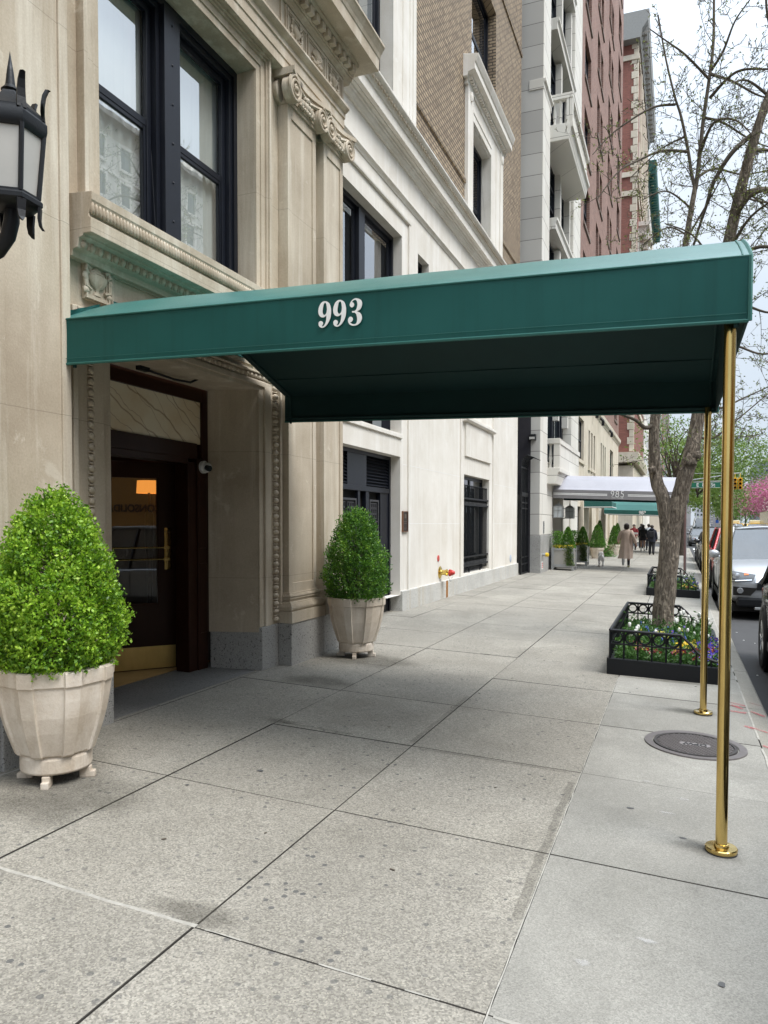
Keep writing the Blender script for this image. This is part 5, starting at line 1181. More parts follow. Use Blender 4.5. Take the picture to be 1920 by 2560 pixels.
for pts,r in(([(-.117,YU,7.2),(-.415,YU-.25,7.08),(-.85,YU-.5,6.74),(-1.1,YU-.7,6.4)],.018),([(.047,YU,6.55),(-.263,YU-.3,6.48),(-.55,YU-.55,6.29),(-.77,YU-.8,6.08),(-1.0,YU-1.,5.7)],.02),([(0,YU,6.75),(-.3,YU+.3,6.78),(-.7,YU+.6,6.6)],.014),
    ([(.29,YU,7.45),(-.0,YU-.3,7.65),(-.21,YU-.4,7.8),(-.43,YU-.6,7.9)],.018),([(.32,YU,7.55),(.46,YU-.1,7.72),(.585,YU-.2,8.0),(.78,YU-.3,8.2)],.02),([(.32,YU,7.5),(.6,YU+.2,7.45),(.95,YU+.3,7.24),(1.3,YU+.4,7.2)],.022),
    ([(.31,YU,7.2),(.6,YU-.3,7.3),(.97,YU-.4,7.2),(1.4,YU-.4,7.1)],.022),([(.26,YU,6.95),(.5,YU+.3,6.98),(.9,YU+.5,6.75),(1.3,YU+.6,6.6)],.02),([(.2,YU,6.5),(.35,YU-.3,6.72),(.6,YU-.5,6.6),(.8,YU-.6,6.3)],.022),([(.18,YU,6.2),(.4,YU+.3,6.4),(.75,YU+.5,6.35),(1.2,YU+.6,6.4)],.02),
    ([(.1,YU,5.8),(-.2,YU-.3,5.95),(-.5,YU-.5,5.8)],.014),([(.06,YU,5.45),(-.2,YU+.3,5.7),(-.55,YU+.6,5.6)],.014),([(.05,YU,5.4),(.3,YU-.4,5.7),(.45,YU-.6,5.9)],.014)): main(pts,r,.006,1,ln=.75,sp=.16)
# right hand limb: drooping limb and side branches
main([(.83,Y0-.32,6.42),(.56,Y0-.35,6.2),(.36,Y0-.3,5.9),(.27,Y0-.2,5.63),(.17,Y0-.1,5.33),(.05,Y0,4.9)],.034,.010,1,ln=.9)
for pts,r in(([(.66,Y0-.2,5.7),(.9,Y0-.2,5.75),(1.3,Y0-.1,5.7),(1.9,Y0,5.6)],.05),([(.60,Y0-.2,5.45),(.8,Y0-.5,5.6),(1.2,Y0-.7,5.5),(1.7,Y0-1.,5.2)],.035),([(.5,Y0-.15,4.9),(.9,Y0-.2,5.05),(1.3,Y0-.1,4.9),(1.6,Y0,4.5)],.03),([(.4,Y0-.1,4.3),(.7,Y0+.3,4.5),(1.1,Y0+.5,4.4),(1.6,Y0+.8,4.5)],.028),
    ([(.30,Y0,3.7),(.6,Y0-.2,3.85),(.95,Y0-.3,3.7),(1.4,Y0-.4,3.75)],.022),([(.25,Y0,3.2),(.5,Y0+.3,3.15),(.8,Y0+.5,3.3),(1.2,Y0+.7,3.5)],.02),([(.2,Y0,2.75),(.42,Y0+.2,2.75),(.7,Y0+.3,2.98),(1.1,Y0+.5,3.35)],.018),([(.77,Y0-.3,6.2),(1.0,Y0,6.3),(1.4,Y0+.3,6.2)],.03),([(.95,Y0-.35,6.8),(.7,Y0-.6,6.9),(.5,Y0-.9,6.75)],.02),
    ([(.45,Y0-.1,4.6),(.3,Y0-.5,4.9),(.1,Y0-.8,5.1),(-.2,Y0-1.0,5.2)],.018),([(.52,Y0-.15,5.),(.75,Y0-.7,5.25),(1.1,Y0-1.2,5.3)],.025),([(1.15,Y0-.4,7.3),(1.3,Y0-.4,7.9),(1.5,Y0-.5,8.6)],.045),([(1.1,Y0-.4,7.2),(.9,Y0-.6,7.6),(.85,Y0-.8,8.1)],.025)): main(pts,r,.006,1,ln=.85,sp=.15)
for pts,r in(([(-.30,Y0,2.95),(-.42,Y0-.1,2.88),(-.55,Y0-.2,2.98),(-.75,Y0-.4,3.05)],.035),([(-.31,Y0,2.5),(-.5,Y0+.3,2.48),(-.9,Y0+.6,2.45)],.006),([(.12,Y0,2.45),(.0,Y0-.2,2.3),(-.02,Y0-.3,2.6),(.1,Y0-.4,2.8)],.010),([(.22,Y0,3.0),(.15,Y0-.3,2.75),(.2,Y0-.5,2.62),(.35,Y0-.6,2.55)],.008)):
    P=smooth_path(pts,6); mb.tube(P,[r*(1-.6*i/len(P)) for i in range(len(P))],8); buds.append(P[-1])
    for q in P[6::4]: grow(mb,q,V((RT.gauss(0,1),RT.gauss(0,1),RT.gauss(.4,.6))),.25,.004,0,buds,None)
build(mb,'branches',M['twig'],T1,smooth=60,norm=False)
B=np.array([tuple(b) for b in buds]); low=B[(B[:,2]<6.4)]
rep=lambda P,k,s:np.repeat(P,k,0)+rng.normal(0,s,(len(P)*k,3))
cloud('buds',np.concatenate([rep(B[B[:,2]>=6.4],2,.010),rep(low,4,.022)]),.030,M['bud'],T1)
print('tree1 buds',len(B))
# ---- leafy and blossoming trees further off
def leafy(name,label,x,y,h,cc,cr,n,leaf,lsize,group=None,br=14,bk='bark2',z0=0.,clump=26,seed=0):
    t=thing(name,label,'tree',(x,y,z0),group); mb=MB(); r=.02+h*.016
    top=V(cc); limb(mb,[(x,y,z0-.1),(x+.05,y,z0+h*.2),(x+(top.x-x)*.3,y+(top.y-y)*.3,z0+h*.45),(top.x,top.y,top.z+cr[2]*.3)],r,r*.35,10,4)
    R2=random.Random(seed+3); C=[]
    for k in range(br):
        a=R2.uniform(0,2*PI); u=R2.uniform(-.5,.9); e=V((math.cos(a)*math.sqrt(1-u*u*.9)*cr[0],math.sin(a)*math.sqrt(1-u*u*.9)*cr[1],u*cr[2]))*R2.uniform(.6,1.)
        s=V((x+(top.x-x)*.5,y+(top.y-y)*.5,z0+h*R2.uniform(.35,.6))); m=s.lerp(top+e,.5)+V((R2.gauss(0,.2),R2.gauss(0,.2),R2.gauss(.2,.2))); mb.tube(smooth_path([s,m,top+e],4),[r*.35*(1-.09*i) for i in range(9)],5)
        C.append(top+e); C.append(m.lerp(top+e,.6))
    build(mb,'trunk',M[bk],t,smooth=60,norm=False)
    for k in range(clump):
        a=R2.uniform(0,2*PI); u=R2.uniform(-.8,.95); q=R2.uniform(.45,1.)**.6; C.append(top+V((math.cos(a)*math.sqrt(1-u*u)*cr[0]*q,math.sin(a)*math.sqrt(1-u*u)*cr[1]*q,u*cr[2]*q)))
    C=np.array([tuple(c) for c in C]); idx=rng.integers(0,len(C),n); sc=rng.uniform(.10,.30,len(C))[idx][:,None]
    P=C[idx]+rng.normal(0,1,(n,3))*sc*np.array(cr); cloud('crown',P,lsize,M[leaf],t,.2); return t
leafy('street_tree','slender street tree with a few fresh green leaves behind the large forked tree',.17,40.8,7.5,(-.5,41.,5.6),(1.5,1.6,1.6),1500,'spring',.14,seed=1)
leafy('street_tree','tall green street tree at the far corner beyond the traffic light',.1,79,12,(3.4,82,7.6),(5.0,4.5,3.6),15000,'spring',.24,seed=2)
leafy('street_tree','dense green tree farther down the avenue above the parked cars',3.2,98,10,(3.6,99,5.6),(3.6,4.,3.2),8000,'spring',.3,seed=8)
for i,(x,y,c,r_,lf,lb) in enumerate(((12.6,112,(12.8,112,4.6),(3.0,4,2.3),'pink','pink cherry tree nearest on the right, in full blossom'),(13.,128,(13.2,128,5.6),(4.2,5,2.8),'pink','middle pink cherry tree on the grass median'),(14.5,150,(14.6,150,6.6),(5,6,3.6),'pink','farthest and tallest pink cherry tree on the median'),(13.2,100,(13.0,100,3.3),(2.4,3,1.3),'blos','small white blossoming tree in front of the pink cherry trees'))):
    leafy('cherry_tree',lb,x,y,c[2]*1.2,c,r_,6500,lf,.28,'blossoming trees on the median',seed=20+i,z0=.05)
for i,(x,y) in enumerate(((14,185),(13.5,215),(15,260))): leafy('median_tree',('pale green tree on the median beyond the pink cherries','second pale green tree on the median beyond the pink cherries','last pale green tree far along the median')[i],x,y,9,(x,y,6),(4.5,5,3.6),4000,'spring',.5,seed=40+i)
# ---- tree beds
def petals(mb,c,r,n,tilt,m=0):
    for k in range(n):
        a=k*2*PI/n; d=V((math.cos(a),math.sin(a),tilt)); q=V((-math.sin(a),math.cos(a),0)); c_=V(c)
        mb.add([c_,c_+d*r*.6+q*r*.45,c_+d*r*1.05,c_+d*r*.6-q*r*.45],[(0,1,2,3)],m)
def proto(kind,label,col):
    t=thing(kind,label,'flower'); st=M['ground_leaf']
    if kind=='tulip':
        mb=MB(); mb.tube([(0,0,0),(.004,.003,.12),(0,0,.22)],.0035,5)
        for s in(0,2.2,4.1): 
            a=V((math.cos(s),math.sin(s),0)); q=V((-a.y,a.x,0)); mb.grid([[tuple(a*x+q*w+V((0,0,z))) for w in(-wd,0,wd)] for x,z,wd in((.005,.0,.006),(.03,.09,.016),(.06,.17,.012),(.075,.2,.002))])
        o=build(mb,'stem',st,norm=False); o.parent=t
        mb=MB(); mb.ell((0,0,.245),(.016,.016,.028),8,6)
        for k in range(3): a=k*2.1; mb.ell((math.cos(a)*.008,math.sin(a)*.006,.25),(.013,.013,.03),7,5)
        o=build(mb,'bloom',col,smooth=60); o.parent=t
    elif kind=='grape_hyacinth':
        mb=MB(); mb.tube([(0,0,0),(0,.01,.15)],.003,5); 
        for k in range(5): a=k*1.3; mb.tube([(0,0,0),(math.cos(a)*.03,math.sin(a)*.03,.1),(math.cos(a)*.07,math.sin(a)*.07,.13)],[.005,.005,.001],4)
        o=build(mb,'stem',st,norm=False); o.parent=t; mb=MB()
        for k in range(26): a=k*2.4; h=.12+.09*k/26; r=.016*(1-.6*k/26); mb.ell((math.cos(a)*r,math.sin(a)*r+.01,h),(.009,.009,.009),5,4)
        o=build(mb,'bloom',col,smooth=60); o.parent=t
    else:
        mb=MB()
        for k in range(7): a=k*.9; mb.tube([(0,0,0),(math.cos(a)*.03,math.sin(a)*.03,.05),(math.cos(a)*.06,math.sin(a)*.06,.06)],[.004,.009,.002],4)
        mb.tube([(0,0,0),(0,-.01,.13)],.003,5); mb.tube([(0,0,0),(.04,.01,.11)],.003,5); o=build(mb,'stem',st,norm=False); o.parent=t
        n=6 if kind=='daffodil' else 5; r=.034 if kind=='daffodil' else .03; eye=plain('flower_eye',(.70,.42,.02) if 'yellow' not in label else (.6,.3,.01),.7)
        for c in((0,-.01,.135),(.045,.01,.115),(-.04,-.015,.10)):
            mb=MB(); petals(mb,(0,0,0),r,n,.18); petals(mb,(0,0,.004),r*.7,n,.35); mb.ell((0,0,.006),(.008,.008,.008),5,4,1); mb.xf(Matrix.Translation(c)@Matrix.Rotation(R(55)+c[0]*6,4,'X')@Matrix.Rotation(c[0]*20,4,'Z'))
            o=build(mb,'bloom',[col,eye],norm=False); o.parent=t
    return t
fc=lambda n,c:plain(n,c,.6,0,.25,40)
FW=[('tulip','white tulip',fc('white_petal',(.78,.78,.72))),('pansy','purple blue pansy',fc('purple_petal',(.10,.06,.50))),('pansy','dark maroon pansy',fc('maroon_petal',(.20,.012,.03))),('pansy','pale yellow pansy',fc('yellow_petal',(.78,.70,.16))),('grape_hyacinth','blue grape hyacinth',fc('blue_petal',(.10,.16,.55))),('daffodil','golden yellow daffodil',fc('gold_petal',(.80,.56,.03)))]
def bed(nm,label,y0,y1,x0,x1,dens,where):
    g=0; t=thing('tree_guard','%s'%label,'tree guard',(x0,y0,gz(x0)),'black tree guards along the kerb'); h=.17; mb=MB()
    zc=lambda x:gz(x)
    for a,b,c,d in((x0,x1,y0,y0+.06),(x0,x1,y1-.06,y1),(x0,x0+.06,y0+.06,y1-.06),(x1-.06,x1,y0+.06,y1-.06)):
        mb.add([(a,c,zc(a)-.02),(b,c,zc(b)-.02),(b,d,zc(b)-.02),(a,d,zc(a)-.02),(a,c,zc(a)+h),(b,c,zc(b)+h),(b,d,zc(b)+h),(a,d,zc(a)+h)],[(0,3,2,1),(4,5,6,7),(0,1,5,4),(1,2,6,5),(2,3,7,6),(3,0,4,7)])
    build(mb,'kerb_board',M['black'],t,bevel=.006)
    mb=MB(); zt,z2,zb=.465,.325,h-.01
    def run(a,b):
        a,b=V(a),V(b); L=(b-a).length; n=max(1,round(L/.15)); d=(b-a)/n; zz=lambda p:V((p.x,p.y,gz(p.x)))
        for z,r in((zt,.017),(z2,.011)): mb.tube([zz(a)+V((0,0,z)),zz(b)+V((0,0,z))],r,6)
        for k in range(n+1):
            p=zz(a+d*k); mb.tube([p+V((0,0,zb)),p+V((0,0,zt))],.013 if k in(0,n) else .010,6)
        for k in range(n):
            p=zz(a+d*(k+.5))+V((0,0,(zt+z2)/2)); e=d.normalized(); mb.tube([p+e*math.cos(q)*.055+V((0,0,math.sin(q)*.055)) for q in[i*2*PI/14 for i in range(15)]],.011,5,cap=False)
    xm=x0+.72; e=.03
    run((x0+e,y0+e,0),(xm,y0+e,0)); run((x0+e,y1-e,0),(xm,y1-e,0)); run((x0+e,y0+e,0),(x0+e,y1-e,0))
    for y in(y0+e,y1-e):
        mb.tube(smooth_path([(xm,y,gz(xm)+zt),(xm+.09,y,gz(xm)+.38),(xm+.17,y,gz(xm)+.29),(xm+.28,y,gz(xm)+.235),(x1-.03,y,gz(x1)+.215)],4),.015,6); mb.tube([(xm,y,gz(xm)+z2),(xm+.14,y,gz(xm)+z2)],.008,6)
        for q,z in((xm+.15,.31),(xm+.29,.23)): mb.tube([(q,y,gz(q)+zb),(q,y,gz(q)+z)],.010,6)
    build(mb,'railing',M['black'],t,smooth=50)
    mb=MB(); rows=[[(x,y,gz(x)+.12+.03*noise.noise(V((x*4,y*4,1)))) for x in np.linspace(x0+.05,x1-.05,12)] for y in np.linspace(y0+.05,y1-.05,24)]; mb.grid(rows)
    struct(tag(build(mb,'bed_soil',M['soil'],smooth=60,norm=False),'dark soil of the %s flower bed'%where,'soil'),'stuff')
    n=int(6500*dens); P=np.stack([rng.uniform(x0+.06,x1-.06,n),rng.uniform(y0+.07,y1-.07,n),np.zeros(n)],1); P[:,2]=-S*P[:,0]+.135+rng.gamma(1.8,.034,n)
    o=cloud('ground_cover',P,.05,M['ground_leaf'],None,.6,None,.4); struct(tag(o,'green leafy ground cover in the %s flower bed'%where,'ground cover'),'stuff')
bed('g','black iron guard with ring pattern around the near tree and flower bed',8.08,11.05,-.68,.47,1.6,'near')
bed('g','smaller looking black guard around the second flower bed behind the tree trunk',17.4,20.5,-.64,.46,.7,'second')
R3=random.Random(5); first={}
protos=[proto(k,'',c) for k,l,c in FW]
ZN=[[(.0,.38,9.0,10.95,20),(-.55,-.2,8.6,9.6,6)],[(.22,.42,8.2,9.6,20),(-.3,.1,9.6,10.6,5)],[(-.6,.4,8.2,8.8,7),(-.62,-.4,8.6,9.2,3),(.3,.42,8.6,9.5,3)],[(-.5,.25,8.5,10.4,13)],[(-.5,-.02,9.9,10.8,14),(-.2,.25,8.8,9.6,6)],[(.0,.3,8.5,9.6,7)]]
for i,(k,l,c) in enumerate(FW):
    spots=[(R3.uniform(a,b),R3.uniform(c0,d),'near') for a,b,c0,d,n in ZN[i] for _ in range(n)]+[(R3.uniform(-.5,.4),R3.uniform(17.6,20.2),'second') for _ in range((10,9,6,7,7,3)[i])]
    usd=False
    for x,y,w in spots:
        if math.hypot(x+.17,y-10.6)<.24: continue
        o=protos[i] if not usd else copy_tree(protos[i]); usd=True
        o.location=(x,y,gz(x)+.125); o.rotation_euler=(R3.uniform(-.15,.15),R3.uniform(-.15,.15),R3.uniform(-1.,1.)); s=R3.uniform(.75,1.1)*(.75 if k=='grape_hyacinth' else 1.); o.scale=(s,s,s)
        o['label']='%s growing in the %s flower bed inside the black guard'%(l,w); o['group']='%ss in the %s tree bed'%(l,w)
# ---- planters by the silver awning
def conifer(mbname,x,y,z,h,r,n,par,leaf='conif',seed=0,ls=.05):
    t=rng.uniform(0,1,n)**1.25; a=rng.uniform(0,2*PI,n); rr=r*np.clip(np.sqrt(np.clip(1-t,0,1))*(1.05-.15*t),.02,1)*np.clip(.55+t*4,0,1)
    lump=np.array([noise.noise(V((math.cos(q)*2,math.sin(q)*2,u*6+seed)))*.16 for q,u in zip(a,t)]); rr=rr*(1+lump)*rng.uniform(.7,1.03,n)
    P=np.stack([x+rr*np.cos(a),y+rr*np.sin(a),z+t*h],1); cloud('foliage',P,ls,M[leaf],par,.5,np.stack([np.cos(a)*.6,np.sin(a)*.6,np.full(n,.5)],1),.5)
    build(MB().tube([(x,y,z-.05),(x,y,z+h*.8)],.02,6),'stem',M['twig'],par)
def metal_box(x0,x1,y0,y1,label):
    g=gz((x0+x1)/2); t=thing('planter_box',label,'planter',((x0+x1)/2,(y0+y1)/2,g),'metal planter boxes by the silver awning'); mb=MB(); H=.72
    for x in(x0,x1-.08):
        for y in(y0,y1-.08): mb.box(x,x+.08,y,y+.08,g-.01,g+H)
    for z0,z1 in((g+.10,g+.19),(g+H-.08,g+H-.005)):
        mb.box(x0+.08,x1-.08,y0+.01,y0+.05,z0,z1); mb.box(x0+.08,x1-.08,y1-.05,y1-.01,z0,z1); mb.box(x0+.01,x0+.05,y0+.08,y1-.08,z0,z1); mb.box(x1-.05,x1-.01,y0+.08,y1-.08,z0,z1)
    build(mb,'box_frame',M['steel'],t,bevel=.006); build(MB().box(x0+.03,x1-.03,y0+.03,y1-.03,g+.12,g+H-.06),'box_panel',plain('pale_zinc',(.46,.44,.40),.5,.5,.3,4),t)
    cx,cy=(x0+x1)/2,(y0+y1)/2
    conifer('c',cx+.12,cy,g+H-.1,.78,.26,3600,t,seed=x0); 
    n=1400; P=np.stack([rng.normal(cx-.18,.10,n),rng.normal(cy-.1,.12,n),g+H+rng.uniform(-.05,.55,n)],1); cloud('shrub',P,.045,M['boxd'],t,.5)
    n=700; u=rng.uniform(0,1,n); P=np.stack([x1-.16+rng.normal(0,.07,n)+.04*u,y0-.02-rng.uniform(0,.05,n),g+H+.06-u*.62],1); cloud('trailing_ivy',P,.055,M['ivy'],t,-.3)
    P=np.stack([rng.uniform(x0+.03,x1-.03,160),rng.uniform(y0,y0+.25,160),g+H+rng.uniform(0,.1,160)],1); cloud('yellow_flowers',P,.05,M['blos_y'],t,.3)
M['blos_y']=leafmat('yellow_flower',[(.6,.45,.03),(.75,.6,.05),(.5,.28,.02)])
metal_box(-3.82,-3.10,24.35,25.05,'front grey metal planter box with conifer and trailing ivy before the silver awning'); metal_box(-3.70,-3.05,27.65,28.3,'rear grey metal planter box with yellow flowers beyond the silver awning')
def stone_pot(x,y,r,h,ch,cr,label,seed):
    g=gz(x); t=thing('potted_conifer',label,'potted conifer',(x,y,g),'conical evergreens in stone pots along the facade'); mb=MB()
    mb.lathe([(r*.72,0),(r*.75,.03),(r*.9,h*.8),(r,h*.82),(r*1.02,h),(r*.86,h),(r*.85,h-.06),(0,h-.06)],(x,y,g),24); build(mb,'pot',M['castpot'],t,smooth=35); conifer('c',x,y,g+h-.05,ch,cr,3200,t,seed=seed,ls=.06)
    n=260; a=rng.uniform(0,2*PI,n); P=np.stack([x+np.cos(a)*r*.95,y+np.sin(a)*r*.95,g+h+rng.normal(0,.04,n)],1); cloud('trailing_ivy',P,.06,M['ivy'],t)
stone_pot(-3.28,33.5,.30,.47,1.05,.36,'nearest conical evergreen in a round stone pot beyond the metal planters',1); stone_pot(-3.45,36.3,.28,.46,1.25,.26,'slim taller evergreen half hidden behind the nearest stone pot',2); stone_pot(-2.95,38.4,.30,.5,.98,.30,'third rounded evergreen in a stone pot by the walking woman',3); stone_pot(-3.0,41.2,.30,.5,1.1,.28,'darkest small evergreen at the end of the pot row under the green awning',4)
n=1500; P=np.stack([rng.normal(-3.15,.2,n),rng.normal(35.6,.2,n),.1+np.abs(rng.normal(0,.26,n))],1); lb=thing('low_shrub','low grey green shrub on the ground between the stone pots','shrub',(-3.15,35.6,.1)); cloud('foliage',P,.07,M['conif'],lb)
build(MB().tube([(-3.15,35.6,.08),(-3.15,35.6,.35)],.02,6),'stem',M['twig'],lb)
n=1300; P=np.stack([rng.normal(-2.95,.18,n),rng.normal(39.6,.2,n),.1+np.abs(rng.normal(0,.3,n))],1); lb=thing('low_shrub','taller grey green shrub behind the third stone pot','shrub',(-2.95,39.6,.1)); cloud('foliage',P,.07,M['conif'],lb)
build(MB().tube([(-2.95,39.6,.08),(-2.95,39.6,.35)],.02,6),'stem',M['twig'],lb)
# ================================================================ vehicles and street furniture
def wheel(car,x,y,r,side,w=.22):
    """wheel of a car: tyre with rim as sub part; x is the outer face"""
    mb=MB(); s=side; o=lambda t:-s*t
    mb.lathe([(r*.66,s*.0),(r*.70,s*.012),(r*.93,s*.010),(r,-s*.03),(r,-s*(w-.03)),(r*.9,-s*w),(r*.6,-s*w)],(x,y,r),28,axis='x',cap=False)
    ty=build(mb,'wheel',M['rubber'],None,smooth=40); ty.parent=car
    mb=MB(); mb.lathe([(r*.68,s*.004),(r*.63,s*.002),(r*.62,-s*.05)],(x,y,r),28,axis='x',cap=False); mb.lathe([(0,s*.0),(r*.16,s*.0),(r*.18,-s*.03)],(x,y,r),14,axis='x',cap=False)
    for k in range(5):
        a=k*2*PI/5
        for da in(-.14,.14):
            p=lambda q,e:(x-s*e,y+math.cos(a+da*(.5 if q<.3 else 1))*r*q,r+math.sin(a+da*(.5 if q<.3 else 1))*r*q); mb.tube([p(.12,.01),p(.64,.012)],r*.055,6)
    rm_=build(mb,'rim',M['csilver'],None,smooth=40,norm=False); rm_.parent=ty
    mb=MB(); mb.lathe([(0,-s*.09),(r*.62,-s*.09)],(x,y,r),20,axis='x',cap=False); b=build(mb,'brake_disc',M['dark'],None,norm=False); b.parent=ty
def car(name,label,cat,xc,yf,paint_,L=4.8,W=1.9,H=1.7,hood=1.05,kind='suv',group=None,wr=.36,detail=1,rot=0,glassm='cglass'):
    c=thing(name,label,cat,(xc,yf,RZ),group); hw=W/2
    def add(mb,n,m,par=None,**k):
        o=build(mb,n,m,None,**k); o.parent=par or c; return o
    if kind=='van': st=[(0,.42,.85,.82),(.015,.34,1.0,.90),(.05,.30,1.12,.96),(.12,.28,1.20,1.),(.2,.28,1.25,1.),(.5,.28,1.25,1.),(.9,.28,1.25,1.),(.985,.32,1.25,.98),(1,.4,1.2,.94)]; gs=(.16,.30,.97,.995)
    elif kind=='sedan': st=[(0,.38,.58,.78),(.012,.30,.68,.87),(.045,.24,.76,.94),(.10,.22,.84,.99),(.26,.22,.92,1.),(.5,.22,.95,1.),(.8,.22,.97,1.),(.93,.24,.98,.97),(.985,.30,.95,.90),(1,.4,.86,.84)]; gs=(.27,.42,.70,.86)
    else: st=[(0,.42,.70,.78),(.012,.36,.80,.87),(.04,.30,.92,.945),(.09,.29,hood-.05,.99),(.25,.29,hood+.01,1.),(.5,.29,hood+.04,1.),(.85,.29,hood+.06,1.),(.95,.32,hood+.05,.97),(.985,.40,hood,.92),(1,.46,hood-.12,.86)]; gs=(.25,.40,.90,.985)
    rows=[]
    for f,zb,zt,k in st:
        h=hw*k; half=[(h*.78,zb),(h*.955,zb+.05),(h,zb+.20),(h,(zb+zt)/2+.02),(h*.985,zt-.13),(h*.955,zt-.05),(h*.88,zt-.008),(h*.6,zt+.012),(0,zt+.025)]
        rows.append([(-x,f*L,z) for x,z in half]+[(x,f*L,z) for x,z in half[-2::-1]])
    mb=MB(); mb.grid(rows); n=len(rows[0]); mb.f+=[tuple(range(n)),tuple(range((len(rows)-1)*n,len(rows)*n))[::-1]]; mb.m+=[0,0]
    mb.add([r[0] for r in rows]+[r[-1] for r in rows],[(i,i+1,len(rows)+i+1,len(rows)+i) for i in range(len(rows)-1)])
    bo=add(mb,'body',paint_,smooth=60); sb=bo.modifiers.new('s','SUBSURF'); sb.levels=sb.render_levels=2 if detail else 1
    # cabin
    zt=lambda f:np.interp(f,[s[0] for s in st],[s[2] for s in st])
    y1,y2,y3,y4=[g*L for g in gs]; zb1=zt(gs[0])-.02; zb4=zt(gs[3])-.02; hb=hw*.90; hr=hw*.70; zr=H-.04
    edge=lambda t:0
    roof=MB(); R_=[]
    for i in range(9):
        t=i/8; y=y2+(y3-y2)*t; dz=-.05*(abs(t-.4)/.6)**2.5; R_.append([(hr*u*(1-.06*abs(t-.4)),y,zr+dz+.045*(1-u*u)-(.02 if abs(u)==1 else 0)) for u in(-1,-.9,-.6,-.2,.2,.6,.9,1)])
    roof.grid(R_); ro=add(roof,'roof',paint_,smooth=60,norm=False); so=ro.modifiers.new('s','SOLIDIFY'); so.thickness=.03
    ws=MB(); ws.grid([[(u*(hb*.93+(hr*.94-hb*.93)*t),y1+(y2-y1)*t+.05*u*u*(1-t*.4)-.0,zb1+(zr-.02-zb1)*t+.02*math.sin(PI*t)) for u in np.linspace(-1,1,9)] for t in np.linspace(0,1,7)]); wsb=add(ws,'windshield',M[glassm],smooth=60,norm=False)
    rw=MB(); rw.grid([[(u*(hb*.93+(hr*.92-hb*.93)*t),y4+(y3-y4)*t-.04*u*u,zb4+(zr-.05-zb4)*t) for u in np.linspace(-1,1,7)] for t in np.linspace(0,1,5)]); add(rw,'rear_window',M[glassm],smooth=60,norm=False)
    for s in(-1,1):
        sw=MB(); sw.grid([[(s*(hb+(hr-hb)*t),(y1+(y2-y1)*t)+u*((y4+(y3-y4)*t)-(y1+(y2-y1)*t)),(zb1+(zb4-zb1)*u)+(zr-.03-(zb1+(zb4-zb1)*u))*t) for u in np.linspace(0,1,8)] for t in np.linspace(0,1,4)]); add(sw,'side_window',M[glassm],smooth=60,norm=False)
        pl=MB(); P=lambda u,t:(s*(hb+(hr-hb)*t+.004),(y1+(y2-y1)*t)+u*((y4+(y3-y4)*t)-(y1+(y2-y1)*t)),(zb1+(zb4-zb1)*u)+(zr-.0-(zb1+(zb4-zb1)*u))*t)
        for u,r in((0,.035),(1,.055)): pl.tube([P(u,t) for t in(0,.33,.66,1)],r,6)
        pl.tube([P(u,1) for u in np.linspace(0,1,7)],.03,6); add(pl,'pillar',paint_,smooth=60)
        pl=MB()
        for u in(.40,.70): pl.tube([P(u,t) for t in(0,.5,1)],.03,6)
        pl.tube([P(u,-.02) for u in np.linspace(0,1,7)],.02,6); add(pl,'window_trim',M['black'],smooth=60)
        if kind=='suv' and detail:
            rr_=MB(); rr_.tube([(s*hr*.92,y2+.15,zr+.03),(s*hr*.92,y2+.25,zr+.075),(s*hr*.92,y3-.25,zr+.075),(s*hr*.92,y3-.1,zr+.03)],.02,6); add(rr_,'roof_rail',M['steel'],smooth=50)
        mi=MB(); mi.ell((s*(hw+.10),y1+.28,zb1+.12),(.12,.07,.085),10,7); mi.tube([(s*hw*.9,y1+.3,zb1+.04),(s*(hw+.05),y1+.29,zb1+.08)],.025,6); add(mi,'mirror',paint_,smooth=60)
        for f in(.19,.80):
            ar=MB(); ar.lathe([(0,s*.0),(wr*1.13,s*.0),(wr*1.17,-s*.02),(wr*1.17,-s*.2)],(s*(hw+.004),f*L,wr*.98),28,axis='x',cap=False); add(ar,'wheel_arch',M['dark'],norm=False)
        for f in(.19,.80): ar=MB(); ar.lathe([(wr*1.13,s*.004),(wr*1.19,s*.010),(wr*1.22,-s*.004)],(s*(hw+.004),f*L,wr*.98),30,axis='x',cap=False); add(ar,'arch_trim',paint_ if kind!='suv' else M['black'],norm=False)
        for f in(.19,.80): wheel(c,s*(hw+.012),f*L,wr,s)
        for f in(.44,.66): hd=MB(); hd.box(s*hw,s*(hw+.03),f*L,f*L+.2,zt(.5)-.17,zt(.5)-.14); add(hd,'door_handle',M['chrome'] if detail else paint_,bevel=.008)
        ds=MB()
        for f in(.30,.52,.74): ds.box(s*(hw-.001),s*(hw+.003),f*L,f*L+.008,.42,zt(.5)-.08)
        ds.box(s*(hw-.001),s*(hw+.004),.28*L,.72*L,.30,.40); add(ds,'door_seam',M['black'])
    fx=[(s[3]*hw,s[0]*L) for s in st if s[0]<.2]; fz=[(s[2],s[0]*L) for s in st if s[0]<.2]
    def front(x,z): return max(np.interp(abs(x),[a for a,_ in fx],[b for _,b in fx]),np.interp(z,[a for a,_ in fz],[b for _,b in fz]))-.006
    def patch(mb,q,off=.006,nx=6,nz_=4):              # q: four corners (x,z) laid on the nose
        (a,b,cc,d)=[V((*p,0)) for p in q]; rows=[]
        for i in range(nz_+1):
            r=[]
            for j in range(nx+1):
                p=a.lerp(b,j/nx).lerp(d.lerp(cc,j/nx),i/nz_); r.append((p.x,front(p.x,p.y)-off,p.y))
            rows.append(r)
        mb.grid(rows)
    k=hood/1.05 if kind=='suv' else 1.0 if kind=='van' else .80
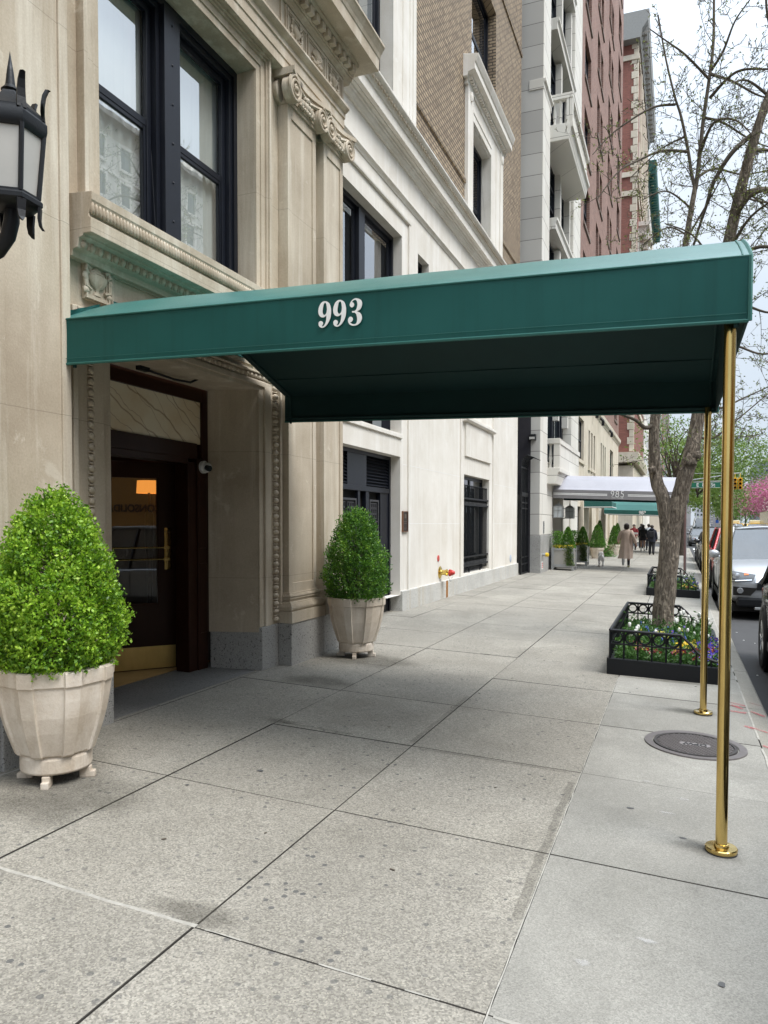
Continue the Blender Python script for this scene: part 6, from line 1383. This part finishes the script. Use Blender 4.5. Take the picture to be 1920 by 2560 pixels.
    for s in(-1,1):
        m1=MB(); patch(m1,[(s*hw*.93,.70*k),(s*hw*.48,.73*k),(s*hw*.43,.84*k),(s*hw*.93,.91*k)],.014); h=add(m1,'headlight',M['lampglass'],smooth=60,norm=False)
        m1=MB(); x=s*hw*.76; z=.80*k; m1.lathe([(0,-.02),(.05,-.022),(.066,-.012),(.066,.03)],(x,front(x,z)-.016,z),16,axis='y',cap=False); add(m1,'lamp_projector',M['lens'],h,smooth=40)
        m1=MB(); patch(m1,[(s*hw*.84,.715*k),(s*hw*.50,.74*k),(s*hw*.50,.752*k),(s*hw*.84,.73*k)],.022,6,1); add(m1,'lamp_trim',M['chrome'],h,norm=False)
        m1=MB(); patch(m1,[(s*hw*.63,.825*k),(s*hw*.55,.83*k),(s*hw*.55,.85*k),(s*hw*.63,.857*k)],.024,3,2); add(m1,'indicator',M['amber'],h,norm=False)
        m1=MB(); patch(m1,[(s*hw*.82,.46*k),(s*hw*.52,.46*k),(s*hw*.40,.60*k),(s*hw*.82,.62*k)],.016); fg=add(m1,'fog_recess',M['dark'],norm=False)
        m1=MB(); x=s*hw*.70; z=.545*k; m1.lathe([(0,-.02),(.045,-.018),(.055,0)],(x,front(x,z)-.018,z),14,axis='y',cap=False); add(m1,'fog_lamp',M['lens'],fg,smooth=40)
        m1=MB(); m1.box(s*hw*.60,s*hw*.93,L-.02-.10,L+.005,.82*k,.98*k) if kind!='sedan' else m1.box(s*hw*.5,s*hw*.86,L-.1,L+.004,.72,.84); add(m1,'tail_light',M['tail'],bevel=.02)
    m1=MB(); patch(m1,[(-hw*.42,.56*k),(hw*.42,.56*k),(hw*.40,.80*k),(-hw*.40,.80*k)],.006); gr=add(m1,'grille',M['black'],norm=False)
    m1=MB(); patch(m1,[(-hw*.44,.70*k),(-hw*.40,.70*k),(-hw*.30,.82*k),(-hw*.42,.82*k)],.014,2,3); patch(m1,[(hw*.44,.70*k),(hw*.40,.70*k),(hw*.30,.82*k),(hw*.42,.82*k)],.014,2,3); patch(m1,[(-hw*.3,.80*k),(hw*.3,.80*k),(hw*.3,.82*k),(-hw*.3,.82*k)],.014,4,1); add(m1,'grille_trim',M['chrome'],gr,norm=False)
    m1=MB(); m1.box(-.9*hw*.84,.9*hw*.84,-.0,.25,.24*k,.42*k); add(m1,'lower_bumper',M['black'],bevel=.04)
    m1=MB(); m1.box(-hw*.45,hw*.45,-.015,.2,.20*k,.25*k); add(m1,'skid_plate',M['steel'],bevel=.01)
    m1=MB(); m1.box(-.16,.16,-.022,-.004,.40*k,.55*k); add(m1,'number_plate',plain('number_plate',(.70,.62,.30),.5),bevel=.004)
    m1=MB(); m1.box(-hw*.92,hw*.92,.1,L-.1,.16,.30); add(m1,'underbody',M['dark'])
    m1=MB(); 
    for s in(-1,1): m1.ell((s*.37,y1+.95,zb1+.12),(.24,.12,.32),8,6); m1.ell((s*.37,y1+1.0,zb1+.48),(.12,.06,.12),8,6)
    m1.box(-hb*.9,hb*.9,y1+.1,y1+.5,zb1-.05,zb1+.03); add(m1,'seats',M['dark'],smooth=60)
    if rot: c.rotation_euler=(0,0,rot)
    return c
PK='cars parked along the kerb'
car('parked_car','silver white sport utility car parked facing us behind the brass pole','car',1.76,15.1,M['cwhite'],5.0,1.95,1.74,1.06,group=PK)
car('parked_car','dark car at the right edge with its rear wheel and quarter showing','car',1.95,6.35,M['cdark'],4.75,1.92,1.66,1.0,group=PK)
car('parked_car','grey car at the kerb opposite the doorway, seen mirrored in the door glass','car',1.90,-.2,M['cgrey'],4.8,1.85,1.72,kind='sedan',group=PK,wr=.33)
car('parked_car','red sport utility car parked just behind the silver white one','car',1.80,21.9,M['cred'],4.6,1.88,1.68,1.02,group=PK,detail=0)
car('parked_car','black sport utility car parked behind the red car','car',1.72,28.2,M['cblack'],4.8,1.95,1.72,1.05,group=PK,detail=0)
car('parked_car','dark blue sedan parked beyond the black car','car',1.70,34.3,plain('navy_car_paint',(.02,.03,.06),.3,0,.1,2,0,1.),4.7,1.85,1.45,kind='sedan',group=PK,detail=0,wr=.33)
MV='cars driving towards us on the avenue'
car('moving_car','dark grey sedan driving towards us at the crossing','car',1.75,63.5,M['cgrey'],4.7,1.85,1.45,kind='sedan',group=MV,detail=0,wr=.33)
car('moving_car','silver car following the dark grey sedan','car',2.0,76,M['csilver'],4.7,1.85,1.6,kind='suv',group=MV,detail=0)
car('delivery_van','white van behind the silver car in the kerb lane','van',2.5,90,M['cwht'],5.6,2.0,2.5,kind='van',group=MV,detail=0)
car('moving_car','white car in the second lane beside the van','car',4.2,84,M['cwht'],4.7,1.85,1.55,kind='sedan',group=MV,detail=0,wr=.33)
def sign_on(c,y,z,txt=True):
    mb=MB(); mb.box(-.45,.45,y,y+.3,z,z+.22); o=build(mb,'roof_sign',plain('roof_sign',(.75,.70,.5),.4),None,bevel=.03); o.parent=c
c1=car('taxi','yellow taxi in the second lane, left of the two taxis','taxi',3.95,61,M['cyel'],4.7,1.8,1.86,1.1,group=MV,detail=0); sign_on(c1,2.2,1.86)
c2=car('taxi','yellow taxi at the far right beside the olive truck','taxi',5.05,55,M['cyel'],4.7,1.7,1.84,1.1,group=MV,detail=0); sign_on(c2,2.2,1.84)
tk=thing('box_truck','olive green truck at the far right beyond the parked cars','truck',(6.05,46,RZ))
def tpart(mb,n,m,par=None,**k):
    o=build(mb,n,m,None,**k); o.parent=par or tk; return o
tpart(MB().box(-1.25,1.25,.9,6.5,.7,2.55),'cargo_box',M['colive'],bevel=.05); tpart(MB().prism([(.0,.5),(-.0,1.2),(.35,1.9),(.6,2.1),(.9,2.1),(.9,.5)],'x',-1.1,1.1),'cab',M['colive'],bevel=.05)
tpart(MB().add([(-.95,-.003,1.22),(.95,-.003,1.22),(.9,.33,1.88),(-.9,.33,1.88)],[(0,1,2,3)]),'windshield',M['cglass'],norm=False)
for s in(-1,1):
    tpart(MB().box(s*.75,s*1.05,-.02,.05,.75,.95),'headlight',M['amber'],bevel=.02)
    for y in(.7,5.2): wheel(tk,s*1.2,y,.42,s)
# yellow lorry seen mirrored in the door
tl=thing('lettered_truck','yellow lorry with black lettering across the lanes, seen mirrored in the door glass','truck',(5.6,-1.5,RZ))
def tp2(mb,n,m,par=None,**k):
    o=build(mb,n,m,None,**k); o.parent=par or tl; return o
tp2(MB().box(-1.2,1.2,-3.6,5.2,.8,3.3),'cargo_box',plain('amber_truck_paint',(.30,.14,.012),.4,0,.2,2),bevel=.04); tp2(MB().prism([(-5.6,.6),(-5.7,1.4),(-5.3,2.4),(-5.0,2.6),(-3.7,2.6),(-3.7,.6)],'x',-1.1,1.1),'cab',plain('amber_cab_paint',(.60,.30,.02),.35),bevel=.06)
tp2(MB().add([(-1.102,-5.35,1.5),(-1.102,-4.2,1.5),(-1.102,-4.2,2.3),(-1.102,-5.1,2.3)],[(0,1,2,3)]),'side_window',M['cglass'],norm=False)
o=text_obj('lettering','CONSOLIDATED',.245,M['black'],None,Matrix(((0,0,-1,-1.206),(-1,0,0,1.68),(0,1,0,2.125),(0,0,0,1))),.003,bold=.006); o.parent=tl
for s in(-1,1):
    for y in(-4.6,3.2): wheel(tl,s*1.15,y,.5,s)
# ---- traffic signal on a mast arm with a street sign
ts=thing('traffic_signal','yellow traffic lights hanging from a grey mast arm with a green street sign','traffic light',(-1.05,70,0))
mb=MB(); mb.lathe([(.16,-.1),(.16,.5),(.10,.6),(.085,4.),(.06,9.4)],(-1.05,70,0),12); mb.tube([(-1.05,70,4.6),(.9,70,5.42),(2.4,70,5.62),(4.86,70,5.97)],[.07,.055,.045,.035],8); mb.tube([(-1.05,70,6.2),(1.5,70,6.0),(4.86,70,5.98)],.016,5); mb.tube([(.9,70,5.30),(3.4,70,5.30)],.03,6); mb.tube([(-1.05,70,9.3),(.2,70,9.6),(1.2,70,9.6)],.04,6)
build(mb,'mast_arm',M['steel'],ts,smooth=50)
for x,ry in((4.85,0),(4.45,1)):
    mb=MB()
    for k in range(3):
        z=5.38-.33*k; mb.box(x-.17,x+.17,69.78,70.0,z-.15,z+.16)
    mb.tube([(x,69.9,5.5),(x,69.95,5.95)],.025,6)
    hd=build(mb,'signal_head',plain('signal_yellow',(.78,.46,.02),.45),ts,bevel=.03); mb=MB()
    for k in range(3):
        z=5.38-.33*k; mb.lathe([(.11,-.18),(.12,0)],(x,69.78,z),14,axis='y',cap=False)
    build(mb,'visor',plain('signal_visor',(.75,.44,.02),.5),hd,norm=False); mb=MB()
    for k in range(3): mb.lathe([(0,-.02),(.10,-.01)],(x,69.775,5.38-.33*k),14,axis='y',cap=False)
    build(mb,'lamp_lens',M['dark'],hd,norm=False)
mb=MB(); mb.box(1.02,3.3,69.9,69.93,4.74,5.24); sg=build(mb,'street_sign',plain('sign_green',(.01,.16,.09),.5,0,.1),ts); mb=MB(); frame4(mb,69.885,69.9,0,1,0,1,.1)
mb=MB(); mb.box(1.02,3.3,69.892,69.898,4.74,4.765); mb.box(1.02,3.3,69.892,69.898,5.215,5.24); build(mb,'sign_border',M['whitep'],sg)
text_obj('lettering','E  83  St',.44,M['whitep'],sg,Matrix.Translation((2.16,69.89,4.98))@Matrix.Rotation(PI/2,4,'X'),.002,bold=.006)
bs=thing('street_sign','small blue sign on a post far off on the median','sign',(11.4,256,0)); build(MB().tube([(11.4,256,-.1),(11.4,256,2.9)],.05,8),'post',M['steel'],bs); build(MB().box(10.95,11.85,255.93,255.97,1.95,2.9),'sign_plate',plain('sign_blue',(.02,.09,.40),.5),bs)
sp_=thing('sign_post','slim grey and rust red metal post at the kerb behind the tree','post',(.194,24.4,gz(.194))); g=gz(.194)
build(MB().tube([(.194,24.4,g),(.194,24.4,2.9)],.03,8),'post',plain('weathered_post',(.22,.14,.13),.5,.5,.7,3),sp_,smooth=50); build(MB().lathe([(.06,0),(.06,.02),(.034,.05)],(.194,24.4,g),12),'post_collar',M['steel'],sp_)
lp=[]
for i,(x,y) in enumerate(((11.5,96),(12.,170))):
    t=thing('street_lamp',('thin grey street lamp on the median before the pink trees','second grey street lamp farther along the median')[i],'street lamp',(x,y,0)); mb=MB(); mb.lathe([(.12,-.1),(.08,.6),(.05,7.5)],(x,y,0),10); mb.tube([(x,y,7.4),(x-.6,y,7.9),(x-2.0,y,8.0)],.035,6); build(mb,'lamp_post',M['steel'],t,smooth=50); build(MB().box(x-2.5,x-1.9,y-.12,y+.12,7.94,8.06),'lamp_head',M['steel'],t,bevel=.03)
# ================================================================ people and the dog
skin=plain('skin',(.42,.24,.17),.55,0,.1,20); skin2=plain('brown_skin',(.22,.11,.07),.55,0,.1,20)
def skinmesh(name,nodes,edges,mat,parent,root=0,sub=2,fn=None):
    """one continuous body grown over a skeleton: nodes (x,y,z,r)"""
    me=bpy.data.meshes.new('sk'); me.from_pydata([n[:3] for n in nodes],edges,[]); o=bpy.data.objects.new('sk',me); COL.objects.link(o)
    m=o.modifiers.new('k','SKIN'); m.use_smooth_shade=True; s=o.modifiers.new('s','SUBSURF'); s.levels=s.render_levels=sub
    d=me.skin_vertices[0].data
    for i,n in enumerate(nodes): r=n[3]; d[i].radius=(r,r) if not hasattr(r,'__len__') else r; d[i].use_root=(i==root)
    dg=bpy.context.evaluated_depsgraph_get(); dg.update(); nm=bpy.data.meshes.new_from_object(o.evaluated_get(dg)); bpy.data.objects.remove(o)
    nm.name=name; nm.materials.clear(); nm.materials.append(mat); ob=bpy.data.objects.new(name,nm); COL.objects.link(ob); ob.parent=parent; nm.shade_smooth()
    return ob
def person(label,x,y,yaw,H,pose,wear,sk=skin,z=None,group=None):
    p=thing('person',label,'person',(x,y,gz(x) if z is None else z),group); p.rotation_euler=(0,0,yaw); k=H/1.62; p.scale=(k,k,k)
    nd=[];ed=[]
    def n(v,r,par=None):
        nd.append((*v,r)); i=len(nd)-1
        if par is not None: ed.append((par,i))
        return i
    lean=pose.get('lean',.0)
    pel=n((0,0,.90),(.135,.10)); wa=n((0,lean*.2,1.04),(.115,.085),pel); ch=n((0,lean*.5,1.22),(.14,.10),wa); nb=n((0,lean*.8,1.36),(.07,.06),ch); ne=n((0,lean,1.425),(.048,.05),nb); hd=n((0,lean+.012,1.51),(.072,.085),ne); cr=n((0,lean+.0,1.585),(.06,.07),hd)
    n((0,lean+.105,1.505),(.012,.014),hd)
    for s in(-1,1): n((s*.083,lean,1.505),(.012,.02),hd)
    LEG={}; ARM={}
    for s,key in((-1,'L'),(1,'R')):
        hip=n((s*.085,0,.86),(.088,.09),pel); kn_=pose['k'+key]; an=pose['a'+key]; to=pose['t'+key]
        a=n(kn_,.058,hip); b=n(an,.040,a); n(to,(.038,.026),b); LEG[key]=(V((s*.085,0,.86)),V(kn_),V(an),V(to))
        sh=n((s*.155,lean*.75,1.335),.055,ch); el=pose['e'+key]; wr=pose['w'+key]; pa=pose['p'+key]
        e=n(el,.040,sh); w=n(wr,.028,e); q=n(pa,(.032,.018),w); ARM[key]=(V((s*.155,lean*.75,1.335)),V(el),V(wr),V(pa))
        d=(V(pa)-V(wr)).normalized(); sd=d.orthogonal().normalized(); nn=d.cross(sd)
        for f in range(4):
            b0=V(pa)+sd*(f-1.5)*.017; ln=(.062,.072,.068,.052)[f]; i1=n(b0+d*.025,.0095,q); i2=n(b0+d*(.025+ln*.5)+nn*.008,.0088,i1); n(b0+d*(.02+ln)+nn*.022,.0075,i2)
        i1=n(V(wr)+d*.035+sd*.032,.011,q); n(V(wr)+d*.065+sd*.05+nn*.012,.009,i1)
    skinmesh('body',nd,ed,sk,p)
    def add(mb,nm,m,**kw): o=build(mb,nm,m,None,**kw); o.parent=p; return o
    mb=MB()
    for s in(-1,1): mb.ell((s*.03,lean+.085,1.525),(.012,.008,.008),8,6)
    add(mb,'eyes',M['whitep'],smooth=60); mb=MB(); mb.ell((0,lean+.088,1.455),(.024,.008,.007),8,5); add(mb,'mouth',plain('lips',(.35,.10,.09),.5),smooth=60)
    hl=wear.get('hair',(.03,.02,.015)); mb=MB(); mb.ell((0,lean-.022,1.545),(.098,.105,.10),14,10,0,.08,3)
    if wear.get('long'): mb.ell((0,lean-.07,1.40),(.085,.045,.16),12,8,0,.15,5)
    elif wear.get('bob'): mb.ell((0,lean-.035,1.485),(.10,.085,.085),12,8,0,.1,5)
    add(mb,'hair',plain('hair_%.3f'%hl[0],hl,.5,0,.4,30),smooth=60)
    def sleeve(key,r,m,upto=2,nm='sleeve'):
        a=ARM[key][:upto+1]; P=smooth_path(a,5); mb=MB(); mb.tube(P,[r*(1.12-.28*i/len(P)) for i in range(len(P))],12); add(mb,nm,m,smooth=60)
    def leg(key,r,m,z1=None,nm='trouser_leg'):
        P=smooth_path(LEG[key][:3],5); 
        if z1: P=[q for q in P if q.z>z1]
        mb=MB(); mb.tube(P,[r*(1.2-.5*i/len(P)) for i in range(len(P))],12); add(mb,nm,m,smooth=60)
    def shell(prof,m,nm,fold=0.):                          # rings (z,rx,ry,cx,cy)
        mb=MB(); rows=[]
        for z,rx,ry,cx,cy in prof:
            f=fold*max(0,(1.15-z)); rows.append([(cx+(rx+f*.035*math.sin(a*7+z*3))*math.cos(a),cy+(ry+f*.035*math.sin(a*7+z*3))*math.sin(a),z) for a in[i*2*PI/40 for i in range(40)]])
        mb.grid(rows,0,True); return add(mb,nm,m,smooth=60,norm=False)
    wear['f'](p,add,sleeve,leg,shell,LEG,ARM,lean)
    for key in'LR':
        a,t=LEG[key][2],LEG[key][3]; mb=MB(); d=(t-a).normalized(); P=[a-V((0,0,.0))-d*.05+V((0,0,.0)),a+d*.0-V((0,0,.03)),a+d*.10-V((0,0,.035)),t+d*.04-V((0,0,.01))]; mb.tube(smooth_path([a-d*.03,a.lerp(t,.35),a.lerp(t,.8),t+d*.05],4),[.04,.05,.05,.05,.05,.05,.05,.047,.045,.042,.04,.03,.02],10); add(mb,'shoe',wear.get('shoe',M['whitep']),smooth=60)
        if wear.get('sole'): mb=MB(); n_=d.cross(V((1,0,0))).normalized(); n_=n_ if n_.z<0 else -n_; mb.tube([a-d*.03+n_*.045,a.lerp(t,.5)+n_*.045,t+d*.05+n_*.035],[.035,.04,.025],8); add(mb,'sole',plain('olive_sole',(.25,.24,.08),.7),smooth=60)
    return p
STR=dict(lean=.05,kL=(-.09,-.02,.50),aL=(-.10,-.34,.30),tL=(-.10,-.37,.14),kR=(.085,.12,.48),aR=(.085,.10,.075),tR=(.085,.24,.035),
    eL=(-.26,.05,1.10),wL=(-.28,.22,.98),pL=(-.28,.27,.94),eR=(.25,-.10,1.12),wR=(.33,-.10,.90),pR=(.35,-.08,.84))
coatm=plain('tan_wool_coat',(.60,.47,.385),.9,0,.25,5,.3); blk=plain('black_clothes',(.012,.012,.016),.8,0,.3,5); nav=plain('navy_clothes',(.012,.014,.026),.8,0,.3,5)
def w_coat(p,add,sleeve,leg,shell,LEG,ARM,lean):
    for k in'LR': leg(k,.062,blk); sleeve(k,.068,coatm)
    shell([(1.43,.055,.055,0,lean),(1.40,.09,.07,0,lean*.9),(1.37,.16,.10,0,lean*.8),(1.33,.205,.115,0,lean*.7),(1.22,.205,.135,0,lean*.5),(1.05,.19,.14,0,.02),(.88,.215,.165,0,-.01),(.68,.225,.195,-.005,-.04),(.50,.235,.22,-.02,-.06),(.38,.245,.245,-.035,-.08),(.33,.25,.26,-.045,-.09)],coatm,'coat',1.)
    mb=MB(); mb.lathe([(.06,1.40),(.075,1.42),(.068,1.455),(.058,1.45)],(0,lean,0),18,cap=False); add(mb,'collar',coatm,smooth=60,norm=False)
    mb=MB(); mb.box(-.012,.012,-.21,-.19,.33,.95); 
wm=person('person in a long tan coat walking away from us with a dog on a leash','person',0,0,1.56,STR,{}) if False else None
wm=person('person with short dark hair and long tan coat walking a small white dog',-1.72,27.9,R(3),1.56,STR,dict(f=w_coat,hair=(.02,.012,.01),bob=1,shoe=plain('black_white_sneaker',(.45,.45,.43),.6,0,.6,30),sole=1))
ST=dict(lean=.0,kL=(-.09,.03,.48),aL=(-.10,.0,.08),tL=(-.11,.14,.035),kR=(.09,-.03,.49),aR=(.10,-.16,.12),tR=(.10,-.06,.04),eL=(-.22,.0,1.09),wL=(-.20,.12,.93),pL=(-.19,.17,.88),eR=(.22,-.02,1.09),wR=(.24,.06,.86),pR=(.24,.09,.80))
def w_skirt(p,add,sleeve,leg,shell,LEG,ARM,lean):
    for k in'LR': sleeve(k,.06,blk); 
    for k in'LR':
        P=[q for q in smooth_path(LEG[k][:3],6) if q.z<.26]; mb=MB(); mb.tube(P,.05,10); add(mb,'sock',M['whitep'],smooth=60)
    shell([(1.40,.07,.06,0,0),(1.35,.17,.10,0,0),(1.2,.175,.125,0,0),(1.0,.165,.125,0,0),(.84,.185,.14,0,0)],blk,'jacket'); shell([(.86,.17,.13,0,0),(.66,.22,.18,0,0)],plain('dark_skirt',(.03,.025,.03),.9),'skirt',.4)
    mb=MB(); mb.box(-.14,.14,-.26,-.10,.98,1.34); add(mb,'backpack',blk,bevel=.05)
def w_dark(p,add,sleeve,leg,shell,LEG,ARM,lean):
    for k in'LR': sleeve(k,.072,nav); leg(k,.085,blk)
    shell([(1.42,.09,.07,0,0),(1.37,.18,.11,0,0),(1.2,.21,.15,0,0),(1.0,.21,.155,0,0),(.72,.225,.17,0,0)],nav,'coat',.3); mb=MB(); mb.ell((0,-.09,1.40),(.13,.07,.08),12,8); add(mb,'hood',nav,smooth=60); mb=MB(); mb.box(-.15,.15,-.28,-.13,.95,1.3); add(mb,'backpack',blk,bevel=.05)
def w_red(p,add,sleeve,leg,shell,LEG,ARM,lean):
    rd_=plain('red_jacket',(.22,.02,.025),.8,0,.3,5)
    for k in'LR': sleeve(k,.065,rd_); leg(k,.07,nav)
    shell([(1.41,.08,.065,0,0),(1.36,.17,.10,0,0),(1.2,.18,.13,0,0),(1.0,.175,.13,0,0),(.80,.19,.14,0,0)],rd_,'jacket')
    mb=MB(); mb.box(-.30,.34,.24,.26,1.0,1.12); add(mb,'paper_roll',M['whitep'])
def w_grey(p,add,sleeve,leg,shell,LEG,ARM,lean):
    gy=plain('pale_shirt',(.55,.60,.66),.8,0,.2,5)
    for k in'LR': sleeve(k,.06,gy); leg(k,.07,nav)
    shell([(1.41,.08,.065,0,0),(1.36,.17,.10,0,0),(1.2,.18,.13,0,0),(1.0,.17,.13,0,0),(.82,.18,.14,0,0)],gy,'shirt')
PD='pedestrians farther along the pavement'
person('person with long dark hair, black jacket, short skirt and white socks walking away',-1.86,44.7,0,1.50,ST,dict(f=w_skirt,long=1),group=PD)
person('person in a dark navy hooded coat with backpack nearest the tree trunk',-1.24,40.1,R(-4),1.50,ST,dict(f=w_dark,shoe=M['black']),group=PD)
person('person in a red jacket carrying a white sheet, partly hidden by the tan coat',-2.42,46.0,R(172),1.5,ST,dict(f=w_red,long=1,shoe=M['black']),group=PD)
person('person in a pale shirt half hidden between the two dark dressed walkers',-1.62,46.5,R(5),1.55,ST,dict(f=w_grey,shoe=M['black']),group=PD)
person('person in black farthest off under the green awning',-2.15,49.5,R(-6),1.55,ST,dict(f=w_dark,long=1,shoe=M['black']),group=PD)
# ---- dog
dg_=thing('dog','small fluffy white dog with a dark brown patch walking on a leash','dog',(-2.56,27.6,gz(-2.56))); dg_.rotation_euler=(0,0,R(6))
fur,t,b=newmat('white_brown_fur',.95); o_=N(t,'TexCoord').outputs['Object']; dd=N(t,'VectorMath',{0:o_,1:(-.13,-.02,.30)},operation='DISTANCE').outputs['Value']; dd=mth(t,'ADD',dd,mth(t,'MULTIPLY',nz(t,o_,9,3),.12))
setc(t,b,mixc(t,ramp(t,dd,[(.13,0),(.15,1)]),(.10,.05,.03),mixc(t,nz(t,o_,22,4),(.72,.69,.65),(.88,.86,.83)))); bump(t,b,nz(t,o_,60,4),.35,.01)
nd=[(0,-.12,.33,(.085,.09)),(0,.02,.335,(.08,.085)),(0,.15,.345,(.085,.10)),(0,.22,.40,(.055,.06)),(0,.27,.47,(.06,.06)),(0,.33,.465,(.045,.04)),(0,.39,.45,(.03,.026))]; ed=[(0,1),(1,2),(2,3),(3,4),(4,5),(5,6)]
def chain(par,pts):
    for q in pts: nd.append(q); ed.append((par,len(nd)-1)); par=len(nd)-1
for s in(-1,1):
    chain(2,[(s*.06,.15,.26,.045),(s*.062,.155,.15,.032),(s*.062,.15,.05,.028),(s*.062,.175,.022,.028)])
    chain(0,[(s*.065,-.12,.25,.055),(s*.066,-.08,.185,.042),(s*.066,-.165,.11,.028),(s*.066,-.155,.04,.026),(s*.066,-.125,.02,.027)])
    chain(4,[(s*.06,.26,.49,.026),(s*.085,.265,.43,.024),(s*.085,.27,.37,.016)])
chain(0,[(0,-.19,.38,.03),(0,-.22,.46,.03),(0,-.19,.52,.025)])
db=skinmesh('body',nd,ed,fur,dg_,0,2)
me=db.data
for v in me.vertices:
    q=v.co; v.co=q+q.normalized()*0+Vector((noise.noise(q*28),noise.noise(q*28+Vector((9,0,0))),noise.noise(q*28+Vector((0,9,0)))))*.022
mb=MB()
for s in(-1,1): mb.ell((s*.028,.335,.49),(.008,.008,.008),6,5)
mb.ell((0,.415,.455),(.014,.012,.012),7,5); o=build(mb,'nose_and_eyes',M['black'],None,smooth=60); o.parent=dg_
mb=MB(); mb.lathe([(.064,-.008),(.07,0),(.064,.008)],(0,.235,.42),16,cap=False); o=build(mb,'collar',M['redp'],None,norm=False); o.parent=dg_
# leash between the dog's collar and the left hand
mb=MB(); a=Vector((-2.56-.02,27.84,.50)); b_=Vector((-1.985,28.17,1.0)); mb.tube([a.lerp(b_,t)+Vector((0,0,-.05*math.sin(PI*t))) for t in[i/10 for i in range(11)]],.012,6); tag(build(mb,'leash',plain('tan_leather',(.20,.12,.07),.7),smooth=60),'tan leash from the white dog up to the hand of the coat wearer','leash')
# ================================================================ light, sky and camera
w=bpy.data.worlds.new('World'); scene.world=w; w.use_nodes=True; t=w.node_tree; bg=t.nodes['Background']
EL,AZ=R(58),R(104)                      # sun height; bearing clockwise from +y: over the avenue, slightly behind us
sk=N(t,'TexSky',sky_type='NISHITA'); sk.sun_disc=False; sk.sun_elevation=EL; sk.sun_rotation=AZ; sk.air_density=1.; sk.dust_density=3.; sk.ozone_density=1.
v=N(t,'TexCoord').outputs['Generated']; sp=N(t,'SeparateXYZ',{0:v})
cl=nz(t,N(t,'Mapping',{'Vector':v,'Scale':(1.,1.,2.2)}).outputs[0],2.1,7,.6,.3)
cov=ramp(t,cl,[(.28,.72),(.60,.97)])
cloud_c=mixc(t,ramp(t,nz(t,v,3.2,6,.6),[(.3,0),(.75,1)]),(3.75,4.3,4.95),(4.3,4.65,5.05))
zen=mth(t,'ADD',.85,mth(t,'MULTIPLY',mth(t,'POWER',mth(t,'MAXIMUM',sp.outputs[2],0.),3.),4.2))
t.links.new(mixc(t,cov,sk.outputs[0],mixc(t,1.,cloud_c,N(t,'CombineColor',{0:zen,1:zen,2:zen}).outputs[0],'MULTIPLY')),bg.inputs['Color']); bg.inputs['Strength'].default_value=SKY if 'SKY' in globals() else .10
sun=bpy.data.lights.new('Sun','SUN'); sun.energy=1.4; sun.angle=R(24); sun.color=(1,.965,.91); so=bpy.data.objects.new('sun_lamp',sun); COL.objects.link(so)
d=Vector((math.sin(AZ)*math.cos(EL),math.cos(AZ)*math.cos(EL),math.sin(EL))); so.rotation_euler=(-d).to_track_quat('-Z','Y').to_euler(); so.location=(20,-10,40)
cam=bpy.data.cameras.new('Camera'); co=bpy.data.objects.new('camera',cam); COL.objects.link(co); scene.camera=co
F=1600.; PD_=R(1.9); yaw=math.atan(635.5/math.hypot(F,F*math.tan(PD_))); roll=-.0018
fw=Vector((-math.sin(yaw)*math.cos(PD_),math.cos(yaw)*math.cos(PD_),-math.sin(PD_))); rt=Vector((math.cos(yaw),math.sin(yaw),0)); up=rt.cross(fw)
r2=rt*math.cos(roll)-up*math.sin(roll); u2=rt*math.sin(roll)+up*math.cos(roll)
co.matrix_world=Matrix(((r2.x,u2.x,-fw.x,0),(r2.y,u2.y,-fw.y,0),(r2.z,u2.z,-fw.z,1.6),(0,0,0,1)))
cam.sensor_fit='VERTICAL'; cam.sensor_height=36; cam.sensor_width=27; cam.lens=F/2212*36; cam.shift_y=(1131+F*math.tan(PD_)-1106)/2212; cam.clip_end=3000; cam.clip_start=.05
scene.view_settings.view_transform='Standard'; scene.view_settings.look='None'; scene.view_settings.gamma=1; scene.view_settings.exposure=1.12
scene.cycles.max_bounces=10; scene.cycles.transparent_max_bounces=16; scene.cycles.use_denoising=True; scene.cycles.caustics_reflective=False; scene.cycles.caustics_refractive=False
